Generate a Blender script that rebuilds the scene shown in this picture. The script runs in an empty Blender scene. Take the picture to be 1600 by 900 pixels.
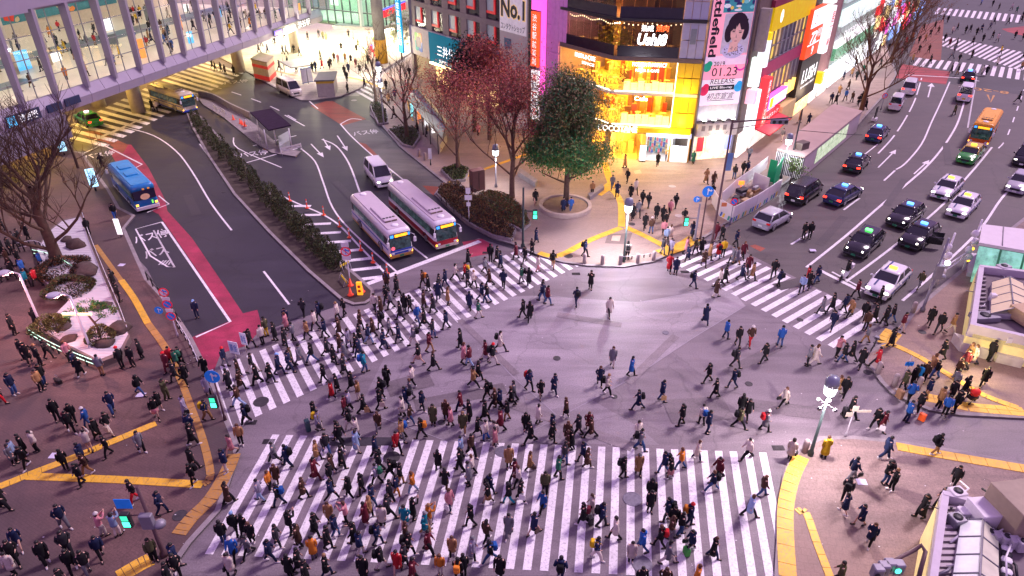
import bpy, bmesh, math, random
from mathutils import Vector, Matrix, noise
from mathutils.geometry import tessellate_polygon
random.seed(7)
R = math.radians
PI = math.pi
sc = bpy.context.scene
col = sc.collection
# ------------------------------------------------------------------ camera
CH, PITCH, FPX = 28.5, R(30.8), 1056.0
cam = bpy.data.objects.new('camera', bpy.data.cameras.new('camera'))
col.objects.link(cam)
cam.location = (0, 0, CH)
cam.rotation_euler = (PI/2 - PITCH, 0, 0)
cam.data.sensor_width = 36
cam.data.lens = 36*FPX/1600
cam.data.clip_end = 2000
sc.camera = cam
# ------------------------------------------------------------------ night sky + soft city glow
w = bpy.data.worlds.new('World'); sc.world = w; w.use_nodes = True
nt = w.node_tree; nt.nodes.clear()
sky = nt.nodes.new('ShaderNodeTexSky'); sky.sky_type = 'NISHITA'; sky.sun_disc = False
SUN_EL, SUN_ROT = R(50), R(55)
sky.sun_elevation = R(1.0); sky.sun_rotation = SUN_ROT
tint = nt.nodes.new('ShaderNodeMixRGB'); tint.blend_type = 'ADD'; tint.inputs[0].default_value = 1
mul = nt.nodes.new('ShaderNodeMixRGB'); mul.blend_type = 'MULTIPLY'; mul.inputs[0].default_value = 1
mul.inputs[2].default_value = (.02, .016, .03, 1)
nt.links.new(sky.outputs[0], mul.inputs[1])
nt.links.new(mul.outputs[0], tint.inputs[1])
tint.inputs[2].default_value = (.45, .265, .62, 1)
bg = nt.nodes.new('ShaderNodeBackground'); bg.inputs[1].default_value = 1.0
nt.links.new(tint.outputs[0], bg.inputs[0])
wo = nt.nodes.new('ShaderNodeOutputWorld'); nt.links.new(bg.outputs[0], wo.inputs[0])
sd = bpy.data.lights.new('sun', 'SUN'); sd.energy = 3.0; sd.angle = R(11); sd.color = (1.0, .78, .89)
so = bpy.data.objects.new('sun', sd); col.objects.link(so)
so.rotation_euler = (PI/2 - SUN_EL, 0, -SUN_ROT + PI)
so.rotation_euler = Vector((-math.sin(SUN_ROT)*math.cos(SUN_EL), -math.cos(SUN_ROT)*math.cos(SUN_EL), -math.sin(SUN_EL))).to_track_quat('-Z', 'Y').to_euler()
sc.view_settings.view_transform = 'Standard'
sc.view_settings.look = 'None'
sc.view_settings.exposure = .18
sc.view_settings.gamma = 1
sc.render.engine = 'CYCLES'
try:
    sc.cycles.max_bounces = 6; sc.cycles.transparent_max_bounces = 12; sc.cycles.diffuse_bounces = 3
    sc.cycles.glossy_bounces = 3; sc.cycles.caustics_reflective = False; sc.cycles.caustics_refractive = False
    sc.cycles.sample_clamp_indirect = 4
except Exception:
    pass

def lamp(name, loc, power, color=(1, 1, 1), size=.3, kind='POINT', rot=None, spot=None, parent=None, sx=None, sy=None):
    d = bpy.data.lights.new(name, kind); d.energy = power; d.color = color
    if kind == 'AREA':
        d.shape = 'RECTANGLE'; d.size = sx or size; d.size_y = sy or size
    else:
        d.shadow_soft_size = size
    if kind == 'SPOT' and spot: d.spot_size = spot; d.spot_blend = .6
    o = bpy.data.objects.new(name, d); col.objects.link(o); o.location = loc
    if rot: o.rotation_euler = rot
    if parent: link_parent(o, parent)
    return o
# ------------------------------------------------------------------ pixel (1600x900) -> place
SN, CS = math.sin(PITCH), math.cos(PITCH)
def ray(px, py):
    u = (px-800)/FPX; v = (py-450)/FPX
    return Vector((u, CS - v*SN, -SN - v*CS))
def G(px, py, z=0.0):
    d = ray(px, py); t = (z-CH)/d.z
    return Vector((d.x*t, d.y*t, z))
def P(s):
    a = s.replace(',', ' ').split()
    return [(float(a[i]), float(a[i+1])) for i in range(0, len(a), 2)]
def GP(s, z=0.0):
    return [G(x, y, z) for x, y in P(s)]
class Plane:
    """vertical facade plane through two ground points; pixel -> (u, z)"""
    def __init__(s, a, b):
        s.o = Vector((a.x, a.y, 0)); d = Vector((b.x-a.x, b.y-a.y, 0)); s.L = d.length; s.d = d.normalized()
        s.n = Vector((s.d.y, -s.d.x, 0))
        if s.n.dot(-s.o) < 0: s.n = -s.n          # n looks towards the viewer
        s.rot = math.atan2(s.d.y, s.d.x)
    def uv(s, px, py, off=0.0):
        d = ray(px, py); c = Vector((0, 0, CH)); o = s.o + s.n*off
        t = (o-c).dot(s.n)/d.dot(s.n); p = c + d*t
        return ((p-s.o).dot(s.d), p.z)
    def pt(s, u, z, off=0.0):
        q = s.o + s.d*u + s.n*off; return Vector((q.x, q.y, z))
# ------------------------------------------------------------------ materials
def lin(h):
    r = [int(h[i:i+2], 16)/255 for i in (0, 2, 4)]
    return tuple(c/12.92 if c <= .04045 else ((c+.055)/1.055)**2.4 for c in r)
MATS = {}
def mat(name, c=(.5, .5, .5), rough=.7, metal=0, var=.12, scale=2.0, emit=0, ec=None, objcol=False, bump=0, spec=.4, scale2=None, var2=0, coat=0, alpha=None, bscale=None):
    if name in MATS: return MATS[name]
    if isinstance(c, str): c = lin(c)
    m = bpy.data.materials.new(name); m.use_nodes = True
    n = m.node_tree.nodes; l = m.node_tree.links; b = n['Principled BSDF']
    b.inputs['Roughness'].default_value = rough; b.inputs['Metallic'].default_value = metal
    b.inputs['Specular IOR Level'].default_value = spec
    if coat: b.inputs['Coat Weight'].default_value = coat; b.inputs['Coat Roughness'].default_value = .08
    tc = n.new('ShaderNodeTexCoord')
    src = None
    if objcol:
        oi = n.new('ShaderNodeObjectInfo'); src = oi.outputs['Color']
    else:
        rg = n.new('ShaderNodeRGB'); rg.outputs[0].default_value = (*c, 1); src = rg.outputs[0]
    def vary(src, sc_, v, det=4):
        nz = n.new('ShaderNodeTexNoise'); nz.inputs['Scale'].default_value = sc_; nz.inputs['Detail'].default_value = det
        nz.inputs['Roughness'].default_value = .62
        l.new(tc.outputs['Object'], nz.inputs['Vector'])
        mr = n.new('ShaderNodeMapRange'); mr.inputs['From Min'].default_value = .28; mr.inputs['From Max'].default_value = .72
        mr.inputs['To Min'].default_value = 1-v; mr.inputs['To Max'].default_value = 1+v
        l.new(nz.outputs['Fac'], mr.inputs['Value'])
        mx = n.new('ShaderNodeVectorMath'); mx.operation = 'SCALE'
        l.new(src, mx.inputs[0]); l.new(mr.outputs[0], mx.inputs['Scale'])
        return mx.outputs[0]
    if var: src = vary(src, scale, var)
    if var2: src = vary(src, scale2 or scale*8, var2, 6)
    l.new(src, b.inputs['Base Color'])
    if emit:
        if ec is not None:
            b.inputs['Emission Color'].default_value = (*(lin(ec) if isinstance(ec, str) else ec), 1)
        else: l.new(src, b.inputs['Emission Color'])
        b.inputs['Emission Strength'].default_value = emit
    if bump:
        nz = n.new('ShaderNodeTexNoise'); nz.inputs['Scale'].default_value = bscale or scale*12; nz.inputs['Detail'].default_value = 3
        l.new(tc.outputs['Object'], nz.inputs['Vector'])
        bp = n.new('ShaderNodeBump'); bp.inputs['Strength'].default_value = bump; bp.inputs['Distance'].default_value = .03
        l.new(nz.outputs['Fac'], bp.inputs['Height']); l.new(bp.outputs[0], b.inputs['Normal'])
    MATS[name] = m
    return m
def glass(name, c=(.8, .9, .95), refl=.12, dark=0.0, rough=.03):
    """thin window pane: see-through with a soft reflection"""
    if name in MATS: return MATS[name]
    m = bpy.data.materials.new(name); m.use_nodes = True
    n = m.node_tree.nodes; l = m.node_tree.links; n.clear()
    t = n.new('ShaderNodeBsdfTransparent'); t.inputs[0].default_value = (*c, 1)
    g = n.new('ShaderNodeBsdfGlossy'); g.inputs['Roughness'].default_value = rough; g.inputs[0].default_value = (.9, .9, .95, 1)
    mx = n.new('ShaderNodeMixShader'); lw = n.new('ShaderNodeLayerWeight'); fr = n.new('ShaderNodeMath'); fr.operation = 'POWER'; fr.inputs[1].default_value = 5; l.new(lw.outputs['Facing'], fr.inputs[0])
    ad = n.new('ShaderNodeMath'); ad.operation = 'MULTIPLY_ADD'; ad.inputs[1].default_value = .6; ad.inputs[2].default_value = refl; ad.use_clamp = True
    l.new(fr.outputs[0], ad.inputs[0]); l.new(ad.outputs[0], mx.inputs[0])
    l.new(t.outputs[0], mx.inputs[1]); l.new(g.outputs[0], mx.inputs[2])
    o = n.new('ShaderNodeOutputMaterial'); l.new(mx.outputs[0], o.inputs[0])
    MATS[name] = m
    return m
def glow(name, c, s=1.0, var=.0, scale=3):
    return mat(name, c, .5, emit=s, var=var, scale=scale, spec=.2)
# ------------------------------------------------------------------ mesh builder
class MB:
    def __init__(s): s.v = []; s.f = []; s.m = []; s.sm = []
    def add(s, vs, fs, mi=0, smooth=False):
        k = len(s.v); s.v += [tuple(p) for p in vs]
        for f in fs: s.f.append([i+k for i in f]); s.m.append(mi); s.sm.append(smooth)
        return s
    def box(s, a, b, mi=0, T=None):
        (x0, y0, z0), (x1, y1, z1) = a, b
        v = [Vector(q) for q in ((x0, y0, z0), (x1, y0, z0), (x1, y1, z0), (x0, y1, z0), (x0, y0, z1), (x1, y0, z1), (x1, y1, z1), (x0, y1, z1))]
        if T is not None: v = [T @ q for q in v]
        return s.add(v, [(0, 3, 2, 1), (4, 5, 6, 7), (0, 1, 5, 4), (1, 2, 6, 5), (2, 3, 7, 6), (3, 0, 4, 7)], mi)
    def cbox(s, c, d, mi=0, T=None):
        return s.box([c[i]-d[i]/2 for i in range(3)], [c[i]+d[i]/2 for i in range(3)], mi, T)
    def rbox(s, a, b, r=.05, mi=0, T=None, seg=2):
        """box with rounded vertical corners and a chamfered top"""
        (x0, y0, z0), (x1, y1, z1) = a, b
        def ring(ins, z):
            o = []
            for cx, cy, a0 in ((x1-r, y1-r, 0), (x0+r, y1-r, 90), (x0+r, y0+r, 180), (x1-r, y0+r, 270)):
                for i in range(seg+1):
                    q = R(a0+90*i/seg); rr = r-ins
                    o.append(Vector((cx+rr*math.cos(q), cy+rr*math.sin(q), z)))
            return o
        c = min(r*.6, (z1-z0)*.3)
        return s.loft([ring(0, z0), ring(0, z1-c), ring(c, z1)], mi, T=T, cap=True)
    def loft(s, rings, mi=0, T=None, cap=True, closed=True, smooth=False, flip=False):
        n = len(rings[0]); k = len(s.v)
        for r_ in rings:
            for p in r_: s.v.append(tuple((T @ Vector(p)) if T is not None else p))
        for j in range(len(rings)-1):
            for i in range(n if closed else n-1):
                a = k+j*n+i; b = k+j*n+(i+1) % n
                f = [a, b, b+n, a+n]
                s.f.append(f[::-1] if flip else f); s.m.append(mi); s.sm.append(smooth)
        if cap and closed:
            f0 = [k+i for i in range(n)][::-1]; f1 = [k+(len(rings)-1)*n+i for i in range(n)]
            for f in (f0, f1): s.f.append(f[::-1] if flip else f); s.m.append(mi); s.sm.append(False)
        return s
    def tube(s, pts, rad, n=6, mi=0, T=None, cap=True, smooth=True, flat=1.0):
        pts = [Vector(p) for p in pts]
        if not hasattr(rad, '__len__'): rad = [rad]*len(pts)
        rings = []; up = None
        for i, p in enumerate(pts):
            d = (pts[min(i+1, len(pts)-1)]-pts[max(i-1, 0)])
            if d.length < 1e-6: d = Vector((0, 0, 1))
            d.normalize()
            if up is None:
                up = Vector((0, 0, 1)) if abs(d.z) < .9 else Vector((0, 1, 0))
            x = up.cross(d)
            if x.length < 1e-4: x = Vector((1, 0, 0)).cross(d)
            x.normalize(); y = d.cross(x); up = y
            rings.append([p + x*rad[i]*math.cos(2*PI*k/n) + y*rad[i]*flat*math.sin(2*PI*k/n) for k in range(n)])
        return s.loft(rings, mi, T, cap, smooth=smooth)
    def lathe(s, prof, n=12, mi=0, T=None, smooth=True, c=(0, 0)):
        return s.loft([[Vector((c[0]+r_*math.cos(2*PI*k/n), c[1]+r_*math.sin(2*PI*k/n), z)) for k in range(n)] for r_, z in prof], mi, T, True, smooth=smooth)
    def ell(s, c, r_, n=8, m=5, mi=0, T=None):
        rings = []
        for j in range(m+1):
            a = PI*j/m; q = max(math.sin(a), .02)
            rings.append([Vector((c[0]+r_[0]*q*math.cos(2*PI*k/n), c[1]+r_[1]*q*math.sin(2*PI*k/n), c[2]-r_[2]*math.cos(a))) for k in range(n)])
        return s.loft(rings, mi, T, True, smooth=True)
    def poly(s, pts, mi=0):
        k = len(s.v); s.v += [tuple(p) for p in pts]
        ar = sum(pts[i][0]*pts[(i+1) % len(pts)][1]-pts[(i+1) % len(pts)][0]*pts[i][1] for i in range(len(pts)))
        f = list(range(k, k+len(pts)))
        if ar < 0: f.reverse()
        s.f.append(f); s.m.append(mi); s.sm.append(False); return s
    def prism(s, pts, z0, z1, mi=0, side=None):
        pts = [Vector((p[0], p[1], 0)) for p in pts]
        ar = sum(pts[i].x*pts[(i+1) % len(pts)].y-pts[(i+1) % len(pts)].x*pts[i].y for i in range(len(pts)))
        if ar < 0: pts.reverse()
        n = len(pts); k = len(s.v)
        s.v += [(p.x, p.y, z0) for p in pts] + [(p.x, p.y, z1) for p in pts]
        for i in range(n):
            j = (i+1) % n
            s.f.append([k+i, k+j, k+n+j, k+n+i]); s.m.append(mi if side is None else side); s.sm.append(False)
        s.f.append(list(range(k+n, k+2*n))); s.m.append(mi); s.sm.append(False)
        s.f.append(list(range(k, k+n))[::-1]); s.m.append(mi); s.sm.append(False)
        return s
    def quad(s, a, b, c, d, mi=0): return s.add([a, b, c, d], [(0, 1, 2, 3)], mi)
    def mesh(s, name, mats):
        me = bpy.data.meshes.new(name); me.from_pydata(s.v, [], s.f)
        for m in (mats if isinstance(mats, (list, tuple)) else [mats]): me.materials.append(m)
        me.polygons.foreach_set('material_index', s.m)
        me.polygons.foreach_set('use_smooth', s.sm)
        me.update(); return me
def link_parent(o, p):
    o.parent = p
def obj(name, mb, mats, parent=None, loc=None, rotz=None, label=None):
    me = mb if isinstance(mb, bpy.types.Mesh) else mb.mesh(name, mats)
    o = bpy.data.objects.new(name, me); col.objects.link(o)
    if parent is not None: o.parent = parent
    if loc is not None: o.location = loc
    if rotz is not None: o.rotation_euler[2] = rotz
    if label: o['label'] = label
    return o
def tag(o, label, cat, group=None, kind=None):
    o['label'] = label; o['category'] = cat
    if group: o['group'] = group
    if kind: o['kind'] = kind
    return o
def thing(name, label, cat, loc=(0, 0, 0), rotz=0, group=None):
    o = bpy.data.objects.new(name, None); col.objects.link(o); o.empty_display_size = .3
    o.location = loc; o.rotation_euler[2] = rotz
    return tag(o, label, cat, group)
def struct(name, mb, mats, parent=None, kind='structure'):
    o = obj(name, mb, mats, parent); o['kind'] = kind; return o
def copytree(o, parent=None, loc=None, rotz=None, label=None, color=None):
    c = o.copy(); col.objects.link(c)
    if parent is not None: c.parent = parent
    if loc is not None: c.location = loc
    if rotz is not None: c.rotation_euler[2] = rotz
    if label: c['label'] = label
    for ch in KIDS.get(o.name, list(o.children)):
        copytree(ch, c)
    return c
KIDS = {}
ORD = 'first second third fourth fifth sixth seventh eighth ninth tenth eleventh twelfth thirteenth fourteenth fifteenth sixteenth seventeenth eighteenth nineteenth twentieth twenty-first twenty-second twenty-third twenty-fourth twenty-fifth twenty-sixth twenty-seventh twenty-eighth twenty-ninth thirtieth thirty-first thirty-second thirty-third thirty-fourth'.split()
def worldT(loc, rotz): return Matrix.Translation(Vector(loc)) @ Matrix.Rotation(rotz, 4, 'Z')
# text as real flat lettering (mesh), built in a local frame: x right, y up
_fc = {}
def text_mesh(s, size=1.0, extrude=.0, align='CENTER', bold=0, spacing=1.0, shear=0):
    key = (s, size, extrude, align, bold, spacing, shear)
    if key in _fc: return _fc[key]
    cu = bpy.data.curves.new('lettering', 'FONT'); cu.body = s; cu.size = size; cu.extrude = extrude; cu.align_x = align; cu.align_y = 'CENTER'
    cu.resolution_u = 2; cu.offset = bold; cu.space_character = spacing; cu.shear = shear
    o = bpy.data.objects.new('lettering', cu); col.objects.link(o)
    bpy.context.view_layer.update()
    me = bpy.data.meshes.new_from_object(o.evaluated_get(bpy.context.evaluated_depsgraph_get()))
    bpy.data.objects.remove(o); bpy.data.curves.remove(cu)
    _fc[key] = me; return me
def lettering(s, m, parent, M4, size=1.0, w=None, h=None, name='lettering', **k):
    me = text_mesh(s, size, **k).copy(); me.materials.clear(); me.materials.append(m)
    if len(me.vertices) and (w or h):
        xs = [v.co.x for v in me.vertices]; ys = [v.co.y for v in me.vertices]
        cx, cy = (min(xs)+max(xs))/2, (min(ys)+max(ys))/2
        sx = (w/(max(xs)-min(xs))) if w else 1; sy = (h/(max(ys)-min(ys))) if h else sx
        if not w: sx = sy
        for v in me.vertices: v.co.x = (v.co.x-cx)*sx; v.co.y = (v.co.y-cy)*sy
    me.transform(M4); me.update()
    return obj(name, me, None, parent)
# ------------------------------------------------------------------ ground, roads, pavements
def surf(name, base, var=.12, scale=.15, var2=.28, scale2=12, rough=.75, bump=.15, tint=None, tscale=.05, bricks=None, spec=.35):
    """street surface: big soft patches, fine grain, optional joints"""
    m = mat(name, base, rough, var=var, scale=scale, var2=var2, scale2=scale2, bump=bump, bscale=14, spec=spec)
    n = m.node_tree.nodes; l = m.node_tree.links; b = n['Principled BSDF']
    src = b.inputs['Base Color'].links[0].from_socket
    tc = [x for x in n if x.type == 'TEX_COORD'][0]
    # streaks (tyre wear, stains) of limited contrast
    wv = n.new('ShaderNodeTexNoise'); wv.inputs['Scale'].default_value = .6; wv.inputs['Detail'].default_value = 7; wv.inputs['Distortion'].default_value = .8
    mp = n.new('ShaderNodeMapping'); mp.inputs['Rotation'].default_value = (0, 0, .55); mp.inputs['Scale'].default_value = (.25, 1.6, 1)
    l.new(tc.outputs['Object'], mp.inputs[0]); l.new(mp.outputs[0], wv.inputs['Vector'])
    mr = n.new('ShaderNodeMapRange'); mr.inputs['From Min'].default_value = .35; mr.inputs['From Max'].default_value = .7
    mr.inputs['To Min'].default_value = .80; mr.inputs['To Max'].default_value = 1.17
    l.new(wv.outputs['Fac'], mr.inputs['Value'])
    mx = n.new('ShaderNodeVectorMath'); mx.operation = 'SCALE'; l.new(src, mx.inputs[0]); l.new(mr.outputs[0], mx.inputs['Scale'])
    out = mx.outputs[0]
    # fine cracks
    vo = n.new('ShaderNodeTexVoronoi'); vo.feature = 'DISTANCE_TO_EDGE'; vo.inputs['Scale'].default_value = .16
    wn = n.new('ShaderNodeTexNoise'); wn.inputs['Scale'].default_value = .9; wn.inputs['Detail'].default_value = 5
    wa = n.new('ShaderNodeVectorMath'); wa.operation = 'MULTIPLY_ADD'; wa.inputs[1].default_value = (1.6, 1.6, 0)
    l.new(tc.outputs['Object'], wn.inputs['Vector']); l.new(wn.outputs['Color'], wa.inputs[0]); l.new(tc.outputs['Object'], wa.inputs[2]); l.new(wa.outputs[0], vo.inputs['Vector'])
    cm = n.new('ShaderNodeMapRange'); cm.inputs['From Min'].default_value = .0; cm.inputs['From Max'].default_value = .012; cm.inputs['To Min'].default_value = .78; cm.inputs['To Max'].default_value = 1
    l.new(vo.outputs['Distance'], cm.inputs['Value'])
    mk = n.new('ShaderNodeVectorMath'); mk.operation = 'SCALE'; l.new(out, mk.inputs[0]); l.new(cm.outputs[0], mk.inputs['Scale']); out = mk.outputs[0]
    if tint:
        nz = n.new('ShaderNodeTexNoise'); nz.inputs['Scale'].default_value = tscale; nz.inputs['Detail'].default_value = 3
        l.new(tc.outputs['Object'], nz.inputs['Vector'])
        cr = n.new('ShaderNodeMapRange'); cr.inputs['From Min'].default_value = .42; cr.inputs['From Max'].default_value = .62
        l.new(nz.outputs['Fac'], cr.inputs['Value'])
        mc = n.new('ShaderNodeMixRGB'); mc.inputs[2].default_value = (*tint, 1)
        l.new(cr.outputs[0], mc.inputs[0]); l.new(out, mc.inputs[1]); out = mc.outputs[0]
    if bricks:
        br = n.new('ShaderNodeTexBrick'); br.inputs['Scale'].default_value = 1; br.inputs['Mortar Size'].default_value = .012
        br.inputs['Brick Width'].default_value = bricks[0]; br.inputs['Row Height'].default_value = bricks[1]
        br.inputs['Color1'].default_value = (1, 1, 1, 1); br.inputs['Color2'].default_value = (.93, .93, .93, 1); br.inputs['Mortar'].default_value = (.80, .80, .80, 1)
        mb_ = n.new('ShaderNodeMapping'); mb_.inputs['Rotation'].default_value = (0, 0, bricks[2])
        l.new(tc.outputs['Object'], mb_.inputs[0]); l.new(mb_.outputs[0], br.inputs['Vector'])
        mm = n.new('ShaderNodeMixRGB'); mm.blend_type = 'MULTIPLY'; mm.inputs[0].default_value = 1
        l.new(out, mm.inputs[1]); l.new(br.outputs[0], mm.inputs[2]); out = mm.outputs[0]
    l.new(out, b.inputs['Base Color'])
    rv = n.new('ShaderNodeMapRange'); rv.inputs['To Min'].default_value = max(.2, rough-.18); rv.inputs['To Max'].default_value = min(1, rough+.12)
    l.new(wv.outputs['Fac'], rv.inputs['Value']); l.new(rv.outputs[0], b.inputs['Roughness'])
    return m
A_GROUND = surf('asphalt', (.085, .078, .085))
A_BUS = surf('asphalt_dark', (.036, .032, .045), rough=.62)  # dark asphalt, base lowered further for the weaker light on the left
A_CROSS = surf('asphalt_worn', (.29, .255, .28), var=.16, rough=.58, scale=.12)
A_CROSS2 = surf('asphalt_crossing', (.19, .16, .178), var=.14, rough=.6)
A_RIGHT = surf('asphalt_brown', (.092, .078, .078), rough=.62)
A_LOT = surf('asphalt_grey', (.12, .115, .11))
PAVE_L = surf('paving_brick_red', (.135, .078, .072), var=.2, scale=.25, tint=(.082, .058, .062), tscale=.09, bricks=(.3, .15, .5))  # red brick, base also darkened and reddened for the dim reddish light
PAVE_F = surf('paving_pale', (.34, .25, .205), var=.12, bricks=(.6, .3, -.5), tint=(.30, .235, .21))
PAVE_R = surf('paving_grey', (.255, .185, .165), var=.14, bricks=(.45, .45, .2), tint=(.30, .20, .155))
PAVE_S = surf('paving_concourse', (.48, .44, .36), var=.08, bricks=(.6, .6, .3))
KERB = mat('kerb_stone', (.26, .23, .235), .8, var=.2, scale=1.5, var2=.1)
RED = surf('red_lane', (.33, .03, .075), var=.3, scale=.5, rough=.6)
RED2 = surf('red_lane_brown', (.27, .075, .05), var=.14)
def paint(name, c, wear=.5):
    m = mat(name, c, .55, var=.10, scale=.35, var2=.12, scale2=1.7)
    n = m.node_tree.nodes; l = m.node_tree.links; b = n['Principled BSDF']; src = b.inputs['Base Color'].links[0].from_socket
    tc = [x for x in n if x.type == 'TEX_COORD'][0]
    nz = n.new('ShaderNodeTexNoise'); nz.inputs['Scale'].default_value = 7; nz.inputs['Detail'].default_value = 8; nz.inputs['Roughness'].default_value = .75
    l.new(tc.outputs['Object'], nz.inputs['Vector'])
    mr = n.new('ShaderNodeMapRange'); mr.inputs['From Min'].default_value = .36; mr.inputs['From Max'].default_value = .50
    mr.inputs['To Min'].default_value = wear; mr.inputs['To Max'].default_value = 0
    l.new(nz.outputs['Fac'], mr.inputs['Value'])
    mc = n.new('ShaderNodeMixRGB'); mc.inputs[2].default_value = (.16, .15, .16, 1)
    l.new(mr.outputs[0], mc.inputs[0]); l.new(src, mc.inputs[1]); l.new(mc.outputs[0], b.inputs['Base Color'])
    return m
WHITE = paint('road_paint_white', (.78, .76, .78), .55)
WHITE2 = paint('road_paint_worn', (.55, .53, .55), .8)
YELLOW = paint('tactile_yellow', (.72, .42, .03), .5)
YELLOW2 = paint('tactile_worn', (.42, .22, .05), .6)
ORANGE = paint('road_paint_orange', (.55, .26, .04), .7)

mb = MB(); mb.poly([(-700, -60, -.02), (700, -60, -.02), (700, 900, -.02), (-700, 900, -.02)])
struct('ground', mb, A_GROUND)
NZ = [0]
def sheet(name, s, m, z):
    NZ[0] += 1; z += NZ[0]*.00018
    b = MB(); b.poly(GP(s, z) if isinstance(s, str) else [Vector((p[0], p[1], z)) for p in s]); return struct(name, b, m)
Z0, Z1, Z2, Z3 = .0, .004, .008, .012
sheet('road', '-400,900 -200,500 60,150 330,60 700,60 1000,300 1330,60 1250,-60 1700,-60 1900,100 2000,500 2000,900', A_CROSS2, Z0)
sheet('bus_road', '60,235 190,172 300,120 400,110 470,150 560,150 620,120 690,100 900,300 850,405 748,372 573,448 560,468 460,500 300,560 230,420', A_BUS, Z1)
sheet('street', '1120,372 1400,512 1440,470 1800,180 1800,60 1500,50 1380,120', A_RIGHT, Z1)
sheet('far_crossing_road', '1400,118 1800,180 1800,-60 1440,-60 1380,60', surf('asphalt_far', (.07, .068, .075)), Z2)
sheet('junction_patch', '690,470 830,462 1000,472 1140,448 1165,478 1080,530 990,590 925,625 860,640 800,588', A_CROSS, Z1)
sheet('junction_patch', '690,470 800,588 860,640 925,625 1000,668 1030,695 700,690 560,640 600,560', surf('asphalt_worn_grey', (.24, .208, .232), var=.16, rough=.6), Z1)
sheet('bus_bay', '532,194 548,187 578,188 625,232 695,288 680,305 660,300 628,281 600,257 575,237 548,212', A_LOT, Z2)
# kerbed pavements
def slab(name, s, m, h=.13, kerb=.3, z=0):
    pts = GP(s) if isinstance(s, str) else s
    b = MB(); b.prism(pts, -.02, h, 0, 1)
    o = struct(name, b, [m, KERB])
    # kerb stones: a slightly proud band round the edge
    k = MB(); n = len(pts)
    ar = sum(pts[i].x*pts[(i+1) % n].y-pts[(i+1) % n].x*pts[i].y for i in range(n)); sg = 1 if ar > 0 else -1
    inn = []
    for i in range(n):
        a, c, d = pts[i-1], pts[i], pts[(i+1) % n]
        e1 = (c-a).normalized(); e2 = (d-c).normalized()
        nn = Vector((-(e1.y+e2.y), e1.x+e2.x, 0))
        nn = nn.normalized() if nn.length > 1e-3 else Vector((-e1.y, e1.x, 0))
        q = max(.35, nn.dot(Vector((-e1.y, e1.x, 0))))
        inn.append(c + nn*sg*kerb/q)
    for i in range(n):
        j = (i+1) % n
        a, c, d, e = pts[i], pts[j], inn[j], inn[i]
        if (a-c).length > 60: continue
        hh = h+.006
        k.add([(a.x, a.y, 0), (c.x, c.y, 0), (c.x, c.y, hh), (a.x, a.y, hh), (d.x, d.y, hh), (e.x, e.y, hh)], [(0, 1, 2, 3), (3, 2, 4, 5)])
    kb = obj('kerb', k, KERB, o)
    return o
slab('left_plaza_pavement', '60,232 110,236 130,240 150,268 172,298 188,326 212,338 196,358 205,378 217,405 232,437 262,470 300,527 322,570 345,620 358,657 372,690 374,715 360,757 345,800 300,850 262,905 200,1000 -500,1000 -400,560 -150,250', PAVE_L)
slab('right_front_pavement', '1206,1000 1209,900 1212,850 1215,790 1222,745 1235,712 1255,695 1280,684 1330,683 1400,690 1500,706 1600,726 1900,780 2100,1000', PAVE_R)
slab('station_side_pavement', '2000,700 1700,668 1600,656 1500,651 1450,643 1392,617 1374,598 1362,580 1348,566 1350,552 1385,535 1408,512 1425,486 1470,448 1512,413 1560,372 1620,325 1900,180', PAVE_R)
slab('corner_forecourt_pavement', '800,383 845,402 880,412 917,417 975,419 1020,411 1050,398 1082,385 1112,366 1142,346 1172,325 1212,300 1262,260 1332,206 1380,152 1402,118 1380,60 1300,20 900,100 640,90 598,116 590,130 585,150 578,180 595,196 625,231 693,286 678,305 700,326 730,353 770,374', PAVE_F)
slab('station_concourse_pavement', '60,130 330,84 395,118 430,138 470,158 490,158 532,152 562,140 592,116 640,85 700,40 500,-20 300,-20 -300,60', PAVE_S)
slab('bus_island', '305,148 330,152 372,176 405,200 440,232 470,238 462,246 425,240 395,222 350,185 318,165', KERB, kerb=.15)
slab('median_strip', '288,168 316,184 350,222 380,255 425,305 470,350 520,400 560,432 585,455 584,468 572,476 552,478 532,470 480,425 420,365 365,305 325,245 300,200', mat('soil', (.06, .045, .038), .95, var=.3, scale=2), kerb=.28)
# white and yellow paint
def stroke(b, pts, wdt, z, mi=0, dash=None):
    """a painted line of real width along ground points"""
    pts = [Vector((p.x, p.y, z)) for p in pts]
    def seg(a, c):
        d = (c-a); d.z = 0
        if d.length < 1e-4: return
        d.normalize(); nn = Vector((-d.y, d.x, 0))*wdt/2
        b.quad(a-nn, c-nn, c+nn, a+nn, mi)
    if not dash:
        L = []; n = len(pts)
        for i, p in enumerate(pts):
            d = (pts[min(i+1, n-1)]-pts[max(i-1, 0)]).normalized(); nn = Vector((-d.y, d.x, 0))*wdt/2
            L.append((p-nn, p+nn))
        for i in range(n-1): b.quad(L[i][0], L[i+1][0], L[i+1][1], L[i][1], mi)
        return b
    on, off = dash; pos = 0; acc = 0
    for a, c in zip(pts, pts[1:]):
        L = (c-a).length; t = 0
        while t < L:
            ph = (acc+t) % (on+off)
            if ph < on:
                e = min(L, t+on-ph); seg(a.lerp(c, t/L), a.lerp(c, e/L)); t = e+1e-4
            else: t += on+off-ph+1e-4
        acc += L
    return b
def smooth(pts, k=4):
    o = []
    n = len(pts)
    for i in range(n-1):
        p0, p1, p2, p3 = pts[max(i-1, 0)], pts[i], pts[i+1], pts[min(i+2, n-1)]
        for j in range(k):
            t = j/k
            o.append(.5*((2*p1)+(p2-p0)*t+(2*p0-5*p1+4*p2-p3)*t*t+(3*p1-p0-3*p2+p3)*t**3))
    o.append(pts[-1]); return o
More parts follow.
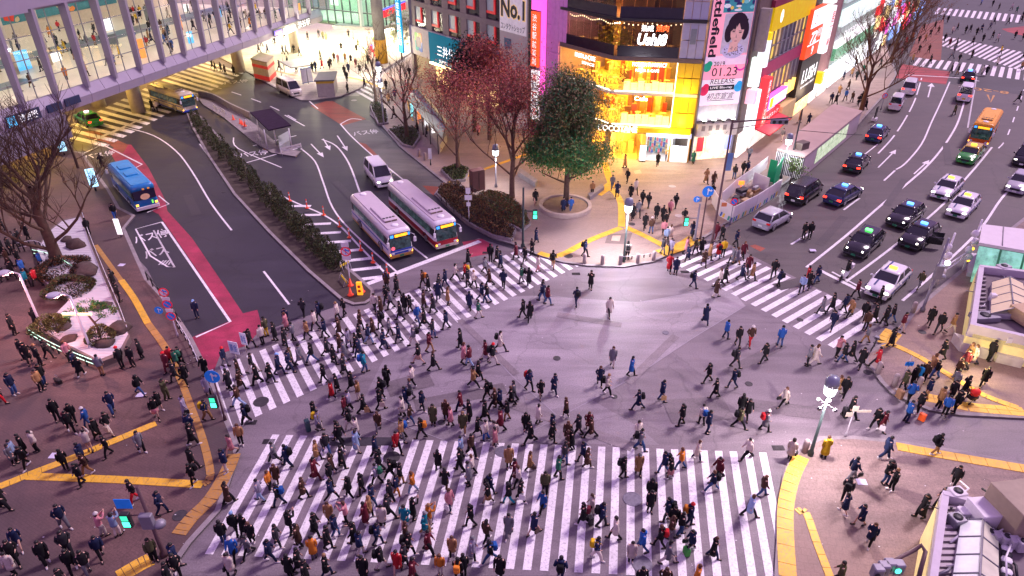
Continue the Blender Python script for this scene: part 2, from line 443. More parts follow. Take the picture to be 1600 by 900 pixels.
def line(s, wdt=.2, z=Z3, m=None, dash=None, name='lane_line', curve=True):
    NZ[0] += 1; z += .004+NZ[0]*.00006
    p = GP(s)
    if curve and len(p) > 2: p = smooth(p)
    return struct(name, stroke(MB(), p, wdt, z, 0, dash), m or WHITE)
def zebra(tops, bots, n, m=None, frac=.5, z=Z3, skip=(), label=None):
    """stripe k runs from the k-th point of one edge to the k-th of the other"""
    root = bpy.data.objects.new('zebra_crossing', None); col.objects.link(root); root['kind'] = 'structure'
    a0, a1 = tops; b0, b1 = bots
    for k in range(n):
        if k in skip: continue
        t0, t1 = k/n, (k+frac)/n
        b = MB(); q = [a0.lerp(a1, t0), a0.lerp(a1, t1), b0.lerp(b1, t1), b0.lerp(b1, t0)]
        b.poly([(p.x, p.y, z+.003) for p in q]); obj('stripe', b, m or WHITE, root)
    return root
def xline(p, d, a, b):
    """where the ray p + t d meets line a b (ground)"""
    e = b-a; den = d.x*e.y-d.y*e.x
    t = ((a.x-p.x)*e.y-(a.y-p.y)*e.x)/den
    return Vector((p.x+d.x*t, p.y+d.y*t, 0))
zebra((G(426, 679), G(1209, 708)), (G(320, 866), G(1253, 912)), 35)
BUSD = Vector((math.cos(-1.035), math.sin(-1.035), 0))
def zebra_dir(a, b, c, d, dr, n, **k):
    """a-b: upper edge, c-d: lower edge, stripes run along dr"""
    return zebra((a, b), (xline(a, dr, c, d), xline(b, dr, c, d)), n, **k)
zebra_dir(G(322, 581), G(868, 368), G(382, 660), G(895, 420), BUSD, 35)
dr = (G(1290, 452)-G(1200, 503)).normalized()
zebra_dir(G(1046, 408), G(1312, 549), G(1112, 377), G(1415, 516), dr, 17)
zebra((G(1436, 90), G(1640, 113)), (G(1426, 102), G(1640, 131)), 17, z=Z3)
zebra((G(1452, 52), G(1640, 90)), (G(1440, 62), G(1600, 112)), 22, z=Z3+.002)
zebra((G(1466, 12), G(1600, 24)), (G(1460, 22), G(1596, 36)), 14, z=Z3)
zebra((G(80, 210), G(320, 92)), (G(165, 230), G(385, 112)), 22, m=WHITE, z=Z3)
zebra((G(585, 117), G(545, 141)), (G(626, 133), G(582, 163)), 7, z=Z3)
# bus roads, left
line('196,199 240,212 275,236 300,268 330,318 362,360', .18)
line('412,424 452,476', .18)
line('312,225 350,275 405,335 460,392 524,456', .18)
b = MB()
for i in range(14):
    t = i/13; a = G(330+t*175, 250+t*190); 
    d = BUSD; nn = Vector((-d.y, d.x, 0))
    c = G(338+t*182, 268+t*183)
    b.poly([(a.x, a.y, Z3), (a.x+d.x*1.1, a.y+d.y*1.1, Z3), (a.x+d.x*1.1+nn.x*.7, a.y+d.y*1.1+nn.y*.7, Z3), (a.x+nn.x*.25, a.y+nn.y*.25, Z3)])
struct('edge_marks', b, WHITE2)
line('196,199 140,222 ', .3, name='stop_line')
line('222,186 152,216', .4, name='stop_line')
line('574,444 750,377', .55, name='stop_line')
line('668,404 645,386', .18)
line('470,232 492,252 505,285 520,325 550,362 620,425', .18)
line('503,218 525,228 545,255 562,300', .2, m=WHITE)
line('440,306 465,318 502,334 530,352 560,383 605,430', .2, name='hatch_edge')
b = MB()
for i in range(9):
    a = G(452+i*12.5, 322+i*14.5 if i else 322); c = G(486+i*15.6, 322+i*13.6)
    stroke(b, [a, c], .5, Z3)
struct('hatching', b, WHITE)
line('428,105 480,155 497,170', .18)
line('268,118 350,140 420,165 470,192', .18, dash=(3, 3))
line('445,180 476,197', .18)
line('395,228 463,212', .2, name='bay_line'); line('372,258 465,232', .2, name='bay_line')
line('365,215 372,232 440,262', .15)
line('532,194 548,186 565,187', .18); line('532,194 548,212 575,237 600,257 630,281', .18)
line('270,145 330,160 365,185 395,215 418,238', .14, m=ORANGE)
# arrows on the road
def arrow(s0, s1, wdt=.16, head=.9):
    a, c = G(*s0), G(*s1); d = (c-a).normalized(); nn = Vector((-d.y, d.x, 0)); h = c-d*head*2
    b = MB(); stroke(b, [a, h], wdt, Z3)
    b.add([(h+nn*head*.42).to_3d()+Vector((0, 0, Z3)), (h-nn*head*.42)+Vector((0, 0, Z3)), c+Vector((0, 0, Z3))], [(0, 1, 2)])
    struct('road_arrow', b, WHITE)
arrow((486, 225), (506, 246)); arrow((505, 217), (516, 235)); arrow((527, 212), (543, 236)); 
arrow((1372, 262), (1400, 234)); arrow((1428, 272), (1452, 250)); arrow((1450, 152), (1456, 130), .2, 1.3)
# red lanes
sheet('red_lane', '246,332 262,330 300,372 345,438 400,520 372,527 360,500 300,410 262,355', RED, Z2)
sheet('red_lane', '186,262 170,235 190,225 205,226 232,262 258,312 262,332 246,334 230,325 ', RED, Z2)
sheet('red_lane', '120,205 150,205 200,226 192,240 165,222 135,215', RED2, Z2)
sheet('red_lane', '300,527 358,502 378,490 402,484 410,512 385,540 345,552 330,590 322,570', RED, Z2)
sheet('red_lane', '722,378 752,373 770,382 765,396 735,402', RED, Z2)
sheet('red_lane', '485,165 510,158 520,158 572,186 535,196', RED2, Z2)
sheet('red_lane', '660,290 690,292 678,306', RED2, Z3)
sheet('red_lane', '560,222 572,225 600,252 588,250', RED2, Z2)
sheet('red_lane', '1410,100 1470,110 1485,112 1478,132 1400,122', surf('red_lane_far', (.32, .05, .06)), Z3)
sheet('red_lane', '1440,40 1475,30 1470,95 1420,88', surf('red_lane_far2', (.2, .07, .05)), Z3)
sheet('red_lane', '1565,45 1640,36 1640,66 1575,50', surf('red_lane_far', (.32, .05, .06)), Z3)
# bus bays
line('253,347 360,503 306,527', .2, z=Z3+.002, name='bay_line', curve=False); line('253,347 212,358 235,400 262,417', .15, name='bay_line', curve=False)
line('262,417 273,418 240,360', .15, m=WHITE2, curve=False, name='bay_line')
line('130,240 160,226 222,257 205,266', .2, z=Z3+.002, name='bay_line', curve=False)
line('230,332 264,319 248,306', .15, name='bay_line', curve=False)
def road_text(s, c, up, right_len, h, m=WHITE):
    """lettering painted on the road: centre pixel c, 'up' pixel direction target, size in metres"""
    p = G(*c); u = (G(*up)-p).normalized(); r_ = Vector((u.y, -u.x, 0))
    M4 = Matrix((( r_.x, u.x, 0, p.x), (r_.y, u.y, 0, p.y), (0, 0, 1, Z3+.016), (0, 0, 0, 1)))
    o = lettering(s, m, None, M4, w=right_len, h=h, name='road_lettering', bold=.012); o['kind'] = 'structure'
road_text('バス停', (236, 369), (227, 354), 3.0, 2.0)
road_text('バス', (243, 394), (234, 380), 2.0, 1.9, WHITE2)
road_text('バス停', (155, 242), (146, 228), 3.4, 2.0)
road_text('バス停', (396, 240), (386, 222), 3.4, 2.0)
road_text('バス停', (368, 128), (358, 119), 4, 2.2)
road_text('バス停', (571, 207), (561, 194), 3.4, 2.0, WHITE2)
road_text('8-20', (1548, 142), (1545, 152), 5, 1.9, ORANGE)
b = MB(); stroke(b, GP('1543,148 1548,160 1553,149'), .3, Z3); struct('road_arrow', b, ORANGE)
b = MB()
for i in range(4): stroke(b, [G(248+i*5, 414), G(256+i*4, 407)], .14, Z3+.003)
struct('hatching', b, WHITE2)
# right street lanes
line('1260,418 1320,370 1380,318 1420,285 1450,258 1475,228 1495,195 1505,165 1512,140', .24)
line('1322,440 1370,405 1420,366 1475,318 1510,278 1530,255 1550,230', .22)
line('1410,470 1470,418 1530,360 1565,310 1590,285 1640,230', .22)
line('1236,382 1288,350 1340,312 1370,292 1400,265', .2, dash=(4.2, 7))
line('1400,265 1415,255 1440,225 1455,192 1470,160 1484,128', .2)
line('1372,240 1395,215 1415,185 1430,155 1440,122', .2, dash=(9, 2))
line('1340,250 1372,225', .16)
line('1560,232 1575,210 1600,140', .16, dash=(3, 4))
line('1526,120 1518,165 1512,200', .2, m=WHITE2)
line('1280,422 1345,455', .4, name='stop_line')
line('1415,117 1500,122 1530,127', .35, name='stop_line')
line('1355,455 1300,425', .2, name='stop_line')
# joint seams in the crossing surface
for s in ('690,470 800,588 860,640 925,700', '1165,478 1080,530 990,590 925,625 800,690', '860,462 935,472 1000,472 1140,448', '560,640 700,690'):
    line(s, .045, z=Z2+.002, m=mat('seam_pale', (.33, .30, .34), .7), name='asphalt_seam', curve=False)
# yellow tactile paving: rows of separate tiles
def tactile(s, wdt=.6, m=YELLOW, z=.13, curve=True, name='tactile_paving'):
    NZ[0] += 1; z += (NZ[0] % 9)*.0025
    p = GP(s)
    if curve and len(p) > 2: p = smooth(p, 3)
    b = MB(); pts = []
    for a, c in zip(p, p[1:]):
        k = max(1, int((c-a).length/.6)); pts += [a.lerp(c, i/k) for i in range(k)]
    pts.append(p[-1])
    for a, c in zip(pts, pts[1:]):
        d = (c-a).normalized(); nn = Vector((-d.y, d.x, 0)); L = (c-a).length; nt_ = max(1, round(wdt/.6))
        for k in range(nt_):
            o0 = -wdt/2 + wdt*k/nt_ + .012; o1 = -wdt/2 + wdt*(k+1)/nt_ - .012
            q = [a+d*.012+nn*o0, a+d*(L-.012)+nn*o0, a+d*(L-.012)+nn*o1, a+d*.012+nn*o1]
            q = [Vector((v.x, v.y, 0)) for v in q]
            b.prism(q, z-.02, z+.018)
    return struct(name, b, m, kind='stuff')
for s, ww, mm in (('1252,716 1238,745 1228,785 1226,830 1230,905', .85, YELLOW), ('1244,803 1258,803 1275,850 1296,905', .42, YELLOW),
    ('1400,700 1470,713 1540,725 1640,742', .7, YELLOW), ('1388,538 1435,560 1500,600 1540,622 1590,640', .5, YELLOW), ('1440,622 1470,628 1510,638 1600,646', .9, YELLOW), ('1396,520 1384,536 1390,542', 1.2, YELLOW),
    ('-40,775 0,763 45,745', .55, YELLOW), ('45,747 180,752 318,760', .55, YELLOW), ('45,745 130,712 245,664', .55, YELLOW), ('280,838 300,812 330,782 355,740 366,712', .8, YELLOW2), ('318,760 330,745 318,690 300,640 285,600', .45, YELLOW2),
    ('190,440 210,468 232,508', .5, YELLOW), ('232,508 262,550 286,602', .5, YELLOW2), ('150,385 190,440', .4, YELLOW2), ('186,905 220,885 240,875', .9, YELLOW),
    ('842,397 872,402 920,378 970,358', .7, YELLOW), ('978,357 1010,372 1048,392', .7, YELLOW), ('971,356 970,320 960,302 945,292', .7, YELLOW), ('932,306 958,288', 1.2, YELLOW), ('1030,398 1062,388 1085,374', 1.3, YELLOW),
    ('700,288 760,265 830,240', .5, YELLOW), ('648,190 640,160 648,140', .8, YELLOW), ('545,122 570,128 600,140', .6, YELLOW), ('945,255 950,275 955,288', .8, YELLOW), ('430,112 465,120', .5, YELLOW2)):
    tactile(s, ww, mm)
# manhole covers and patches
def manhole(px, py, r, m, z=.0):
    r *= .82; b = MB(); c = G(px, py); b.lathe([(r, z), (r, z+.016), (r*.9, z+.02), (r*.88, z+.014), (.02, z+.016)], 20, c=(c.x, c.y), smooth=False)
    struct('manhole_cover', b, m)
IRON = mat('cast_iron', (.17, .16, .2), .5, metal=.5, var=.25, scale=6); IRON_D = mat('cast_iron_dark', (.055, .05, .055), .6, metal=.3, var=.25, scale=6)
IRON_P = mat('cover_pale', (.42, .38, .36), .6, var=.2, scale=5)
for a in ((988, 780, .62, IRON, .012), (1003, 882, .62, IRON, .012), (785, 706, .55, IRON, .012), (408, 628, .6, IRON_D, .012), (612, 715, .6, IRON_D, .012), (1440, 521, .35, IRON_D, .13), (1050, 293, .5, IRON_P, .13), (1060, 339, .45, IRON_P, .13), (888, 402, .5, IRON_D, .13), (282, 808, .45, IRON_D, .13), (553, 157, .55, IRON_P, .012), (1356, 582, .35, IRON_D, .0), (987, 352, .4, IRON_D, .13), (690, 660, .3, IRON_D, .012), (870, 560, .32, IRON_D, .012), (1040, 520, .3, IRON, .012), (960, 620, .25, IRON_D, .012), (480, 330, .32, IRON_D, .012), (350, 300, .32, IRON_D, .012), (1250, 500, .3, IRON_D, .012), (1320, 400, .32, IRON_D, .012), (1430, 330, .32, IRON_D, .012), (420, 300, .3, IRON_D, .012), (1170, 600, .3, IRON_D, .012)):
    manhole(*a)
for s, m in (('950,366 988,364 982,382 945,380', mat('patch_brown', (.17, .13, .12), .8)), ('957,368 970,368 968,377 955,376', mat('patch_peach', (.5, .36, .28), .8)), ('990,267 1000,265 1003,271 992,272', mat('patch_peach', (.5, .36, .28), .8)), ):
    NZ[0] += 1; b = MB(); b.poly(GP(s, .137+.002*(NZ[0] % 3))); struct('inspection_cover', b, m)
b = MB(); b.poly(GP('1171,384 1180,382 1196,388 1188,393', Z2)); struct('road_patch', b, RED2)
# resurfaced strips, trench repairs and gully grates
random.seed(12)
PTC = [surf('repair_%d' % i, c_, var=.12, rough=.62) for i, c_ in enumerate(((.15, .126, .138), (.225, .19, .205), (.075, .064, .068), (.047, .042, .053)))]
for i, (px, py, L_, W_, a_) in enumerate(((720, 620, 6, 1.1, .3), (880, 660, 9, .8, -.5), (1090, 640, 4, 2.2, .1), (1020, 560, 7, .6, .9), (640, 600, 3, 1.6, .4), (920, 500, 5, .7, -.3), (1180, 560, 6, .8, .6), (560, 690, 4, .7, 0), (1230, 640, 5, 1.2, -.2), (760, 540, 8, .5, -1.0), (300, 320, 6, .9, -1.03), (430, 360, 9, .7, -1.03), (540, 300, 7, .8, -1.03), (1300, 360, 8, .8, .9), (1400, 300, 9, .7, .92), (1480, 240, 9, .8, 1.1), (1250, 440, 5, 1.1, .4), (600, 330, 5, 1.1, -1.03))):
    c = G(px, py); q = []
    for x, y in ((-1, -1), (1, -1), (1, 1), (-1, 1)): q.append((c.x+math.cos(a_)*x*L_/2-math.sin(a_)*y*W_/2, c.y+math.sin(a_)*x*L_/2+math.cos(a_)*y*W_/2))
    sheet('road_repair', q, PTC[3] if px < 620 else PTC[i % 2] if px < 1240 else PTC[2], .0062)
for px, py in ((392, 660), (420, 690), (640, 470), (1070, 425), (1216, 700), (1360, 695), (1420, 500), (760, 395), (900, 428), (330, 610)):
    c = G(px, py); b = MB()
    for k in range(6): b.box((c.x-.35, c.y-.2+k*.07, .006), (c.x+.35, c.y-.165+k*.07, .03))
    struct('gully_grate', b, IRON_D, kind='stuff')
# scraps of paper and leaflets lying on the ground
random.seed(3)
b = MB()
for i in range(130):
    px, py = random.uniform(0, 1600), random.uniform(440, 900)
    z = .16 if (px < 340 or px > 1240) else .02
    c = G(px, py, z); a = random.random()*6; r_ = random.uniform(.02, .06)
    b.add([c+Vector((math.cos(a+k*PI/2)*r_, math.sin(a+k*PI/2)*r_*.7, .01*(k % 2))) for k in range(4)], [(0, 1, 2, 3)])
struct('litter', b, mat('litter_pale', (.7, .66, .68), .8), kind='stuff')
for px, py in ((220, 617), (1346, 753), (190, 414), (1270, 391), (85, 712)):
    c = G(px, py, .15); b = MB(); b.add([c+Vector(q) for q in ((-.28, -.2, 0), (.25, -.24, .02), (.3, .2, .01), (-.24, .22, .03))], [(0, 1, 2, 3)])
    tag(obj('paper_sheet', b, mat('paper_lilac', (.55, .52, .66), .8)), {220: 'pale lilac sheet of paper lying on the plaza beside a striding person', 1346: 'small white scrap of paper on the grey pavement, right front', 190: 'pale leaflet lying beside the yellow tactile strip by the rock garden', 1270: 'white scrap of paper lying on the street beyond the crossing', 85: 'large pale leaflet lying near the yellow tactile lines'}[px], 'paper')
# ------------------------------------------------------------------ buildings
def objw(name, mb, mats, root, label=None):
    """geometry built in world space, stored relative to its (unrotated) root; a negative root scale is never used"""
    q = Vector((0, 0, 0)); r_ = root
    while r_ is not None: q += r_.location; r_ = r_.parent
    mb.v = [(x-q.x, y-q.y, z-q.z) for x, y, z in mb.v]
    return obj(name, mb, mats, root, label=label)
def bld(name, label, cat, pl, group=None):
    return thing(name, label, cat, pl.o, pl.rot, group)
def txt(s, m, parent, u, z, w_, h=None, off=-.06, wdt=None, vert=False, **k):
    """lettering on a facade frame (u right, z up, facing outwards)"""
    M4 = Matrix(((1, 0, 0, u), (0, 0, -1, off), (0, 1, 0, z), (0, 0, 0, 1)))
    return lettering(s, m, parent, M4, w=w_, h=h, **k)
CONC = mat('concrete', (.24, .225, .22), .85, var=.14, scale=.4, var2=.08)
CONC_D = mat('concrete_dark', (.12, .115, .12), .85, var=.14, scale=.4)
CLAD = mat('cladding_lilac', (.31, .275, .36), .5, var=.07, scale=.5)
CLAD2 = mat('cladding_lilac_pale', (.37, .33, .43), .5, var=.07, scale=.5)
STEEL = mat('steel_grey', (.25, .24, .29), .45, metal=.5, var=.1)
DARKM = mat('dark_metal', (.03, .03, .035), .5, metal=.3, var=.1)
BLACK = mat('black_paint', (.012, .012, .014), .45)
WHITEP = mat('white_paint', (.75, .74, .76), .5, var=.05)
CREAM = mat('cream_paint', (.62, .55, .44), .6, var=.08)
DGLASS = mat('dark_window', (.02, .022, .03), .12, spec=.6, var=.2)
PANE = glass('clear_pane', (.97, .95, .92), refl=.03)
PANE2 = glass('green_pane', (.72, .9, .82), refl=.07)
PANED = glass('smoked_pane', (.45, .45, .5), refl=.05)
L_WARM = glow('warm_light', (1, .72, .32), 9); L_WHITE = glow('white_light', (1, .95, .86), 8); L_COOL = glow('cool_light', (.8, .92, 1), 7)
SIGNW = glow('sign_white', (1, 1, 1), .95); SIGNR = glow('sign_red', (.85, .03, .04), 1.1); SIGNB = glow('sign_blue', (.02, .42, .85), .9); SIGNM = glow('sign_magenta', (.9, .12, .6), 1.1); SIGNY = glow('sign_yellow', (.9, .62, .02), .7)
INK = mat('sign_ink', (.02, .016, .03), .6); INKB = mat('ink_blue', (.01, .12, .32), .6)
# ---------- footbridge between the station buildings
BA, BB = G(0, 208.5, 6), G(502, 32, 6)
bp = Plane(BA, BB)
bridge = bld('footbridge', 'glazed lilac-grey covered footbridge with slanting fins crossing above the bus road', 'footbridge', bp)
U0, U1 = -22.0, 71.2
FL = 8.05
b = MB(); b.box((U0, .3, 6.3), (U1, 32.6, FL)); obj('deck', b, CONC, bridge)
FLOORM = mat('terrazzo_cream', (.76, .71, .60), .35, var=.06, scale=.3)
b = MB(); b.box((U0, .32, FL), (U1, 32, FL+.03)); obj('floor', b, FLOORM, bridge)
b = MB(); b.box((U0, 16.4, FL+.03), (U1, 21.4, FL+.045)); b.box((U0, 7, FL+.03), (13, 10, FL+.045)); obj('floor_band', b, mat('floor_band_blue', (.09, .15, .20), .3), bridge)
b = MB(); b.box((U0, -.5, 17), (U1, 32.6, 17.5)); obj('roof', b, CLAD, bridge)
b = MB(); b.box((U0, 32, FL), (U1, 32.5, 17)); obj('back_wall', b, CREAM, bridge)
# the long painted wall: a plain abstract stand-in
b = MB()
random.seed(11)
mur = [mat('mural_'+n_, c) for n_, c in (('teal', (.05, .22, .28)), ('red', (.65, .05, .03)), ('orange', (.75, .25, .05)), ('sand', (.6, .5, .3)), ('yellow', (.75, .55, .08)), ('navy', (.03, .07, .2)))]
b.box((27, 31.9, 10.2), (56, 31.98, 15.8), 0)
for i in range(46):
    u, z = random.uniform(28, 55), random.uniform(10.6, 15.4); n_ = random.randint(5, 8); r_ = random.uniform(.4, 1.5); a0 = random.random()*6
    pts = [Vector((u+math.cos(a0+2*PI*k/n_)*r_*random.uniform(.4, 1.5), 31.895-.002*i, z+math.sin(a0+2*PI*k/n_)*min(r_, .8)*random.uniform(.3, 1.1))) for k in range(n_)]
    pts = [Vector((min(55.9, max(27.1, p.x)), p.y, min(15.7, max(10.3, p.z)))) for p in pts]
    b.add(pts, [list(range(n_))[::-1]], random.randint(1, 5))
obj('wall_painting', b, mur, bridge)
lightstrip = MB()
for u in range(-18, 71, 6):
    for w_ in (4, 12, 20, 28): lightstrip.box((u, w_-.35, 16.85), (u+3.2, w_+.35, 16.95))
obj('ceiling_light', lightstrip, glow('bridge_light', (1, .92, .78), 19), bridge)
# fins, panes, mullions, fascia panels: one piece each
fin = MB(); fin.loft([[(-.16, -.62, 7.75), (.16, -.62, 7.75), (.2, .1, 7.75), (-.2, .1, 7.75)], [(-.2, -.95, 17.2), (.2, -.95, 17.2), (.22, .1, 17.2), (-.22, .1, 17.2)]])
finm = fin.mesh('fin', CLAD)
NB = 21; PITCHU = 4.52
pane = MB(); pane.box((0, -.01, 0), (2.16, .01, 1)); panem = pane.mesh('pane', PANE)
ml = MB(); ml.box((-.03, -.06, FL), (.03, .06, 17)); mlm = ml.mesh('mullion', STEEL)
up = MB(); up.loft([[(.02, -.55, 7.0), (2.22, -.55, 7.0), (2.22, .1, 7.0), (.02, .1, 7.0)], [(.02, -.02, 8.2), (2.22, -.02, 8.2), (2.22, .1, 8.2), (.02, .1, 8.2)]]); upm = up.mesh('fascia_panel', CLAD2)
lo = MB(); lo.loft([[(.02, -.35, 5.95), (4.48, -.35, 5.95), (4.48, .28, 5.95), (.02, .28, 5.95)], [(.02, -.56, 6.97), (4.48, -.56, 6.97), (4.48, .28, 6.97), (.02, .28, 6.97)]]); lom = lo.mesh('fascia_panel', [CLAD2])
zr = [(FL+.15, 1.95), (10.2, 2.1), (12.35, 2.2), (14.6, 2.3)]
for i in range(NB):
    u = -19.1 + PITCHU*i
    if u > 70.5: break
    obj('fin', finm, None, bridge, (u, 0, 0))
    obj('mullion', mlm, None, bridge, (u+PITCHU/2, 0, 0))
    for k in range(2):
        obj('fascia_panel', upm, None, bridge, (u+k*PITCHU/2, 0, 0))
        for z, h in zr:
            p = obj('pane', panem, None, bridge, (u+.05+k*PITCHU/2, 0, z)); p.scale = (1, 1, h-.05)
    obj('fascia_panel', lom, None, bridge, (u, 0, 0))
b = MB()
for z in (8.14, 10.15, 12.3, 14.55, 16.9): b.box((U0, -.05, z-.045), (U1, .05, z+.045))
obj('transom', b, STEEL, bridge)
b = MB(); b.box((-22, -1.1, 3.3), (7.6, .25, 5.93)); obj('lower_beam', b, mat('beam_grey', (.20, .18, .23), .8, var=.12), bridge)
b = MB(); b.box((-22, -1.0, 16.9), (7.4, -.2, 19)); b.box((7.4, -.9, 17.2), (U1, -.2, 18.4)); obj('roof_fascia', b, CLAD, bridge)
# columns, advert panels and counters inside the passage
random.seed(19)
ADV = [glow('advert_blue', (.1, .5, .9), .9), glow('advert_white', (.9, .95, 1), 1.0), glow('advert_orange', (.9, .4, .1), .7), mat('counter_grey', (.2, .24, .26), .5), mat('passage_column', (.6, .56, .5), .6)]
for i in range(15):
    u, w_ = -6+i*5.2, random.choice((3, 13, 23)); b = MB(); b.lathe([(.35, FL), (.35, 17)], 10, c=(u, 12.2)); obj('column', b, ADV[4], bridge)
    h = random.uniform(1, 2.6); b = MB(); b.box((u+1, w_, FL+.03), (u+1+random.uniform(.6, 2.6), w_+.4, FL+h)); obj('advert_panel', b, ADV[i % 4], bridge)
# name boards on the fascia
def fascia_sign(u0, u1, z0, z1, m): 
    b = MB(); b.box((u0, -.72, z0), (u1, -.58, z1)); return obj('sign_board', b, m, bridge)
fascia_sign(.6, 4.9, 6.35, 7.55, mat('board_navy', (.02, .03, .09), .5))
b = MB(); b.box((.7, -.735, 6.45), (1.7, -.72, 7.45)); obj('sign_square', b, glow('sky_blue_light', (.08, .45, .75), .9), bridge)
txt('渋谷駅', SIGNW, bridge, 3.3, 7.1, 2.4, .5, off=-.75); txt('Shibuya Sta.', SIGNW, bridge, 3.3, 6.65, 2.2, .22, off=-.75)
fascia_sign(5.9, 7.9, 6.5, 7.35, mat('board_navy', (.02, .03, .09), .5)); fascia_sign(8.4, 10.6, 6.55, 7.4, mat('board_navy', (.02, .03, .09), .5))
fascia_sign(53.4, 55.9, 6.35, 7.1, glow('keio_blue', (.12, .08, .6), .9)); txt('KEIO', glow('keio_pink', (1, .3, .7), 1.2), bridge, 54.6, 6.72, 1.8, .5, off=-.75)
txt('京王井の頭線', SIGNW, bridge, 58.4, 6.75, 4.2, .75, off=-.7); txt('渋谷駅', SIGNW, bridge, 63.6, 6.8, 4.4, 1.15, off=-.7)
b = MB(); b.box((53.2, -.66, 6.2), (66, -.6, 7.5)); obj('sign_board', b, CONC_D, bridge)
# columns carrying the bridge
for (px, py, r_) in ((217, 175, .95), (155, 166, 1.0), (375, 112, 1.0), (462, 82, .9), (100, 240, 1.1)):
    c = G(px, py, .0); b = MB(); b.lathe([(r_, 0), (r_, 6.3)], 14)
    o = obj('column', b, mat('column_concrete', (.42, .37, .31), .8, var=.12), bridge); d = Vector((c.x, c.y, 0))-bp.o; o.location = (d.dot(bp.d), -d.dot(bp.n), 0)
# lights under the bridge (fluorescent rows over the concourse and the road below)
for i, (px, py) in enumerate(((240, 130), (330, 100), (120, 190), (40, 235))):
    c = G(px, py); lamp('underpass_lamp', (c.x, c.y, 5.6), 2600, (1, .60, .12), .12)
# ---------- station building with glass front and open concourse
stp = Plane(G(455, 30, 5.6), G(597, 47, 5.6)); 
station = bld('station_building', 'bright glass-walled station building above the open concourse behind the footbridge', 'building', stp)
L1 = stp.L
b = MB(); b.box((0, .2, 5.6), (L1, 30, 6.1)); obj('soffit', b, mat('soffit_white', (.7, .68, .6), .6), station)
b = MB(); b.box((0, 11, 6.1), (L1, 11.3, 16)); obj('inner_wall', b, mat('wall_pale_green', (.55, .66, .56), .6), station)
b = MB()
for i in range(6): b.box((i*3+.5, 10.9, 7+(i % 3)*1.2), (i*3+2.6, 10.98, 8.4+(i % 3)*1.2), i % 4)
obj('wall_poster', b, [SIGNW, glow('poster_green', (.1, .5, .35), .8), glow('poster_pink', (.8, .3, .4), .7), SIGNB], station)
b = MB()
for u in range(0, int(L1), 3): b.box((u, 2, 11.2), (u+1.6, 9, 11.3))
obj('ceiling_light', b, glow('station_light', (.95, 1, .85), 6), station)
b = MB()
for u in range(0, int(L1)-1, 4):
    for w_ in (2, 9, 16, 23): b.box((u, w_, 5.5), (u+2.6, w_+3, 5.58))
obj('ceiling_light', b, glow('concourse_light', (1, .93, .68), 18), station)
b = MB()
k = 0
while k*2.0 < L1:
    b.box((k*2.0-.08, -.12, 5.5), (k*2.0+.08, .12, 16)); k += 1
for z in (5.6, 8.2, 11): b.box((0, -.1, z-.1), (L1, .1, z+.1))
obj('glazing_frame', b, mat('frame_green_grey', (.13, .17, .16), .5), station)
pm2 = MB(); pm2.box((.1, -.01, 0), (1.9, .01, 2.4)); pm2 = pm2.mesh('pane', PANE2)
for i in range(int(L1//2)):
    for z in (5.75, 8.35, 11.15): obj('pane', pm2, None, station, (i*2.0, 0, z))
for px, py, pw in ((430, 60, 5500), (490, 75, 6000), (545, 75, 6000), (470, 105, 3500), (590, 120, 3000), (400, 90, 3000)):
    c = G(px, py); lamp('concourse_fill', (c.x, c.y, 5.3), pw, (1, .90, .62), .12)  # added points brightening the concourse, some hanging clear of the soffit
# round corner column, lower part wrapped in yellow
c = G(597, 99); d = Vector((c.x, c.y, 0))-stp.o
b = MB(); b.lathe([(1.05, 4.3), (1.0, 18)], 16); cu_ = obj('corner_column', b, CONC, station, (d.dot(stp.d), -d.dot(stp.n), 0))
b = MB(); b.lathe([(1.12, 0), (1.12, 4.3)], 16); obj('column_wrap', b, mat('wrap_yellow', (.55, .30, .03), .6, var=.3, scale=1.5), cu_)
# second glazed wing to the right of the column with shops below
sp2 = Plane(G(597, 47, 5.6), G(640, 28, 5.6))
wing = bld('station_wing', 'glass station wing with lit red and blue shop band right of the round column', 'building', sp2)
b = MB(); b.box((0, .2, 5.5), (sp2.L+3, 10, 6)); obj('soffit', b, mat('soffit_white', (.7, .68, .6), .6), wing)
b = MB(); b.box((0, 4, 6), (sp2.L+3, 4.3, 16)); obj('inner_wall', b, glow('wing_wall', (.55, .6, .5), .5), wing)
b = MB(); b.box((0, -.25, 7.6), (sp2.L+2, -.1, 8.8)); obj('shop_band', b, SIGNR, wing)
b = MB(); b.box((0, -.26, 8.85), (sp2.L+2, -.1, 9.15)); obj('shop_band', b, glow('band_blue', (.1, .15, .8), 1), wing)
b = MB()
for i in range(5): b.box((i*2.2-.08, -.15, 5.5), (i*2.2+.08, .1, 16))
b.box((0, -.1, 5.5), (sp2.L+2, .1, 5.7)); obj('glazing_frame', b, mat('frame_green_grey', (.13, .17, .16), .5), wing)
for i in range(4):
    for z in (5.75, 9.2, 11.7): obj('pane', pm2, None, wing, (i*2.2+.1, 0, z))
b = MB(); b.box((0, 3, 0), (7, 3.3, 5.5)); obj('shop_back', b, glow('shop_pink', (.9, .55, .45), .9, var=.4, scale=1.2), wing)
random.seed(4)
b = MB()
for i in range(30): u = random.uniform(.3, 6.6); z = random.uniform(.3, 3.8); b.cbox((u, 2.7, z), (random.uniform(.3, .9), .3, random.uniform(.3, .8)), random.randint(0, 4))
obj('goods', b, [glow('goods_red', (.8, .08, .1), .7), glow('goods_white', (1, .9, .8), .9), glow('goods_green', (.2, .5, .1), .5), glow('goods_blue', (.2, .25, .8), .6), glow('goods_orange', (.9, .4, .1), .7)], wing)
b = MB(); b.box((0, .4, 4.6), (7, 1.6, 4.8)); obj('awning_light', b, L_WHITE, wing)
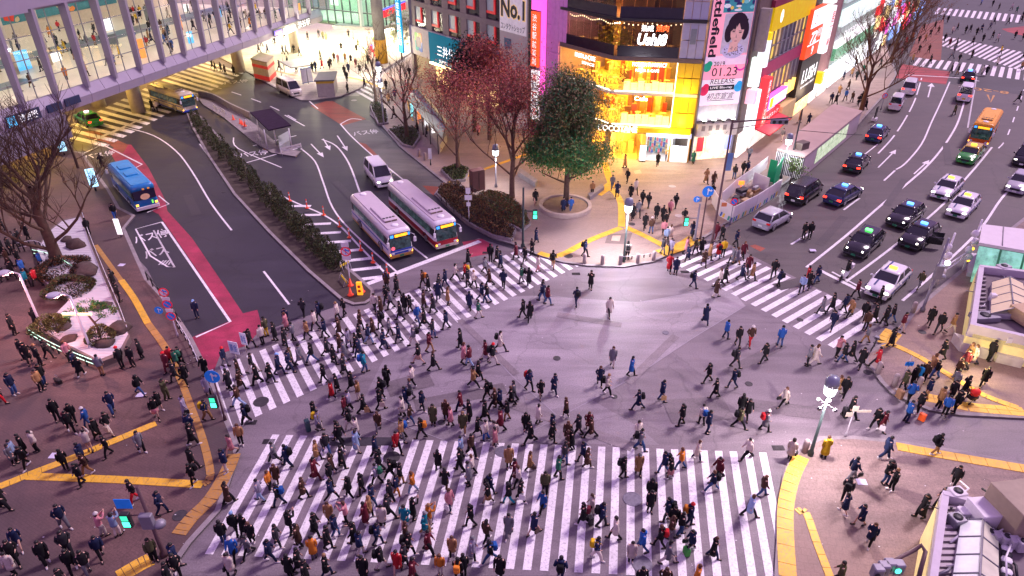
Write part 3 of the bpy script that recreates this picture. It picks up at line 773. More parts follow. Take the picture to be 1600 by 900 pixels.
# ---------- office building with red window frames
pa = Plane(G(640, 119), G(949, 248))
off_ = bld('office_building', 'grey office block with red L-shaped window frames and a teal bank board', 'building', pa)
FAC = mat('facade_taupe', (.24, .20, .185), .8, var=.1, scale=.5)
b = MB(); b.box((1.2, .55, 0), (28.2, 14, 22)); obj('core', b, mat('core_dark', (.05, .045, .05), .7), off_)
WGL = mat('window_grey_lit', (.30, .34, .36), .3, var=.15, scale=.8, emit=.18); WDK = mat('window_dark', (.03, .03, .035), .2, var=.3)
REDF = mat('frame_red', (.72, .02, .03), .5, emit=.25)  # frame paint given slight emission of its own, no lamp
wg = MB(); wg.box((0, .3, .75), (1.75, .36, 2.75)); wgm = wg.mesh('window', WGL)
wl = MB(); wl.box((0, .18, 2.75-2.75+.42), (2.1, .4, .75)); wl.box((1.75, .18, .75), (2.1, .4, 2.8)); wlm = wl.mesh('window_frame', REDF)
wd = MB(); wd.box((2.14, .34, .0), (3.5, .4, 2.75)); wd.box((.15, .34, -.35), (2.1, .4, .4)); wdm = wd.mesh('window', WDK)
rows = [(9.0, [3.3, 8.6, 13.9, 19.1, 24.3]), (12.9, [3.3, 8.6, 13.9, 19.1, 24.3]), (16.8, [3.3, 8.6, 13.9, 19.1, 24.3])]
b = MB()
for z, us in rows:
    for u in us:
        o = obj('window', wgm, None, off_, (u, 0, z)); obj('window', wdm, None, off_, (u, 0, z)); f = obj('window_frame', wlm, None, off_, (u, 0, z))
    for u0, u1 in zip([1.2]+[u+3.5 for u in us], us+[28.2]): b.box((u0, .12, z-.35), (u1-.02, .5, z+2.75))
    b.box((1.2, .1, z+2.77), (28.2, .5, z+3.53))
b.box((1.2, .11, 0), (1.9, .5, 8.6)); obj('facade_panels', b, FAC, off_)
b = MB(); b.box((1.2, -.06, 4.2), (28.2, .4, 8.62)); obj('fascia', b, mat('board_pale', (.50, .46, .44), .7), off_)
TEAL = mat('board_teal', (.0, .05, .085), .8, var=.15, scale=.4, emit=.55, ec=(0, .19, .30), spec=.1)
b = MB(); b.box((7.9, -.16, 3.5), (27.8, -.07, 8.5)); obj('sign_board', b, TEAL, off_)
txt('三井住友信託銀行', SIGNW, off_, 17.5, 6.1, 14, 1.7, off=-.19, bold=.01)
txt('SUMITOMO MITSUI TRUST BANK', SIGNW, off_, 17, 4.5, 12, .5, off=-.19)
for k, (c, du, dz, s) in enumerate((('green', -.55, .6, (.9, .9)), ('orange', .45, .65, (.8, .85)), ('teal', -.45, -.5, (.85, .9)), ('blue', .55, -.55, (.8, .9)))):
    b = MB(); x, z = 4.3+du, 6.3+dz; sx, sz = math.copysign(.5, du), math.copysign(.62, dz)
    b.add([Vector((x+sx*p[0]*1.35, -.09-.002*k, z+sz*p[1]*1.35)) for p in ((-.9, .9), (.5, 1.1), (1, .9), (1.1, -.8), (.6, -.9), (.3, .35), (-.9, .25))], [list(range(7)) if sx*sz < 0 else list(range(7))[::-1]])
    obj('emblem_petal', b, mat('emblem_'+c, {'green': (.15, .38, .05), 'orange': (.75, .2, .02), 'teal': (.0, .2, .2), 'blue': (.02, .08, .35)}[c], .5, emit=.3), off_)
b = MB(); b.box((1.5, .45, 0), (28.1, .6, 4.1)); obj('shopfront_wall', b, mat('stone_tan', (.38, .30, .18), .7, var=.15), off_)
for i in range(7):
    u = 9+i*2.6; b = MB(); b.box((u, .3, .5), (u+2.1, .44, 3.4)); obj('shop_window', b, glow('shop_window_gold', (1, .70, .28), 2.0, var=.45, scale=1.6), off_)
b = MB(); b.box((8.4, -.5, 3.75), (27.4, .2, 4.0)); obj('canopy_light', b, L_WARM, off_)
# vertical blue blade sign
bsm = Matrix(((0, 0, 1, 0), (0, 0, 0, 0), (0, 0, 0, 0), (0, 0, 0, 1)))
for i, ch in enumerate('三井住友信託銀行'):
    M4 = Matrix(((.98, 0, 0, .0), (.0, 0, -1, -1.28), (0, 1, 0, 13.9-i*1.15), (0, 0, 0, 1)))
    lettering(ch, SIGNW, off_, M4, w=1.15, h=1.0)
b = MB(); b.box((-.8, -1.26, 4.1), (.8, -1.0, 22)); obj('blade_sign', b, [glow('blade_blue', (.0, .30, .62), .6)], off_)
# billboard at the right end of the office block
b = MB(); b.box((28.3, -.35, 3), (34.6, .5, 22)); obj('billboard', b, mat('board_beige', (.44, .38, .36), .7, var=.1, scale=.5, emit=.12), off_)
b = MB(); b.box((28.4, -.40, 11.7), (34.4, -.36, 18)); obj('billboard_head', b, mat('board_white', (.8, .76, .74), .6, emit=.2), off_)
txt('No.1', glow('gold_edge', (.75, .5, .2), .6), off_, 31.4, 14.7, 5.6, 2.6, off=-.42, bold=.06); txt('No.1', INK, off_, 31.4, 14.7, 5.3, 2.35, off=-.44, bold=.035)
txt('コンタクトショップ', INK, off_, 31.4, 12.4, 5.4, .85, off=-.43)
b = MB(); b.box((29.4, -.38, 9.6), (31.0, -.36, 10.9)); b.ell((31.3, -.3, 7.6), (1.1, .12, .75), 12, 6, 1); b.box((30.4, -.38, 5), (32.2, -.36, 6.9), 2); obj('poster_art', b, [mat('poster_slate', (.08, .14, .22), .6), mat('poster_white', (.6, .62, .66), .6), mat('poster_grey', (.30, .27, .27), .6)], off_)
# narrow magenta-lit building squeezed beside it
nar = thing('narrow_building', 'narrow building lit magenta with a red vertical sign beside the corner shop', 'building', pa.pt(34.9, 0), pa.rot)
b = MB(); b.box((0, .3, 0), (5.6, 12, 22)); obj('body', b, mat('panel_mauve', (.32, .2, .34), .5, var=.1, emit=.0), nar)
b = MB()
for i in range(6): b.box((3.2+.0, .1, 3.2*i+1), (5.5, .32, 3.2*i+4.1), 0)
obj('wall_panel', b, mat('panel_magenta', (.45, .16, .42), .5, emit=.25), nar)
b = MB(); b.box((.1, -.5, 0), (.7, .3, 22)); obj('downpipe_casing', b, DARKM, nar)
b = MB(); b.box((.9, -.7, 8.4), (2.4, -.4, 15)); obj('sign_board', b, glow('sign_orange_red', (.9, .10, .02), 1.0), nar)
for i, ch in enumerate('渋谷駅前薬局'): txt(ch, SIGNW, nar, 1.65, 14.3-i*1.05, .85, .85, off=-.73)
b = MB(); b.box((.8, -.6, 15.2), (2.6, -.3, 22)); b.box((2.65, -.5, 5), (2.9, .2, 22)); obj('sign_board', b, SIGNM, nar)
b = MB(); b.box((1.0, -.65, 1.5), (2.5, -.3, 7.9)); obj('sign_board', b, SIGNW, nar)
for i, ch in enumerate('薬Drug'): txt(ch, INKB if i % 2 else SIGNR, nar, 1.75, 7.0-i*1.1, .9, .9, off=-.68)
# ---------- the corner shop building with yellow-lit floors
pb = Plane(G(949, 248), G(1076, 256))
cor = thing('corner_building', 'yellow-lit corner building with cafe floors and a dark glazed restaurant above', 'building', pb.o)
C0 = Vector(pb.o)
WL = 9.6
def foot(o0=0., back=9.):
    """footprint: left wing along the office street line, front towards the crossing"""
    return [pa.pt(50.6-WL, 0, o0), pa.pt(50.2, 0, o0).lerp(pb.pt(.4, 0, o0), .0), pb.pt(.35, 0, o0), pb.pt(9.5, 0, o0), pb.pt(9.5, 0, -back), pa.pt(50.6-WL, 0, -back)]
GOLD = mat('panel_gold', (.80, .54, .008), .45, var=.16, scale=.7); CAFEW = mat('cafe_wall', (.70, .44, .10), .7, var=.12); WOODF = mat('floor_wood', (.50, .33, .12), .5, var=.2)
DWOOD = mat('dark_wood', (.16, .085, .05), .5, var=.3, scale=1.2); GREYP = mat('panel_pale_blue', (.40, .42, .52), .5, var=.06)
for z0, z1, m in ((3.35, 4.35, mat('fascia_brown', (.16, .10, .05), .6)), (7.85, 8.2, CREAM), (11.6, 12.05, mat('edge_brown', (.16, .12, .10), .6)), (15.8, 16.1, DARKM), (19.8, 20.2, DARKM)):
    b = MB(); b.prism(foot(.15 if z0 < 12 else .3), z0, z1, 0); objw('floor_slab', b, m, cor)
b = MB(); b.prism([p for p in (pa.pt(50.6-WL, 0, -7.5), pa.pt(48, 0, -7.5), pb.pt(9.5, 0, -7.5), pb.pt(9.5, 0, -9), pa.pt(50.6-WL, 0, -9))], 0, 20, 0); objw('back_wall', b, CAFEW, cor)
b = MB()
def bw(b, pl, u0, u1, z0, z1, o0, o1, mi=0):
    q = [pl.pt(u0, 0, o0), pl.pt(u1, 0, o0), pl.pt(u1, 0, o1), pl.pt(u0, 0, o1)]
    return b.prism(q, z0, z1, mi)
for i, u in enumerate((7.0, 7.85, 8.7)):
    for k, (z, h) in enumerate(((4.4, 1.6), (6.05, 1.75), (8.25, 1.7), (10.0, 1.6))):
        b = MB(); bw(b, pb, u, u+.8, z, z+h-.04, -.4, .08+.05*((i+k) % 2)); objw('wall_panel', b, GOLD, cor)
    for k, (z, h) in enumerate(((12.1, 1.9), (14.05, 1.75), (16.15, 1.8), (18., 1.8))):
        b = MB(); bw(b, pb, u, u+.8, z, z+h-.04, -.4, .08+.03*((i+k) % 2)); objw('wall_panel', b, GREYP, cor)
b = MB(); bw(b, pb, 7.95, 8.55, 13.6, 15.2, .12, .16); objw('vent_grille', b, mat('vent', (.22, .26, .27), .6), cor)
for i in range(4):
    b = MB(); bw(b, pa, 39.1+i*.75, 39.8+i*.75, 12.1, 20, -.4, .1); objw('wall_panel', b, mat('panel_magenta', (.45, .16, .42), .5), cor)
# rooms
def room_bits(z0, z1, dark):
    zc = z1-.12
    b = MB()
    if dark:
        for i in range(5): bw(b, pb, .6+i*1.3, .9+i*1.3, zc, zc+.1, -4.6, -1)
        for i in range(5): bw(b, pa, 42+i*1.7, 42.3+i*1.7, zc, zc+.1, -4.6, -1)
        objw('ceiling_light', b, glow('restaurant_light', (1, .5, .18), 34), cor)
    else:
        for w_ in (-5.2, -3.2, -1.2):
            bw(b, pb, .4, 6.8, zc, zc+.1, w_-.5, w_+.35); bw(b, pa, 41.4, 49.5, zc, zc+.1, w_-.5, w_+.35)
        objw('ceiling_light', b, glow('cafe_light', (1, .66, .08), 19), cor)
    b = MB(); b.prism(foot(-.25, 7.4), z0+.005, z0+.02, 0); objw('room_floor', b, DWOOD if dark else WOODF, cor)
room_bits(4.35, 7.85, 0); room_bits(8.2, 11.6, 0); room_bits(12.05, 15.8, 1); room_bits(16.1, 19.8, 1)
for z in (12.05, 16.1):
    b = MB(); bw(b, pb, 0, 9.4, z, z+3.6, -7.4, -7.2); bw(b, pa, 41, 49, z, z+3.6, -7.4, -7.2); objw('room_wall', b, DWOOD, cor)
random.seed(8)
# shelves, columns and pictures along the back of the cafe floors
SHB = [mat('shelf_amber', (.40, .19, .03), .6), mat('shelf_brown', (.16, .07, .02), .6), mat('shelf_cream', (.75, .62, .35), .6), mat('shelf_red', (.4, .05, .03), .6)]
for z in (4.4, 8.25):
    for pl_, n_, u_ in ((pb, 7, .5), (pa, 9, 41.5)):
        for i in range(n_):
            h = random.uniform(.9, 2.6); w_ = -random.uniform(3.2, 6.8); b = MB(); bw(b, pl_, u_+i*.92, u_+i*.92+random.uniform(.35, .85), z, z+h, w_, w_+.4); objw('shelf', b, random.choice(SHB), cor)
    for u_ in (2.2, 4.6): b = MB(); bw(b, pb, u_, u_+.14, z, z+3.2, -3.1, -2.96); objw('column', b, SHB[1], cor)
# glazing, one pane at a time
for z0, z1, pm in ((4.45, 7.8, PANE), (8.3, 11.55, PANE), (12.1, 15.75, PANED), (16.15, 19.75, PANED)):
    for i in range(5):
        b = MB(); bw(b, pb, .4+i*1.31, .4+(i+1)*1.31-.04, z0, z1, -.02, 0); objw('pane', b, pm, cor)
    for i in range(7):
        b = MB(); bw(b, pa, 41.2+i*1.28, 41.2+(i+1)*1.28-.04, z0, z1, -.02, 0); objw('pane', b, pm, cor)
for z in (12.05, 16.1):
    b = MB(); bw(b, pb, .2, 6.9, z, z+1.15, .02, .08); bw(b, pa, 41, 50.4, z, z+1.15, .02, .08); objw('balustrade', b, mat('balustrade_dark', (.025, .022, .035), .15, spec=.6), cor)
b = MB()
for z in (4.4, 8.25): 
    bw(b, pb, .2, 6.95, z-.04, z+.06, .16, .24); bw(b, pa, 41, 50.5, z-.04, z+.06, .16, .24)
bw(b, pb, 6.9, 6.98, 4.4, 11.6, .1, .16)
objw('edge_light', b, glow('edge_white', (1, .93, .72), 3.5), cor)
# counters along the cafe windows, their lit fronts put in as emission
for z in (4.37, 8.22):
    for i in range(7):
        h = random.choice((.8, .95, 1.05)); b = MB(); bw(b, pb, 1.2+i*.8, 1.2+i*.8+.74, z, z+h, -.75, -.25); objw('counter', b, glow('counter_glow', (1, .80, .42), .9, var=.15), cor)
    b = MB()
    for i in range(120):
        t = random.random(); q = pb.pt(random.uniform(.3, 1.5), 0, random.uniform(-1.2, -.2)) if i % 2 else pa.pt(50.4-random.uniform(.2, 1.6), 0, random.uniform(-1.3, -.3))
        q.z = z + random.uniform(.2, 3.0); a = Vector((random.uniform(-1, 1), random.uniform(-1, 1), random.uniform(-1, 1))).normalized()*.22; c = a.cross(Vector((.3, .5, .8))).normalized()*.16
        b.add([q-a, q+c, q+a, q-c], [(0, 1, 2, 3)])
    o = objw('gold_leaves', b, mat('leaf_gold', (.80, .55, .10), .5, var=.3, emit=.35), cor); o['kind'] = 'stuff'
# restaurant: string lights, foliage, sign
b = MB()
for i in range(26):
    t = i/25; q = pa.pt(41.2+9.2*t, 0, -.5); q.z = 15.45-.25*math.sin(t*3*PI) ** 2; b.ell(q, (.07, .07, .07), 6, 4)
for i in range(14):
    t = i/13; q = pb.pt(.2+6.6*t, 0, -.5); q.z = 15.5-.2*math.sin(t*2*PI)**2; b.ell(q, (.07, .07, .07), 6, 4)
objw('string_light', b, glow('bulb_warm', (1, .72, .35), 14), cor)
b = MB()
for i in range(260):
    q = pa.pt(random.uniform(46.5, 50.3), 0, random.uniform(-2.2, -.6)) if i % 3 else pb.pt(random.uniform(.2, 2.0), 0, random.uniform(-2, -.5))
    q.z = 12.6+random.uniform(0, 2.7)*random.random()**.4; a = Vector((random.uniform(-1, 1), random.uniform(-1, 1), random.uniform(-1, 1))).normalized()*.26; c = a.cross(Vector((.3, .5, .8))).normalized()*.15
    b.add([q-a, q+c, q+a, q-c], [(0, 1, 2, 3)])
o = objw('indoor_plants', b, mat('leaf_amber', (.42, .30, .04), .6, var=.4, emit=.2), cor); o['kind'] = 'stuff'
def ctext(s, m, pl, u, z, w_, h, off=.12, root=None, **k):
    root = root or cor; q = pl.pt(u, z, off)-root.location
    M4 = Matrix(((pl.d.x, 0, pl.n.x, q.x), (pl.d.y, 0, pl.n.y, q.y), (0, 1, 0, q.z), (0, 0, 0, 1)))
    return lettering(s, m, root, M4, w=w_, h=h, **k)
NEON = glow('neon_white', (1, 1, 1), 4); NEONR = glow('neon_red', (1, .12, .03), 3.5)
ctext('熟成', NEON, pb, 3.3, 15.1, 1.3, .65); ctext('焼肉', NEONR, pb, 4.9, 15.15, 1.3, .7)
ctext('Ushi8', NEON, pb, 3.9, 13.95, 3.2, 1.25, bold=.03, shear=.2)
ctext("L'OCCITANE", glow('letters_white', (1, 1, .97), 1.6), pb, .95, 3.88, 4.6, .75, off=.26, bold=.02)
ctext('MODERN PHARMACY', NEON, pb, 3.9, 11.25, 3.8, .45, off=.06); ctext('PASTA & CAFE', NEON, pb, 3.7, 10.6, 2.6, .3, off=.06); ctext('Cafe', NEON, pb, 3.3, 7.45, 1.5, .5, off=.06)
ctext('PASTA & CAFE', NEON, pa, 45.6, 11.1, 3.6, .5, off=.06); ctext('SINCE', NEON, pa, 46.2, 10.4, 2.2, .3, off=.06)
for z_ in (15.3, 19.2):
    for pl_, u_ in ((pb, 1.5), (pb, 5), (pa, 43), (pa, 47)): lamp('restaurant_fill', pl_.pt(u_, z_, -2.2), 190, (1, .52, .2), .12)  # added points brightening the restaurant floors, no fixture modelled
# ground floor
def shop_unit(u0, u1, m_wall, light, name, depth=5, pl=pb):
    b = MB(); bw(b, pl, u0, u1, .1, 3.3, -depth, -depth+.15); bw(b, pl, u0, u0+.1, .1, 3.3, -depth, 0); bw(b, pl, u1-.1, u1, .1, 3.3, -depth, 0); bw(b, pl, u0, u1, .1, .15, -depth, 0)
    objw(name, b, m_wall, cor)
    b = MB()
    for w_ in (-.8, -2.4, -4): bw(b, pl, u0+.2, u1-.2, 3.2, 3.28, w_-.4, w_+.3)
    objw('ceiling_light', b, light, cor)
SHOPL = glow('shop_warm_light', (1, .58, .12), 8); SHOPW = glow('shop_cool_light', (.95, .97, 1), 3)
shop_unit(.2, 3.9, mat('shop_wall_gold', (.85, .6, .18), .6), SHOPL, 'shop_interior'); shop_unit(4.4, 7.1, mat('shop_wall_white', (.8, .78, .78), .6), SHOPW, 'shop_interior'); shop_unit(7.3, 9.4, mat('shop_wall_white', (.8, .78, .78), .6), SHOPW, 'shop_interior')
shop_unit(41.2, 50.0, mat('shop_wall_gold', (.85, .6, .18), .6), SHOPL, 'shop_interior', pl=pa)
random.seed(5)
for k in range(3):
    b = MB(); bw(b, pb, .5+k*.9, 1.2+k*.9, .15, 1.2+.3*k, -2.5, -2)
    objw('display_stand', b, mat('stand_gold', (.7, .45, .1), .5), cor)
GDS = [mat('goods_teal', (.05, .3, .35), .6), mat('goods_rose', (.6, .15, .2), .6), mat('goods_blue_box', (.05, .1, .4), .6), mat('goods_tan', (.5, .35, .2), .6)]
for k in range(9):
    for z_ in (.3, 1.0, 1.7): b = MB(); bw(b, pb, 4.6+k*.27, 4.82+k*.27, z_, z_+random.uniform(.3, .6), -3.2+.3*(k % 3), -2.9+.3*(k % 3)); objw('goods', b, GDS[(k+int(z_*3)) % 4], cor)
b = MB(); bw(b, pb, 3.95, 4.35, .12, 3.3, -1, .05); objw('pillar', b, mat('pillar_gold', (.45, .26, .04), .5), cor)
for q_ in ((3.5, 3.58, 0, 3.2, -.4, .02), (1.6, 1.66, 0, 3.2, -.1, .02), (7.12, 7.28, .12, 3.3, -1, .05), (9.4, 9.5, .12, 3.3, -4, .05)):
    b = MB(); bw(b, pb, *q_); o_ = objw('door_frame', b, mat('frame_gold', (.4, .22, .03), .4), cor)
for i in range(4):
    b = MB(); bw(b, pb, 7.4+i*.5, 7.85+i*.5, .15, 2.0, -.4, -.3); objw('door_pane', b, glow('fridge_white', (.8, .85, .95), .8, var=.5, scale=4), cor)
b = MB(); bw(b, pb, 4.3, 9.5, 3.2, 3.7, .1, .5); objw('shop_canopy', b, mat('canopy_blue', (.45, .52, .75), .5, emit=.5), cor)
b = MB(); bw(b, pb, 3.2, 9.3, 3.75, 4.3, .16, .9); objw('gold_canopy', b, GOLD, cor)
b = MB(); bw(b, pb, -.3, 3.2, 3.4, 4.34, .2, .24); objw('sign_band', b, mat('sign_band_dark', (.05, .03, .02), .5), cor)
lamp('shop_lamp', pb.pt(2, 2.9, 1.0), 1500, (1, .62, .14), .12); lamp('facade_fill', pb.pt(8.1, 4.7, 1.3), 420, (1, .70, .12), .1); lamp('facade_fill', pb.pt(8.1, 8.3, 1.3), 260, (1, .70, .12), .1); lamp('shop_lamp', pa.pt(46, 2.9, 1.2), 1500, (1, .60, .12), .12); lamp('shop_lamp', pb.pt(6.8, 2.9, 1.2), 650, (1, .9, .78), .8)  # shop light spill, plus fill added to brighten the gold panels
# illuminated menu board on the pavement
def stand_board(px, py, w_, h, rot, m, label, cat='sign', name='sign_stand', s=None):
    c = G(px, py, .13); t = thing(name, label, cat, c, rot)
    b = MB(); b.box((-w_/2, -.06, .12), (w_/2, .06, h)); obj('board', b, m, t)
    b = MB(); b.box((-w_/2-.03, -.2, 0), (w_/2+.03, .2, .1)); b.box((-w_/2-.03, -.07, .1), (-w_/2, .07, h+.03)); b.box((w_/2, -.07, .1), (w_/2+.03, .07, h+.03)); b.box((-w_/2-.03, -.07, h), (w_/2+.03, .07, h+.03)); obj('frame', b, DARKM, t)
    if s: txt(s, INK, t, 0, h*.6, w_*.8, off=-.07)
    return t
stand_board(1003, 252, .75, 2.0, pb.rot, SIGNW, 'white lit sign board standing by the gold shop pillar', s='SALE')
# ---------- billboard building with the tall pink poster
pd = Plane(G(1083, 252), G(1146, 247))
bb = bld('billboard_building', 'slim building carrying a tall pink music poster between the cafe block and the side street', 'building', pd)
b = MB(); b.box((-.5, .3, 0), (5.6, 10, 22)); obj('body', b, mat('wall_brown', (.17, .13, .11), .7, var=.15), bb)
b = MB(); b.box((-.35, -.1, 6.7), (4.6, .28, 20)); bo = obj('billboard', b, mat('poster_pink', (.85, .48, .70), .6, var=.03, emit=.38), bb)  # print emits faintly, standing for the floodlighting on it
b = MB(); b.box((-.35, -.11, 11.2), (4.6, -.1, 12.2), 0); b.box((-.35, -.112, 6.72), (4.6, -.1, 9.6), 1)
obj('poster_fade', b, [mat('poster_pink_pale', (.86, .62, .78), .6, emit=.38), mat('poster_white_pink', (.86, .76, .84), .6, emit=.42)], bo)
b = MB(); b.box((-.55, -.2, 0), (-.38, .3, 20)); b.box((4.62, -.2, 0), (4.75, .3, 20)); obj('billboard_frame', b, STEEL, bb)
# portrait (generic young singer): flat print
def disc(b, cx, cz, rx, rz, off, mi, n=18, a0=0, sq=None):
    b.add([Vector((cx+rx*math.cos(2*PI*k/n+a0), off, cz+rz*math.sin(2*PI*k/n+a0))) for k in range(n)], [list(range(n))], mi)
b = MB(); PX = 2.9; PZ = 14.6
b.add([(1.25, -.12, 12.4), (4.55, -.12, 12.4), (4.55, -.12, 16.6), (1.25, -.12, 16.6)], [(0, 1, 2, 3)], 0)
disc(b, 2.8, 12.7, 1.35, .85, -.125, 5); b.add([(2.2, -.13, 12.5), (3.4, -.13, 12.7), (3.2, -.13, 13.8), (2.3, -.13, 13.6)], [(0, 1, 2, 3)], 1)
disc(b, 2.95, 15.35, 1.2, 1.35, -.128, 2); disc(b, 3.9, 14.8, .45, 1.0, -.127, 2); disc(b, 2.0, 14.6, .5, 1.0, -.127, 2)
b.add([Vector((p[0], -.134, p[1])) for p in ((2.15, 15.1), (2.25, 14.2), (2.75, 13.35), (3.15, 13.25), (3.6, 13.9), (3.8, 15.0), (3.3, 15.7), (2.5, 15.75))], [list(range(8))], 1)
for pts in (((2.0, 16.2), (2.1, 14.6), (2.45, 15.0), (2.75, 14.95), (2.95, 16.3)), ((2.7, 16.3), (2.85, 15.15), (3.1, 15.6), (3.4, 14.9), (3.75, 14.9), (3.95, 14.2), (4.1, 16.0))):
    b.add([Vector((p[0], -.138, p[1])) for p in pts], [list(range(len(pts)))], 2)
for x, z in ((2.55, 14.72), (3.35, 14.6)): disc(b, x, z, .17, .06, -.142, 2); b.add([(x-.22, -.142, z+.14), (x+.22, -.142, z+.12), (x+.2, -.142, z+.18), (x-.2, -.142, z+.2)], [(0, 1, 2, 3)], 2)
disc(b, 2.95, 13.72, .2, .05, -.142, 3); b.add([(2.92, -.142, 14.5), (3.05, -.142, 14.05), (2.85, -.142, 14.08)], [(0, 1, 2)], 4)
random.seed(2)
for i in range(40): disc(b, 2.8+random.uniform(-1.1, 1.1), 12.7+random.uniform(-.55, .5), .07, .05, -.14, random.choice((2, 6)), 6)
obj('portrait', b, [mat('print_grey', (.52, .46, .56), .6, emit=.3), mat('print_skin', (.72, .42, .38), .6, emit=.3), mat('print_hair', (.03, .015, .03), .6), mat('print_lip', (.5, .16, .17), .6, emit=.2), mat('print_shade', (.5, .26, .24), .6, emit=.2), mat('print_lilac', (.55, .48, .7), .6, emit=.3), mat('print_navy', (.05, .05, .2), .6)], bo)
b = MB(); b.add([(.95, -.12, 16.7), (4.55, -.12, 16.7), (4.55, -.12, 20), (.95, -.12, 20)], [(0, 1, 2, 3)], 0)
for i in range(24): disc(b, random.uniform(1.1, 4.4), random.uniform(16.9, 19), random.uniform(.15, .5), random.uniform(.1, .3), -.122-.001*i, random.randint(1, 4), 7, random.random())
obj('portrait_clothes', b, [mat('print_teal', (.05, .32, .36), .6, emit=.25), mat('print_navy', (.05, .05, .2), .6), mat('print_yellow', (.8, .6, .1), .6, emit=.3), mat('print_white', (.8, .8, .85), .6, emit=.3), mat('print_aqua', (.2, .6, .6), .6, emit=.25)], bo)
M4 = Matrix(((0, 1, 0, .35), (0, 0, -1, -.14), (-1, 0, 0, 15.9), (0, 0, 0, 1)))
lettering('battlefield', INK, bo, M4, w=7.6, h=.95, bold=.03)
txt('2019.', INK, bo, 1.5, 11.35, 1.5, .5, off=-.14, bold=.01); txt('01.23', INK, bo, 2.2, 10.45, 3.1, .95, off=-.14); txt('RELEASE', INK, bo, 2.15, 9.4, 3.0, .6, off=-.14, shear=.15)
b = MB(); b.box((.55, -.135, 8.4), (3.7, -.115, 8.95)); obj('title_bar', b, INK, bo); txt('LIVE Blu-ray', glow('print_paper', (.9, .86, .9), .4), bo, 2.1, 8.67, 2.7, .33, off=-.15, bold=.01)
txt('初恋宣言', INK, bo, 2.2, 7.75, 3.4, .75, off=-.14, shear=.3); b = MB(); b.box((.6, -.135, 7.2), (3.9, -.12, 7.26)); obj('title_bar', b, INK, bo)
b = MB()
for x, z, r_, mi in ((.0, 11.0, .5, 0), (.25, 11.35, .35, 0), (.0, 8.4, .55, 1), (.2, 8.8, .4, 1), (4.2, 8.6, .5, 2), (4.3, 9.0, .35, 2)): disc(b, x, z, r_, r_, -.13-.002*mi, mi)
for a in range(9):
    q = R(200+a*22); b.add([Vector((4.1+.6*math.cos(q+k*.3)*s, -.136, 11.4+.75*math.sin(q+k*.3)*s)) for k, s in ((0, 1), (0, 1.28), (1.3, 1.28), (1.3, 1))], [(0, 1, 2, 3)[::-1]], 3)
obj('print_splash', b, [mat('splash_green', (.02, .38, .22), .6, emit=.3), mat('splash_red', (.75, .03, .12), .6, emit=.3), mat('splash_blue', (.03, .4, .75), .6, emit=.3), mat('splash_pink', (.8, .05, .45), .6, emit=.3)], bo)
b = MB(); b.box((-.3, -.05, 4.9), (4.6, .28, 6.65)); obj('light_wall', b, mat('wall_glow_white', (.8, .82, .78), .6), bb)
for i in range(4):
    u = .4+i*1.2; b = MB(); b.lathe([(.05, 0), (.28, .3), (.3, .34)], 10, c=(0, 0)); b.box((-.03, 0, -.1), (.03, .5, -.04))
    o = obj('floodlight', b, DARKM, bb, (u, -.55, 4.75))
    g_ = MB(); g_.lathe([(.26, .32), (.27, .36)], 10); obj('lens', g_, glow('flood_lens', (1, .97, .9), 10), o)
    lamp('floodlight_beam', (u, -.45, 5.15), 11, (1, .97, .9), .15, parent=bb)
b = MB(); b.box((-.4, -.7, 3.2), (4.7, .28, 4.7)); obj('shop_fascia', b, mat('fascia_white', (.55, .5, .46), .6), bb)
for i in range(5): b = MB(); b.box((.1+i*.9, -.73, 3.9), (.55+i*.9, -.71, 4.5)); obj('crest_plate', b, mat('crest_grey', (.22, .18, .18), .6), bb)
txt('ショップ', INK, bb, 2.2, 3.5, 2.6, .35, off=-.74)
b = MB(); b.box((-.3, .1, .12), (4.6, .3, 3.2)); obj('shop_interior', b, glow('shop_cream', (1, .82, .55), .8, var=.5, scale=1.5), bb)
for i, (u, m) in enumerate(((.2, SIGNR), (1.3, glow('poster_yellow', (1, .75, .3), 1.2)), (2.6, SIGNW), (3.7, glow('poster_blue', (.3, .35, .9), 1)))):
    b = MB(); b.box((u, -.05, 1.2), (u+.8, .08, 2.9)); obj('shop_poster', b, m, bb)
lamp('shop_lamp', pd.pt(2.2, 2.8, 1.2), 300, (1, .88, .72), .6)
# ---------- side-street row
pc = Plane(G(1165, 238), G(1350, 93))
def row_building(u0, u1, name_label, m, h=22, cat='building'):
    t = thing('street_building', name_label, cat, pc.pt(u0, 0), pc.rot)
    b = MB(); b.box((0, .4, 0), (u1-u0, 10, h)); obj('body', b, m, t); return t
r1 = row_building(-3.2, .8, 'narrow brown street building hung with thin vertical light signs', mat('wall_brown', (.17, .13, .11), .7, var=.15))
for (u, z0, z1, m) in ((.4, 12.5, 17, mat('casing_grey', (.32, .29, .27), .6)), (.4, 8.6, 11.8, glow('panel_white_green', (.85, 1, .88), .9)), (2.2, 10.5, 13.4, glow('panel_white_soft', (.9, .95, 1), .7)), (2.2, 13.5, 14.3, SIGNY), (.5, 6.6, 8.2, glow('panel_pink', (.9, .5, .6), .7)), (1.8, 2.6, 8.0, SIGNW)):
    b = MB(); b.box((u, -.7, z0), (u+.8, .38, z1)); obj('sign_box', b, m, r1)
b = MB(); b.box((.2, .1, .1), (3.6, .4, 3)); obj('shop_interior', b, glow('shop_white', (1, .93, .85), .75, var=.5, scale=1.5), r1)
r2 = row_building(.85, 16.3, 'glass-fronted street building with a yellow band and maroon strip', mat('wall_taupe', (.12, .10, .095), .7, var=.15))
b = MB(); b.box((0, -.12, 14.0), (17.6, .38, 16.6)); obj('yellow_band', b, mat('band_yellow', (.80, .58, .0), .5, emit=.3), r2)
b = MB(); disc(b, 3.2, 15.4, .55, .75, -.14, 0, 10); obj('band_emblem', b, SIGNW, r2)
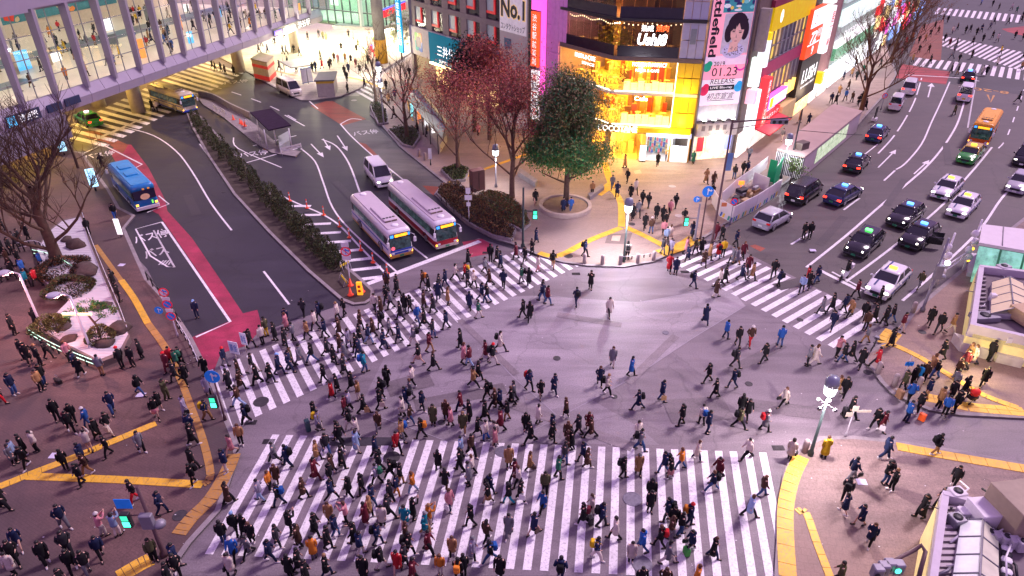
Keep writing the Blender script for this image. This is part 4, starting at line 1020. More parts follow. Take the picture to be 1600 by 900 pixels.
b = MB(); b.box((0, -.05, 16.65), (17, .38, 17.4)); obj('maroon_strip', b, mat('strip_maroon', (.28, .03, .07), .6), r2)
b = MB(); b.box((0, -.08, 8.9), (15.4, .38, 10.4)); obj('maroon_strip', b, mat('strip_maroon2', (.38, .05, .13), .6, emit=.12), r2)  # lower strip's paint has a little emission put into it
random.seed(21)
lit = [glow('office_lit_a', (.75, .5, .25), .55, var=.4, scale=1.2), glow('office_lit_b', (.9, .62, .12), .8, var=.4, scale=1.2), mat('office_grey', (.25, .24, .26), .3, var=.3, emit=.25), glow('office_white', (.8, .85, .85), .8, var=.3)]
for z0, z1, seq in ((10.6, 13.8, [1, 1, 0, 2, 2, 2, 0, 0, 1]), (6.2, 8.75, [3, 3, 1, 0, 0, 1, 0, 2, 2]), (17.6, 20.5, [2]*9)):
    for i, k in enumerate(seq):
        b = MB(); b.box((.1+i*1.7, .2, z0), (1.74+i*1.7, .3, z1)); obj('window', b, lit[k], r2)
b = MB()
for i in range(10): b.box((i*1.7+.02, -.06, 6), (i*1.7+.1, .36, 14))
for z in (8.8, 10.5, 12.2): b.box((0, -.04, z-.06), (15.4, .3, z+.06))
obj('window_frame', b, STEEL, r2)
b = MB(); b.box((-.3, -1.0, 3.2), (1.2, -.1, 9.0)); obj('sign_box', b, SIGNR, r2)
for i, ch in enumerate('金券チケット'): txt(ch, SIGNW, r2, .45, 8.4-i*.86, .75, .75, off=-1.03)
b = MB(); b.box((3.4, -.5, 4.3), (10.6, .2, 5.9)); obj('sign_box', b, SIGNM, r2); b = MB(); b.box((3.6, -.55, 4.5), (10.4, -.48, 5.7)); obj('sign_face', b, SIGNW, r2)
txt('カラオケ', SIGNR, r2, 7.6, 5.2, 4.6, .9, off=-.6); b = MB(); b.box((3.7, -.58, 4.5), (4.9, -.54, 5.7)); obj('sign_mark', b, SIGNY, r2)
b = MB(); b.box((1.6, -.3, 2.75), (9.6, .2, 3.6)); obj('sign_box', b, SIGNR, r2); txt('ドラッグストア', SIGNW, r2, 5.6, 3.17, 6.4, .6, off=-.34)
for i in range(4): b = MB(); b.box((2+i*1.6, 0, 3.7), (3.3+i*1.6, .3, 4.25)); obj('window', b, glow('window_aqua', (.45, .9, .9), .9), r2)
b = MB(); b.loft([[(.9, -2.0, 1.95), (9.8, -2.0, 1.95), (9.8, -2.0, 2.1), (.9, -2.0, 2.1)], [(.9, .3, 2.55), (9.8, .3, 2.55), (9.8, .3, 2.7), (.9, .3, 2.7)]]); obj('awning', b, mat('awning_red', (.50, .02, .05), .7), r2)
b = MB(); b.box((.4, .1, .1), (9.8, .38, 2.5)); obj('shop_interior', b, glow('shop_white', (1, .93, .85), .75, var=.5, scale=1.5), r2)
b = MB(); b.box((10, -.6, .1), (16, .38, 3.2)); obj('shop_porch', b, mat('porch_tan', (.55, .40, .2), .6, emit=.25), r2)
for i in range(4): b = MB(); b.box((10.4+i*1.4, -.1, 4.4), (11.6+i*1.4, .3, 6.0)); obj('window', b, glow('window_amber', (1, .6, .15), 1.6, var=.4), r2)
r3 = row_building(16.35, 26.2, 'dark street building with a red 72/9 sign above a white LUSH sign', mat('wall_dark', (.05, .045, .055), .6, var=.2))
b = MB(); b.box((.2, -.6, 8.3), (6.6, .1, 14.6)); rs = obj('sign_box', b, glow('sign_vermilion', (.88, .07, .02), 1.0), r3)
b = MB(); b.box((.25, -.63, 12.2), (6.5, -.58, 14.5)); obj('sign_face', b, SIGNW, rs); txt('2', SIGNR, rs, 2.0, 13.2, .8, 1.2, off=-.66)
txt('72', SIGNW, rs, 2.6, 10.9, 3.0, 1.5, off=-.65, shear=.2, bold=.03); txt('時間', SIGNW, rs, 5.2, 11.2, 1.8, 1.2, off=-.65); txt('9', SIGNW, rs, 3.3, 9.1, .9, 1.2, off=-.65, bold=.03); b = MB(); b.box((.5, -.64, 9.9), (6.2, -.6, 10.05)); obj('sign_rule', b, SIGNW, rs)
b = MB(); b.box((7.2, -1.3, 8.0), (9.2, .2, 14.2)); v_ = obj('sign_box', b, SIGNW, r3)
for i, ch in enumerate('居酒屋'): txt(ch, SIGNR, v_, 8.2, 12.8-i*1.8, 1.5, 1.5, off=-1.33, bold=.02)
b = MB(); b.box((7, -1.2, 14.6), (9, .2, 19)); obj('sign_box', b, glow('panel_white_green', (.85, 1, .88), .9), r3)
b = MB(); b.box((0, -.5, 2.3), (9.8, .38, 8.2)); obj('shopfront_board', b, mat('board_black', (.02, .018, .022), .5), r3)
txt('LUSH', SIGNW, r3, 5.0, 5.7, 7.0, 1.9, off=-.55, bold=.03); txt('FRESH HANDMADE COSMETICS', SIGNW, r3, 5.0, 4.2, 6.8, .3, off=-.55, bold=.01)
b = MB(); b.box((1, -.2, .1), (9, .3, 2.2)); obj('shop_interior', b, glow('shop_gold', (1, .72, .3), 1.4, var=.5, scale=2), r3)
r4 = row_building(26.25, 37, 'tall blank salmon-pink wall of a street building', mat('wall_salmon', (.40, .22, .20), .7, var=.08, emit=.05))
b = MB(); b.box((.5, -.1, .1), (10, .38, 3.4)); obj('shop_interior', b, glow('shop_white', (1, .93, .85), .75, var=.5, scale=1.5), r4)
b = MB(); b.box((1, -1.1, 3), (2.2, .2, 4.6)); obj('sign_box', b, SIGNY, r4); txt('72', INK, r4, 1.6, 3.8, .7, .6, off=-1.13)
r5 = row_building(37.1, 66, 'pale store block with a bright white lit shopfront along the far pavement', mat('wall_pale_green', (.5, .55, .5), .6, var=.1))
for z0, z1, m in ((.2, 3.6, glow('store_white', (.9, 1, .98), 0.7, var=.6, scale=1.6)), (4.4, 6.2, glow('store_green', (.12, .35, .2), .6, var=.4)), (6.3, 7.3, glow('store_letters', (1, 1, 1), .9)), (9.5, 12, glow('store_upper', (.7, .85, .8), .8, var=.3)), (13, 16, glow('store_upper2', (.55, .7, .65), .6, var=.3))):
    b = MB()
    for i in range(9): b.box((.4+i*3.15, -.1, z0), (3.3+i*3.15, .38, z1))
    obj('store_band', b, m, r5)
txt('SHOPPING  STORE', SIGNW, r5, 14, 8, 22, 1.2, off=-.2)
r6 = row_building(66.2, 130, 'row of bright shopfronts at the far end of the side street', mat('wall_mixed', (.3, .28, .3), .7, var=.2))
for i in range(16):
    random.seed(i); b = MB(); z = 0
    while z < 16: h = random.uniform(1.4, 3.2); b.box((.2+i*4, -.3*random.random(), z+.2), (3.8+i*4, .38, z+h), random.randint(0, 5)); z += h+.3
    obj('shop_bay', b, [glow('store_white_far', (.95, 1, 1), 1.0), SIGNR, glow('bay_yellow', (1, .75, .3), 1.2, var=.4), lit[2], SIGNM, glow('bay_blue', (.3, .5, 1), 1)], r6)
for u, p_ in ((5, 350), (22, 300), (33, 300), (45, 420), (58, 420), (75, 350), (95, 350)):
    lamp('shop_lamp', pc.pt(u, 3, 2.2), p_, (1, .92, .82) if u > 30 else (1, .72, .5), 1.0)
# ------------------------------------------------------------------ vehicles (x forward, origin on the ground at the middle)
CARS = {}
def carpaint(name, c, rough=.25):
    return mat('paint_'+name, c, rough, metal=0.0, var=.04, scale=1.5, coat=.6)
CGLASS = mat('car_glass', (.012, .014, .02), .08, spec=.7)
TYRE = mat('tyre_rubber', (.014, .014, .015), .8); RIM = mat('wheel_rim', (.38, .38, .4), .35, metal=.8)
HEAD = glow('headlight_lit', (1, .93, .82), 9); HEADO = mat('headlight_off', (.6, .62, .65), .2); TAIL = glow('tail_light_lit', (1, .03, .015), 5); TAILO = mat('tail_light_red', (.45, .01, .01), .25, emit=.5)
AMBER = glow('indicator_amber', (1, .42, .03), 6); PLATE = mat('number_plate', (.72, .74, .7), .5); PLATEY = mat('number_plate_yellow', (.7, .5, .05), .5); PLATEG = mat('number_plate_green', (.03, .2, .1), .5)
CHROME = mat('chrome_trim', (.5, .5, .52), .2, metal=.9)
def place(front, rear, z=0):
    a, c = G(*front), G(*rear); m = (a+c)/2; d = a-c
    return (m.x, m.y, z), math.atan2(d.y, d.x), d.length
def wheels(t, xs, w_, r_=.31, wd=.2):
    for x in xs:
        for s in (-1, 1):
            b = MB(); T = Matrix.Translation((x, s*(w_-wd/2), r_)) @ Matrix.Rotation(PI/2*s, 4, 'X')
            b.lathe([(r_*.55, -wd/2), (r_*.94, -wd/2), (r_, -wd/2+.03), (r_, wd/2-.03), (r_*.94, wd/2), (r_*.55, wd/2)][::-1], 14, T=T)
            wo_ = obj('wheel', b, TYRE, t)
            b = MB(); b.lathe([(r_*.64, -wd/2-.012), (r_*.64, -wd/2+.02)], 12, T=T); b.lathe([(r_*.22, -wd/2-.03), (r_*.22, -wd/2)], 8, T=T)
            obj('rim', b, RIM, wo_)
def ringy(x, w_, zb, zt, crown=.0):
    """cross-section of a car body at station x"""
    return [Vector((x, y, z)) for y, z in ((-w_*.9, zb), (-w_, zb+.14), (-w_*1.01, zb+(zt-zb)*.55), (-w_*.95, zt-.05), (-w_*.84, zt+crown*.5), (0, zt+crown),
            (w_*.84, zt+crown*.5), (w_*.95, zt-.05), (w_*1.01, zb+(zt-zb)*.55), (w_, zb+.14), (w_*.9, zb), (0, zb-.02))]
SHAPES = {  # stations: x, half-width factor, z top;  cabin: base rear/front, roof rear/front, roof z
    'sedan': dict(L=4.7, W=1.72, st=[(-2.35, .80, .62), (-2.28, .93, .86), (-1.7, .99, .95), (-1.2, 1, .93), (.85, 1, .93), (1.2, 1, .92), (2.0, .96, .80), (2.28, .86, .68), (2.35, .76, .52)], cab=(-1.95, 1.15, -1.25, .25, 1.44), ax=(-1.38, 1.42)),
    'boxy': dict(L=4.6, W=1.72, st=[(-2.3, .86, .70), (-2.25, .97, .92), (-1.2, 1, .97), (.8, 1, .96), (1.1, 1, .95), (2.1, .98, .86), (2.26, .93, .74), (2.3, .86, .55)], cab=(-1.75, 1.1, -1.3, .4, 1.50), ax=(-1.3, 1.4)),
    'hatch': dict(L=3.9, W=1.68, st=[(-1.95, .84, .66), (-1.9, .95, .92), (-1.2, 1, .97), (.7, 1, .95), (1.0, 1, .93), (1.65, .94, .80), (1.88, .84, .66), (1.95, .74, .5)], cab=(-1.85, 1.05, -1.35, .2, 1.47), ax=(-1.2, 1.2)),
    'minivan': dict(L=4.7, W=1.78, st=[(-2.35, .9, .7), (-2.3, .98, 1.02), (-1.2, 1, 1.06), (1.0, 1, 1.04), (1.5, 1, 1.02), (2.1, .96, .9), (2.3, .88, .72), (2.35, .8, .5)], cab=(-2.25, 1.75, -2.0, .75, 1.85), ax=(-1.4, 1.5)),
    'van': dict(L=4.8, W=1.72, st=[(-2.4, .93, .8), (-2.36, .99, 1.05), (-1.2, 1, 1.08), (1.2, 1, 1.08), (1.8, 1, 1.06), (2.25, .97, .95), (2.38, .92, .75), (2.4, .86, .5)], cab=(-2.34, 2.05, -2.2, 1.25, 2.0), ax=(-1.45, 1.45)),
    'keivan': dict(L=3.4, W=1.48, st=[(-1.7, .93, .8), (-1.66, .99, 1.0), (-1, 1, 1.03), (.8, 1, 1.03), (1.2, 1, 1.0), (1.55, .97, .9), (1.68, .92, .72), (1.7, .86, .5)], cab=(-1.64, 1.45, -1.55, .9, 1.85), ax=(-1.05, 1.05)),
}
def car(shape, name, label, cat, front, rear, paint_, roofm=None, rear_lit=True, front_lit=True, taxi=None, group=None, scale=None, plate=PLATE, stripe=None, opendoor=False, cargo=None):
    S = SHAPES[shape]; loc, rz, dl = place(front, rear)
    t = thing(name, label, cat, loc, rz, group)
    k = (scale or 1.0)*1.16; t.scale = (k, k, k)
    hw = S['W']/2; roofm = roofm or paint_
    b = MB(); b.loft([ringy(x, hw*f, .24 if abs(x) < S['L']/2-.1 else .34, z, .035) for x, f, z in S['st']], 0, smooth=True)
    for s in (-1, 1):
        for x in S['ax']: b.tube([(x+.40*math.cos(R(a)), s*(hw*.985), .31+.40*math.sin(R(a))) for a in range(0, 181, 30)], .035, 5, 1)
    obj('body', b, [paint_, DARKM], t)
    xr, xf, rr, rf, zr = S['cab']
    zb = max(z for _, _, z in S['st'])-.03
    def sec(z):
        q = (z-zb)/(zr-zb); return (xr+(rr-xr)*q, xf+(rf-xf)*q, hw*(.90-.16*q))
    x0, x1, w0 = sec(zb); X0, X1, w1 = sec(zr-.06)
    gl = {'windscreen': [(x1, -w0, zb), (x1, w0, zb), (X1, w1, zr-.06), (X1, -w1, zr-.06)], 'rear_window': [(x0, w0, zb), (x0, -w0, zb), (X0, -w1, zr-.06), (X0, w1, zr-.06)]}
    for n_, q in gl.items():
        b = MB(); b.quad(*q); obj(n_, b, CGLASS, t)
    for s in (-1, 1):
        q = [(x0, s*w0, zb), (x1, s*w0, zb), (X1, s*w1, zr-.06), (X0, s*w1, zr-.06)]
        b = MB(); b.quad(*(q if s < 0 else q[::-1])); obj('side_window', b, CGLASS, t)
    b = MB()
    rx0, rx1, rw = X0-.05, X1+.06, w1+.015
    def rr_(x0, x1, w_, z, c): return [Vector(p) for p in ((x0+c, -w_, z), (x1-c, -w_, z), (x1, -w_+c, z), (x1, w_-c, z), (x1-c, w_, z), (x0+c, w_, z), (x0, w_-c, z), (x0, -w_+c, z))]
    b.loft([rr_(rx0, rx1, rw, zr-.09, .1), rr_(rx0+.02, rx1-.03, rw-.02, zr-.03, .12), rr_(rx0+.14, rx1-.16, rw-.14, zr+.01, .14)], smooth=True)
    for s in (-1, 1):
        for (a, c) in (((x1, w0, zb), (X1, w1, zr-.07)), ((x0, w0, zb), (X0, w1, zr-.07)), (((x0*.52+x1*.48), w0, zb), ((X0*.5+X1*.5), w1, zr-.07))):
            b.tube([(a[0], s*a[1], a[2]), (c[0], s*c[1], c[2])], [.06, .045], 5)
    obj('roof', b, roofm, t)
    L2 = S['L']/2; f = S['st'][-2]; r_ = S['st'][1]
    for s in (-1, 1):
        b = MB(); b.ell((L2-.13, s*hw*.66, f[2]-.02), (.12, .2, .085), 8, 5); obj('headlight', b, HEAD if front_lit else HEADO, t)
        b = MB(); b.cbox((-L2+.06, s*hw*.74, r_[2]-.12), (.14, .3, .15)); obj('tail_light', b, TAIL if rear_lit else TAILO, t)
        b = MB(); b.ell((x1-.35, s*(hw+.1), zb+.08), (.07, .11, .075), 7, 4); b.box((x1-.4, s*hw-.05 if s > 0 else s*hw-.06, zb+.02), (x1-.34, s*hw+.06 if s > 0 else s*hw+.05, zb+.06)); obj('mirror', b, paint_, t)
        b = MB(); b.box((-.1, s*(hw*1.012)-.012, zb-.16), (.08, s*(hw*1.012)+.012, zb-.13)); obj('door_handle', b, CHROME, t)
    b = MB(); b.box((L2-.06, -hw*.45, .42), (L2+.012, hw*.45, .62)); obj('grille', b, DARKM, t)
    b = MB(); b.rbox((L2-.2, -hw*.86, .24), (L2+.05, hw*.86, .40), .06); obj('bumper', b, paint_, t); b = MB(); b.rbox((-L2-.05, -hw*.86, .26), (-L2+.2, hw*.86, .46), .06); obj('bumper', b, paint_, t)
    for x in (L2+.05, -L2-.055): b = MB(); b.cbox((x, 0, .5 if x < 0 else .36), (.02, .34, .17)); obj('number_plate', b, plate, t)
    wheels(t, S['ax'], hw*.99)
    if taxi:
        b = MB(); b.rbox(((X0+X1)/2-.12+.25, -.26, zr), ((X0+X1)/2+.12+.25, .26, zr+.16), .06); obj('roof_lamp', b, taxi, t)
        b = MB(); b.cbox((X1-.15, -.35, zr-.16), (.03, .3, .1)); obj('dash_sign', b, glow('dash_red', (1, .1, .03), 4), t)
    if stripe:
        b = MB()
        for s in (-1, 1): b.box((-L2+.3, s*(hw*1.018)-.008, .58), (L2-.35, s*(hw*1.018)+.008, .70))
        b.loft([[Vector((x, -.42, z)), Vector((x, -.30, z))] for x, z in ((x1-.02, zb+.05), (1.9, S['st'][-3][2]+.055))], closed=False)
        b.box((X0, -.42, zr+.004), (X1, -.30, zr+.016)); obj('stripe', b, stripe, t)
    if opendoor:
        b = MB(); T = Matrix.Translation((.55, hw, 0)) @ Matrix.Rotation(R(118), 4, 'Z'); b.box((-.02, 0, .32), (1.0, .06, .92), T=T); o_ = obj('open_door', b, paint_, t)
        b = MB(); b.box((.1, .02, .94), (.95, .04, 1.35), T=T); obj('door_glass', b, CGLASS, o_)
    return t
PW = carpaint('white', (.72, .71, .74)); PB = carpaint('black', (.012, .012, .016), .15); PG = carpaint('green', (.03, .28, .04)); PS = carpaint('silver', (.42, .42, .46)); PN = carpaint('navy', (.015, .025, .09), .15); PGOLD = carpaint('yellow', (.55, .38, .05))
NAVY = mat('stripe_navy', (.02, .03, .16), .4); LAMPY = glow('roof_lamp_amber', (1, .6, .05), 2.5); LAMPB = glow('roof_lamp_blue', (.1, .35, 1), 3.5); LAMPG = glow('roof_lamp_green', (.1, 1, .15), 3.5)
TX = 'taxis on the street'; CR = 'cars on the street'
car('hatch', 'hatchback', 'silver hatchback pulling away past the white construction hoarding', 'car', (1221, 342), (1190, 359), PS, group=CR, rear_lit=False)
car('minivan', 'minivan', 'black minivan driving beside the construction hoarding, rear towards us', 'car', (1272, 297), (1236, 322), PB, group=CR, plate=PLATE)
car('sedan', 'taxi', 'dark navy taxi with a blue roof lamp beside the black minivan', 'taxi', (1335, 301), (1296, 323), PN, taxi=LAMPB, group=TX, plate=PLATEG)
car('sedan', 'taxi', 'black taxi with amber tail lights driving away ahead of the navy taxi', 'taxi', (1348, 249), (1325, 275), PB, taxi=LAMPB, group=TX, plate=PLATEG)
car('sedan', 'taxi', 'dark blue taxi driving away beside the long temporary cabin', 'taxi', (1380, 204), (1358, 228), PN, taxi=LAMPB, group=TX, plate=PLATEG)
car('keivan', 'small_van', 'small boxy white van parked at the kerb below the bare street tree', 'van', (1406, 156), (1390, 184), PW, group=CR, rear_lit=False)
car('minivan', 'minivan', 'white minivan at the kerb ahead of the small white van', 'car', (1424, 131), (1413, 158), PW, group=CR, plate=PLATE)
car('boxy', 'taxi', 'black taxi with lit roof lamps waiting at the far stop line', 'taxi', (1516, 112), (1506, 141), PB, taxi=LAMPB, group=TX, plate=PLATEG)
car('keivan', 'small_van', 'white van with red tail lights queueing behind the far black taxi', 'van', (1510, 142), (1500, 171), PW, group=CR, plate=PLATEY, scale=1.15)
car('boxy', 'taxi', 'green taxi with yellow roof panel coming towards us behind the white taxis', 'taxi', (1500, 263), (1526, 236), PG, PGOLD, taxi=LAMPY, group=TX, plate=PLATEG, rear_lit=False)
car('sedan', 'taxi', 'white taxi with navy stripe, upper of the white pair', 'taxi', (1459, 319), (1494, 286), PW, taxi=LAMPY, group=TX, plate=PLATEG, stripe=NAVY, rear_lit=False)
car('sedan', 'taxi', 'white taxi with navy stripe and reddish grille, lower of the white pair', 'taxi', (1483, 350), (1520, 311), PW, taxi=LAMPY, group=TX, plate=PLATEG, stripe=NAVY, rear_lit=False)
car('boxy', 'taxi', 'black taxi with a blue roof mark, just left of the white pair', 'taxi', (1390, 362), (1434, 329), PB, taxi=LAMPB, group=TX, plate=PLATEG, rear_lit=False)
car('boxy', 'taxi', 'black taxi with its rear door standing open', 'taxi', (1412, 394), (1454, 361), PB, taxi=LAMPB, group=TX, plate=PLATEG, rear_lit=False, opendoor=True)
car('boxy', 'taxi', 'black taxi with a green roof lamp waiting behind the scooter', 'taxi', (1327, 408), (1368, 370), PB, taxi=LAMPG, group=TX, plate=PLATEG, rear_lit=False)
car('sedan', 'taxi', 'white taxi with navy stripe stopped at the crowded zebra crossing', 'taxi', (1362, 471), (1406, 428), PW, taxi=LAMPY, group=TX, plate=PLATEG, stripe=NAVY, rear_lit=False)
car('sedan', 'saloon_car', 'silver saloon car with headlights on at the right edge of the street', 'car', (1576, 313), (1604, 275), PS, group=CR, rear_lit=False)
car('minivan', 'minivan', 'black minivan half cut off at the right edge, behind the silver saloon', 'car', (1588, 270), (1612, 236), PB, group=CR, rear_lit=False)
car('minivan', 'minivan', 'white minivan waiting behind the red-striped bus', 'car', (608, 301), (578, 264), PW, group=CR, rear_lit=False)
car('van', 'passenger_van', 'white high-roof passenger van with headlights on by the station kerb', 'van', (473, 156), (434, 137), carpaint('warm_white', (.62, .58, .52)), group=CR, rear_lit=False)
car('boxy', 'taxi', 'green taxi with red tail lights crossing the striped road under the footbridge', 'taxi', (124, 186), (157, 202), PG, taxi=glow('lamp_pink', (1, .6, .8), 2.5), group=TX, plate=PLATEG, scale=1.0)

def bus(name, label, front, rear_dir, L, W, H, up, low, roofm, skirt, band, facing='front', group='buses', z=0, fz=.35, dest=True, blank=False):
    """front: pixel of the front bumper's middle (height fz); rear_dir: ground direction of travel"""
    f = G(front[0], front[1], fz); d = rear_dir.normalized(); m = f-d*L/2
    t = thing(name, label, 'bus', (m.x, m.y, 0), math.atan2(d.y, d.x), group)
    hw, L2 = W/2, L/2
    def rr(x0, x1, w_, z, c): return [Vector(p) for p in ((x0+c, -w_, z), (x1-c, -w_, z), (x1-c*.3, -w_+c*.3, z), (x1, -w_+c, z), (x1, w_-c, z), (x1-c*.3, w_-c*.3, z), (x1-c, w_, z), (x0+c, w_, z), (x0, w_-c, z), (x0, -w_+c, z))]
    b = MB(); b.loft([rr(-L2, L2, hw, .3, .18), rr(-L2, L2, hw, 1.0, .18)], 0); b.loft([rr(-L2+.02, L2-.02, hw-.015, 1.0, .18), rr(-L2+.04, L2-.06, hw-.02, 1.3, .18)], 1)
    b.loft([rr(-L2+.05, L2-.1, hw-.05, 1.3, .2), rr(-L2+.06, L2-.14, hw-.06, H-.72, .2)], 2)
    b.loft([rr(-L2+.04, L2-.12, hw-.02, H-.72, .2), rr(-L2+.04, L2-.14, hw-.02, H-.30, .2), rr(-L2+.1, L2-.24, hw-.12, H-.1, .22), rr(-L2+.3, L2-.5, hw-.36, H-.03, .3)], 1, smooth=True)
    for s in (-1, 1):
        for x in (-L2+2.4, L2-2.2): b.tube([(x+.56*math.cos(R(a)), s*(hw+.0), .47+.56*math.sin(R(a))) for a in range(0, 181, 30)], .05, 5, 2)
    obj('body', b, [low, up, mat('bus_pillar_dark', (.02, .02, .025), .4)], t)
    b = MB(); b.loft([rr(-L2+.25, L2-.45, hw-.2, H-.10, .2), rr(-L2+.3, L2-.55, hw-.26, H+.012, .2)]); obj('roof', b, roofm, t)
    nw = max(5, int((L-2.2)/1.45)); stp_ = (L-2.0)/nw
    wm = MB(); wm.box((.05, -.012, 0), (stp_-.05, .012, H-.72-1.36)); wm_ = wm.mesh('side_window', mat('bus_glass', (.03, .05, .055), .1, spec=.6, var=.9, scale=1.6, emit=.5))  # patchy emission in the side glass stands for a lit interior
    for s in (-1, 1):
        for i in range(nw): obj('side_window', wm_, None, t, (-L2+.8+i*stp_, s*(hw-.042), 1.33))
    b = MB(); b.box((-L2-.0+.3, -hw-.006, .98), (L2-.3, -hw+.02, 1.1)); b.box((-L2+.3, hw-.02, .98), (L2-.3, hw+.006, 1.1)); obj('stripe', b, band, t)
    b = MB(); b.box((-L2+.25, -hw-.005, .30), (L2-.25, -hw+.02, .48)); b.box((-L2+.25, hw-.02, .30), (L2-.25, hw+.005, .48)); obj('skirt', b, skirt, t)
    # front
    b = MB(); b.loft([[(L2+.012, -hw+.14, 1.02), (L2+.012, hw-.14, 1.02)], [(L2-.07, -hw+.16, H-.74), (L2-.07, hw-.16, H-.74)]], closed=False); obj('windscreen', b, mat('windscreen_glass', (.02, .035, .04), .08, spec=.7, var=.9, scale=2.2, emit=.6), t)  # emission in the windscreen likewise stands for the lit interior
    b = MB(); b.box((L2-.14, -hw+.16, H-.70), (L2-.04, hw-.16, H-.36)); db = obj('destination_box', b, BLACK, t)
    if dest:
        b = MB(); b.box((L2-.05, -hw+.62, H-.66), (L2-.03, hw-.42, H-.40)); obj('destination_display', b, glow('led_amber', (1, .38, .02), 1.8, var=.45, scale=9), db)
        for y0, y1 in ((hw-.36, hw-.2), (-hw+.2, -hw+.5)): b = MB(); b.box((L2-.05, y0, H-.66), (L2-.03, y1, H-.40)); obj('route_plate', b, glow('route_blue', (.05, .3, .9), 1.5), db)
    b = MB(); b.rbox((L2-.2, -hw+.02, .28), (L2+.05, hw-.02, .55), .08); obj('bumper', b, skirt, t)
    b = MB(); b.rbox((-L2-.05, -hw+.02, .28), (-L2+.2, hw-.02, .62), .08); obj('bumper', b, skirt if not blank else WHITEP, t)
    b = MB(); b.box((-L2-.012, -hw+.3, 1.55), (-L2+.05, hw-.3, H-.75)); obj('rear_window', b, CGLASS, t)
    for s in (-1, 1):
        b = MB(); b.ell((L2+.0, s*(hw-.32), .68), (.07, .2, .11), 8, 5); obj('headlight', b, HEADO, t)
        b = MB(); b.cbox((L2-.04, s*(hw-.1), .62), (.12, .1, .14)); obj('indicator', b, AMBER, t)
        b = MB(); b.cbox((-L2-.0, s*(hw-.22), .85), (.06, .22, .18)); obj('tail_light', b, AMBER if blank else TAILO, t)
        b = MB(); b.tube([(L2-.1, s*(hw-.1), H-.55), (L2+.22, s*(hw+.12), H-.62), (L2+.22, s*(hw+.14), H-.85)], .025, 5); b.rbox((L2+.14, s*(hw+.14)-.12, H-1.3), (L2+.3, s*(hw+.14)+.12, H-.85), .05); obj('mirror', b, WHITEP, t)
    b = MB(); b.cbox((L2+.055, 0, .42), (.02, .4, .19)); obj('number_plate', b, PLATEG, t)
    # roof kit
    if not blank:
        b = MB(); b.rbox((-.6, -hw*.55, H), (L2-1.9, hw*.55, H+.17), .15); ac = obj('air_conditioner', b, roofm, t)
        for i in range(4):
            b = MB(); b.lathe([(.13, H+.16), (.13, H+.19)], 10, c=(L2-2.5, -hw*.4+i*hw*.27)); obj('vent', b, DARKM, ac)
        b = MB(); b.box((L2-2.1, -hw*.5, H+.02), (L2-1.86, -.05, H+.15)); b.box((L2-2.1, .05, H+.02), (L2-1.86, hw*.5, H+.15)); obj('grille', b, mat('grille_tan', (.18, .13, .11), .7), ac)
        for x in (L2-1.1, -L2+.9): b = MB(); b.lathe([(.34, H), (.32, H+.07), (.1, H+.09)], 14, c=(x, 0)); obj('roof_hatch', b, WHITEP, t)
    else:
        for x in (-1.5, 1.0): b = MB(); b.rbox((x, -.6, H), (x+1.4, .6, H+.14), .12); obj('roof_pod', b, roofm, t)
    wheels(t, (-L2+2.4, L2-2.2), hw*1.0, .46, .26)
    return t
BUSW = mat('bus_white', (.70, .67, .70), .3, var=.05, coat=.3); BUSR = mat('bus_red', (.35, .015, .03), .3, coat=.3); BUSBL = mat('bus_blue', (.02, .06, .40), .3, coat=.3); BUSROOF = mat('bus_roof_grey', (.52, .45, .50), .5, var=.07, scale=.8)
BUSORG = mat('bus_skirt_tan', (.5, .26, .06), .4)
BG = 'buses'
t = bus('bus', 'white bus with a blue front panel and tan bumper, left of the two waiting buses', (628, 399), BUSD, 10.0, 2.22, 2.85, BUSW, BUSW, BUSROOF, BUSORG, BUSBL, group=BG)
b = MB(); b.box((4.93, -1.0, .58), (5.03, 1.0, 1.02)); obj('front_panel', b, BUSBL, t); b = MB(); b.box((4.98, -.98, .78), (5.035, .98, .84)); obj('front_stripe', b, WHITEP, t)
b = MB(); b.lathe([(.18, 0), (.18, .02)], 10, T=Matrix.Translation((5.02, -.75, 1.2)) @ Matrix.Rotation(PI/2, 4, 'Y')); obj('round_mark', b, glow('mark_pink', (1, .15, .2), .8), t)
t = bus('bus', 'white bus with a red lower band, right of the two waiting buses', (699, 384), BUSD, 11.4, 2.28, 2.85, BUSW, BUSR, BUSROOF, mat('bus_skirt_cream', (.5, .42, .36), .4), WHITEP, group=BG)
d_ = (G(178, 268)-G(232, 325))
b_ = G(232, 325, .35) + d_.normalized()*9.2
f = bus('bus', 'blue bus seen from behind with a cartoon print on its rear window', (0, 0), d_, 9.2, 2.25, 2.9, mat('bus_cyan', (.01, .17, .46), .3, coat=.4), mat('bus_cyan', (.01, .17, .46), .3), mat('bus_cyan_roof', (.02, .24, .52), .4, var=.15), WHITEP, BUSBL, group=BG, blank=True, dest=False)
f.location = (b_-d_.normalized()*4.6)*1; f.location.z = 0
b = MB(); b.box((-4.63, -1.0, 1.35), (-4.58, 1.0, 2.3)); obj('rear_panel', b, mat('rear_dark', (.02, .02, .05), .3), f)
b = MB(); b.add([Vector((-4.645, .45*math.cos(2*PI*k/12), 1.62+.32*math.sin(2*PI*k/12))) for k in range(12)], [list(range(12))[::-1]]); obj('rear_print', b, mat('print_tan', (.6, .36, .24), .6, emit=.25), f)
b = MB(); b.cbox((-4.63, -.55, .95), (.03, .14, .34)); obj('rear_label', b, glow('label_green', (.2, .9, .1), 1), f)
for y in (-.5, .0): b = MB(); b.cbox((-4.62, y, 2.4), (.05, .2, .13)); obj('marker_light', b, mat('marker_amber', (.7, .25, .03), .4, emit=.6), f)
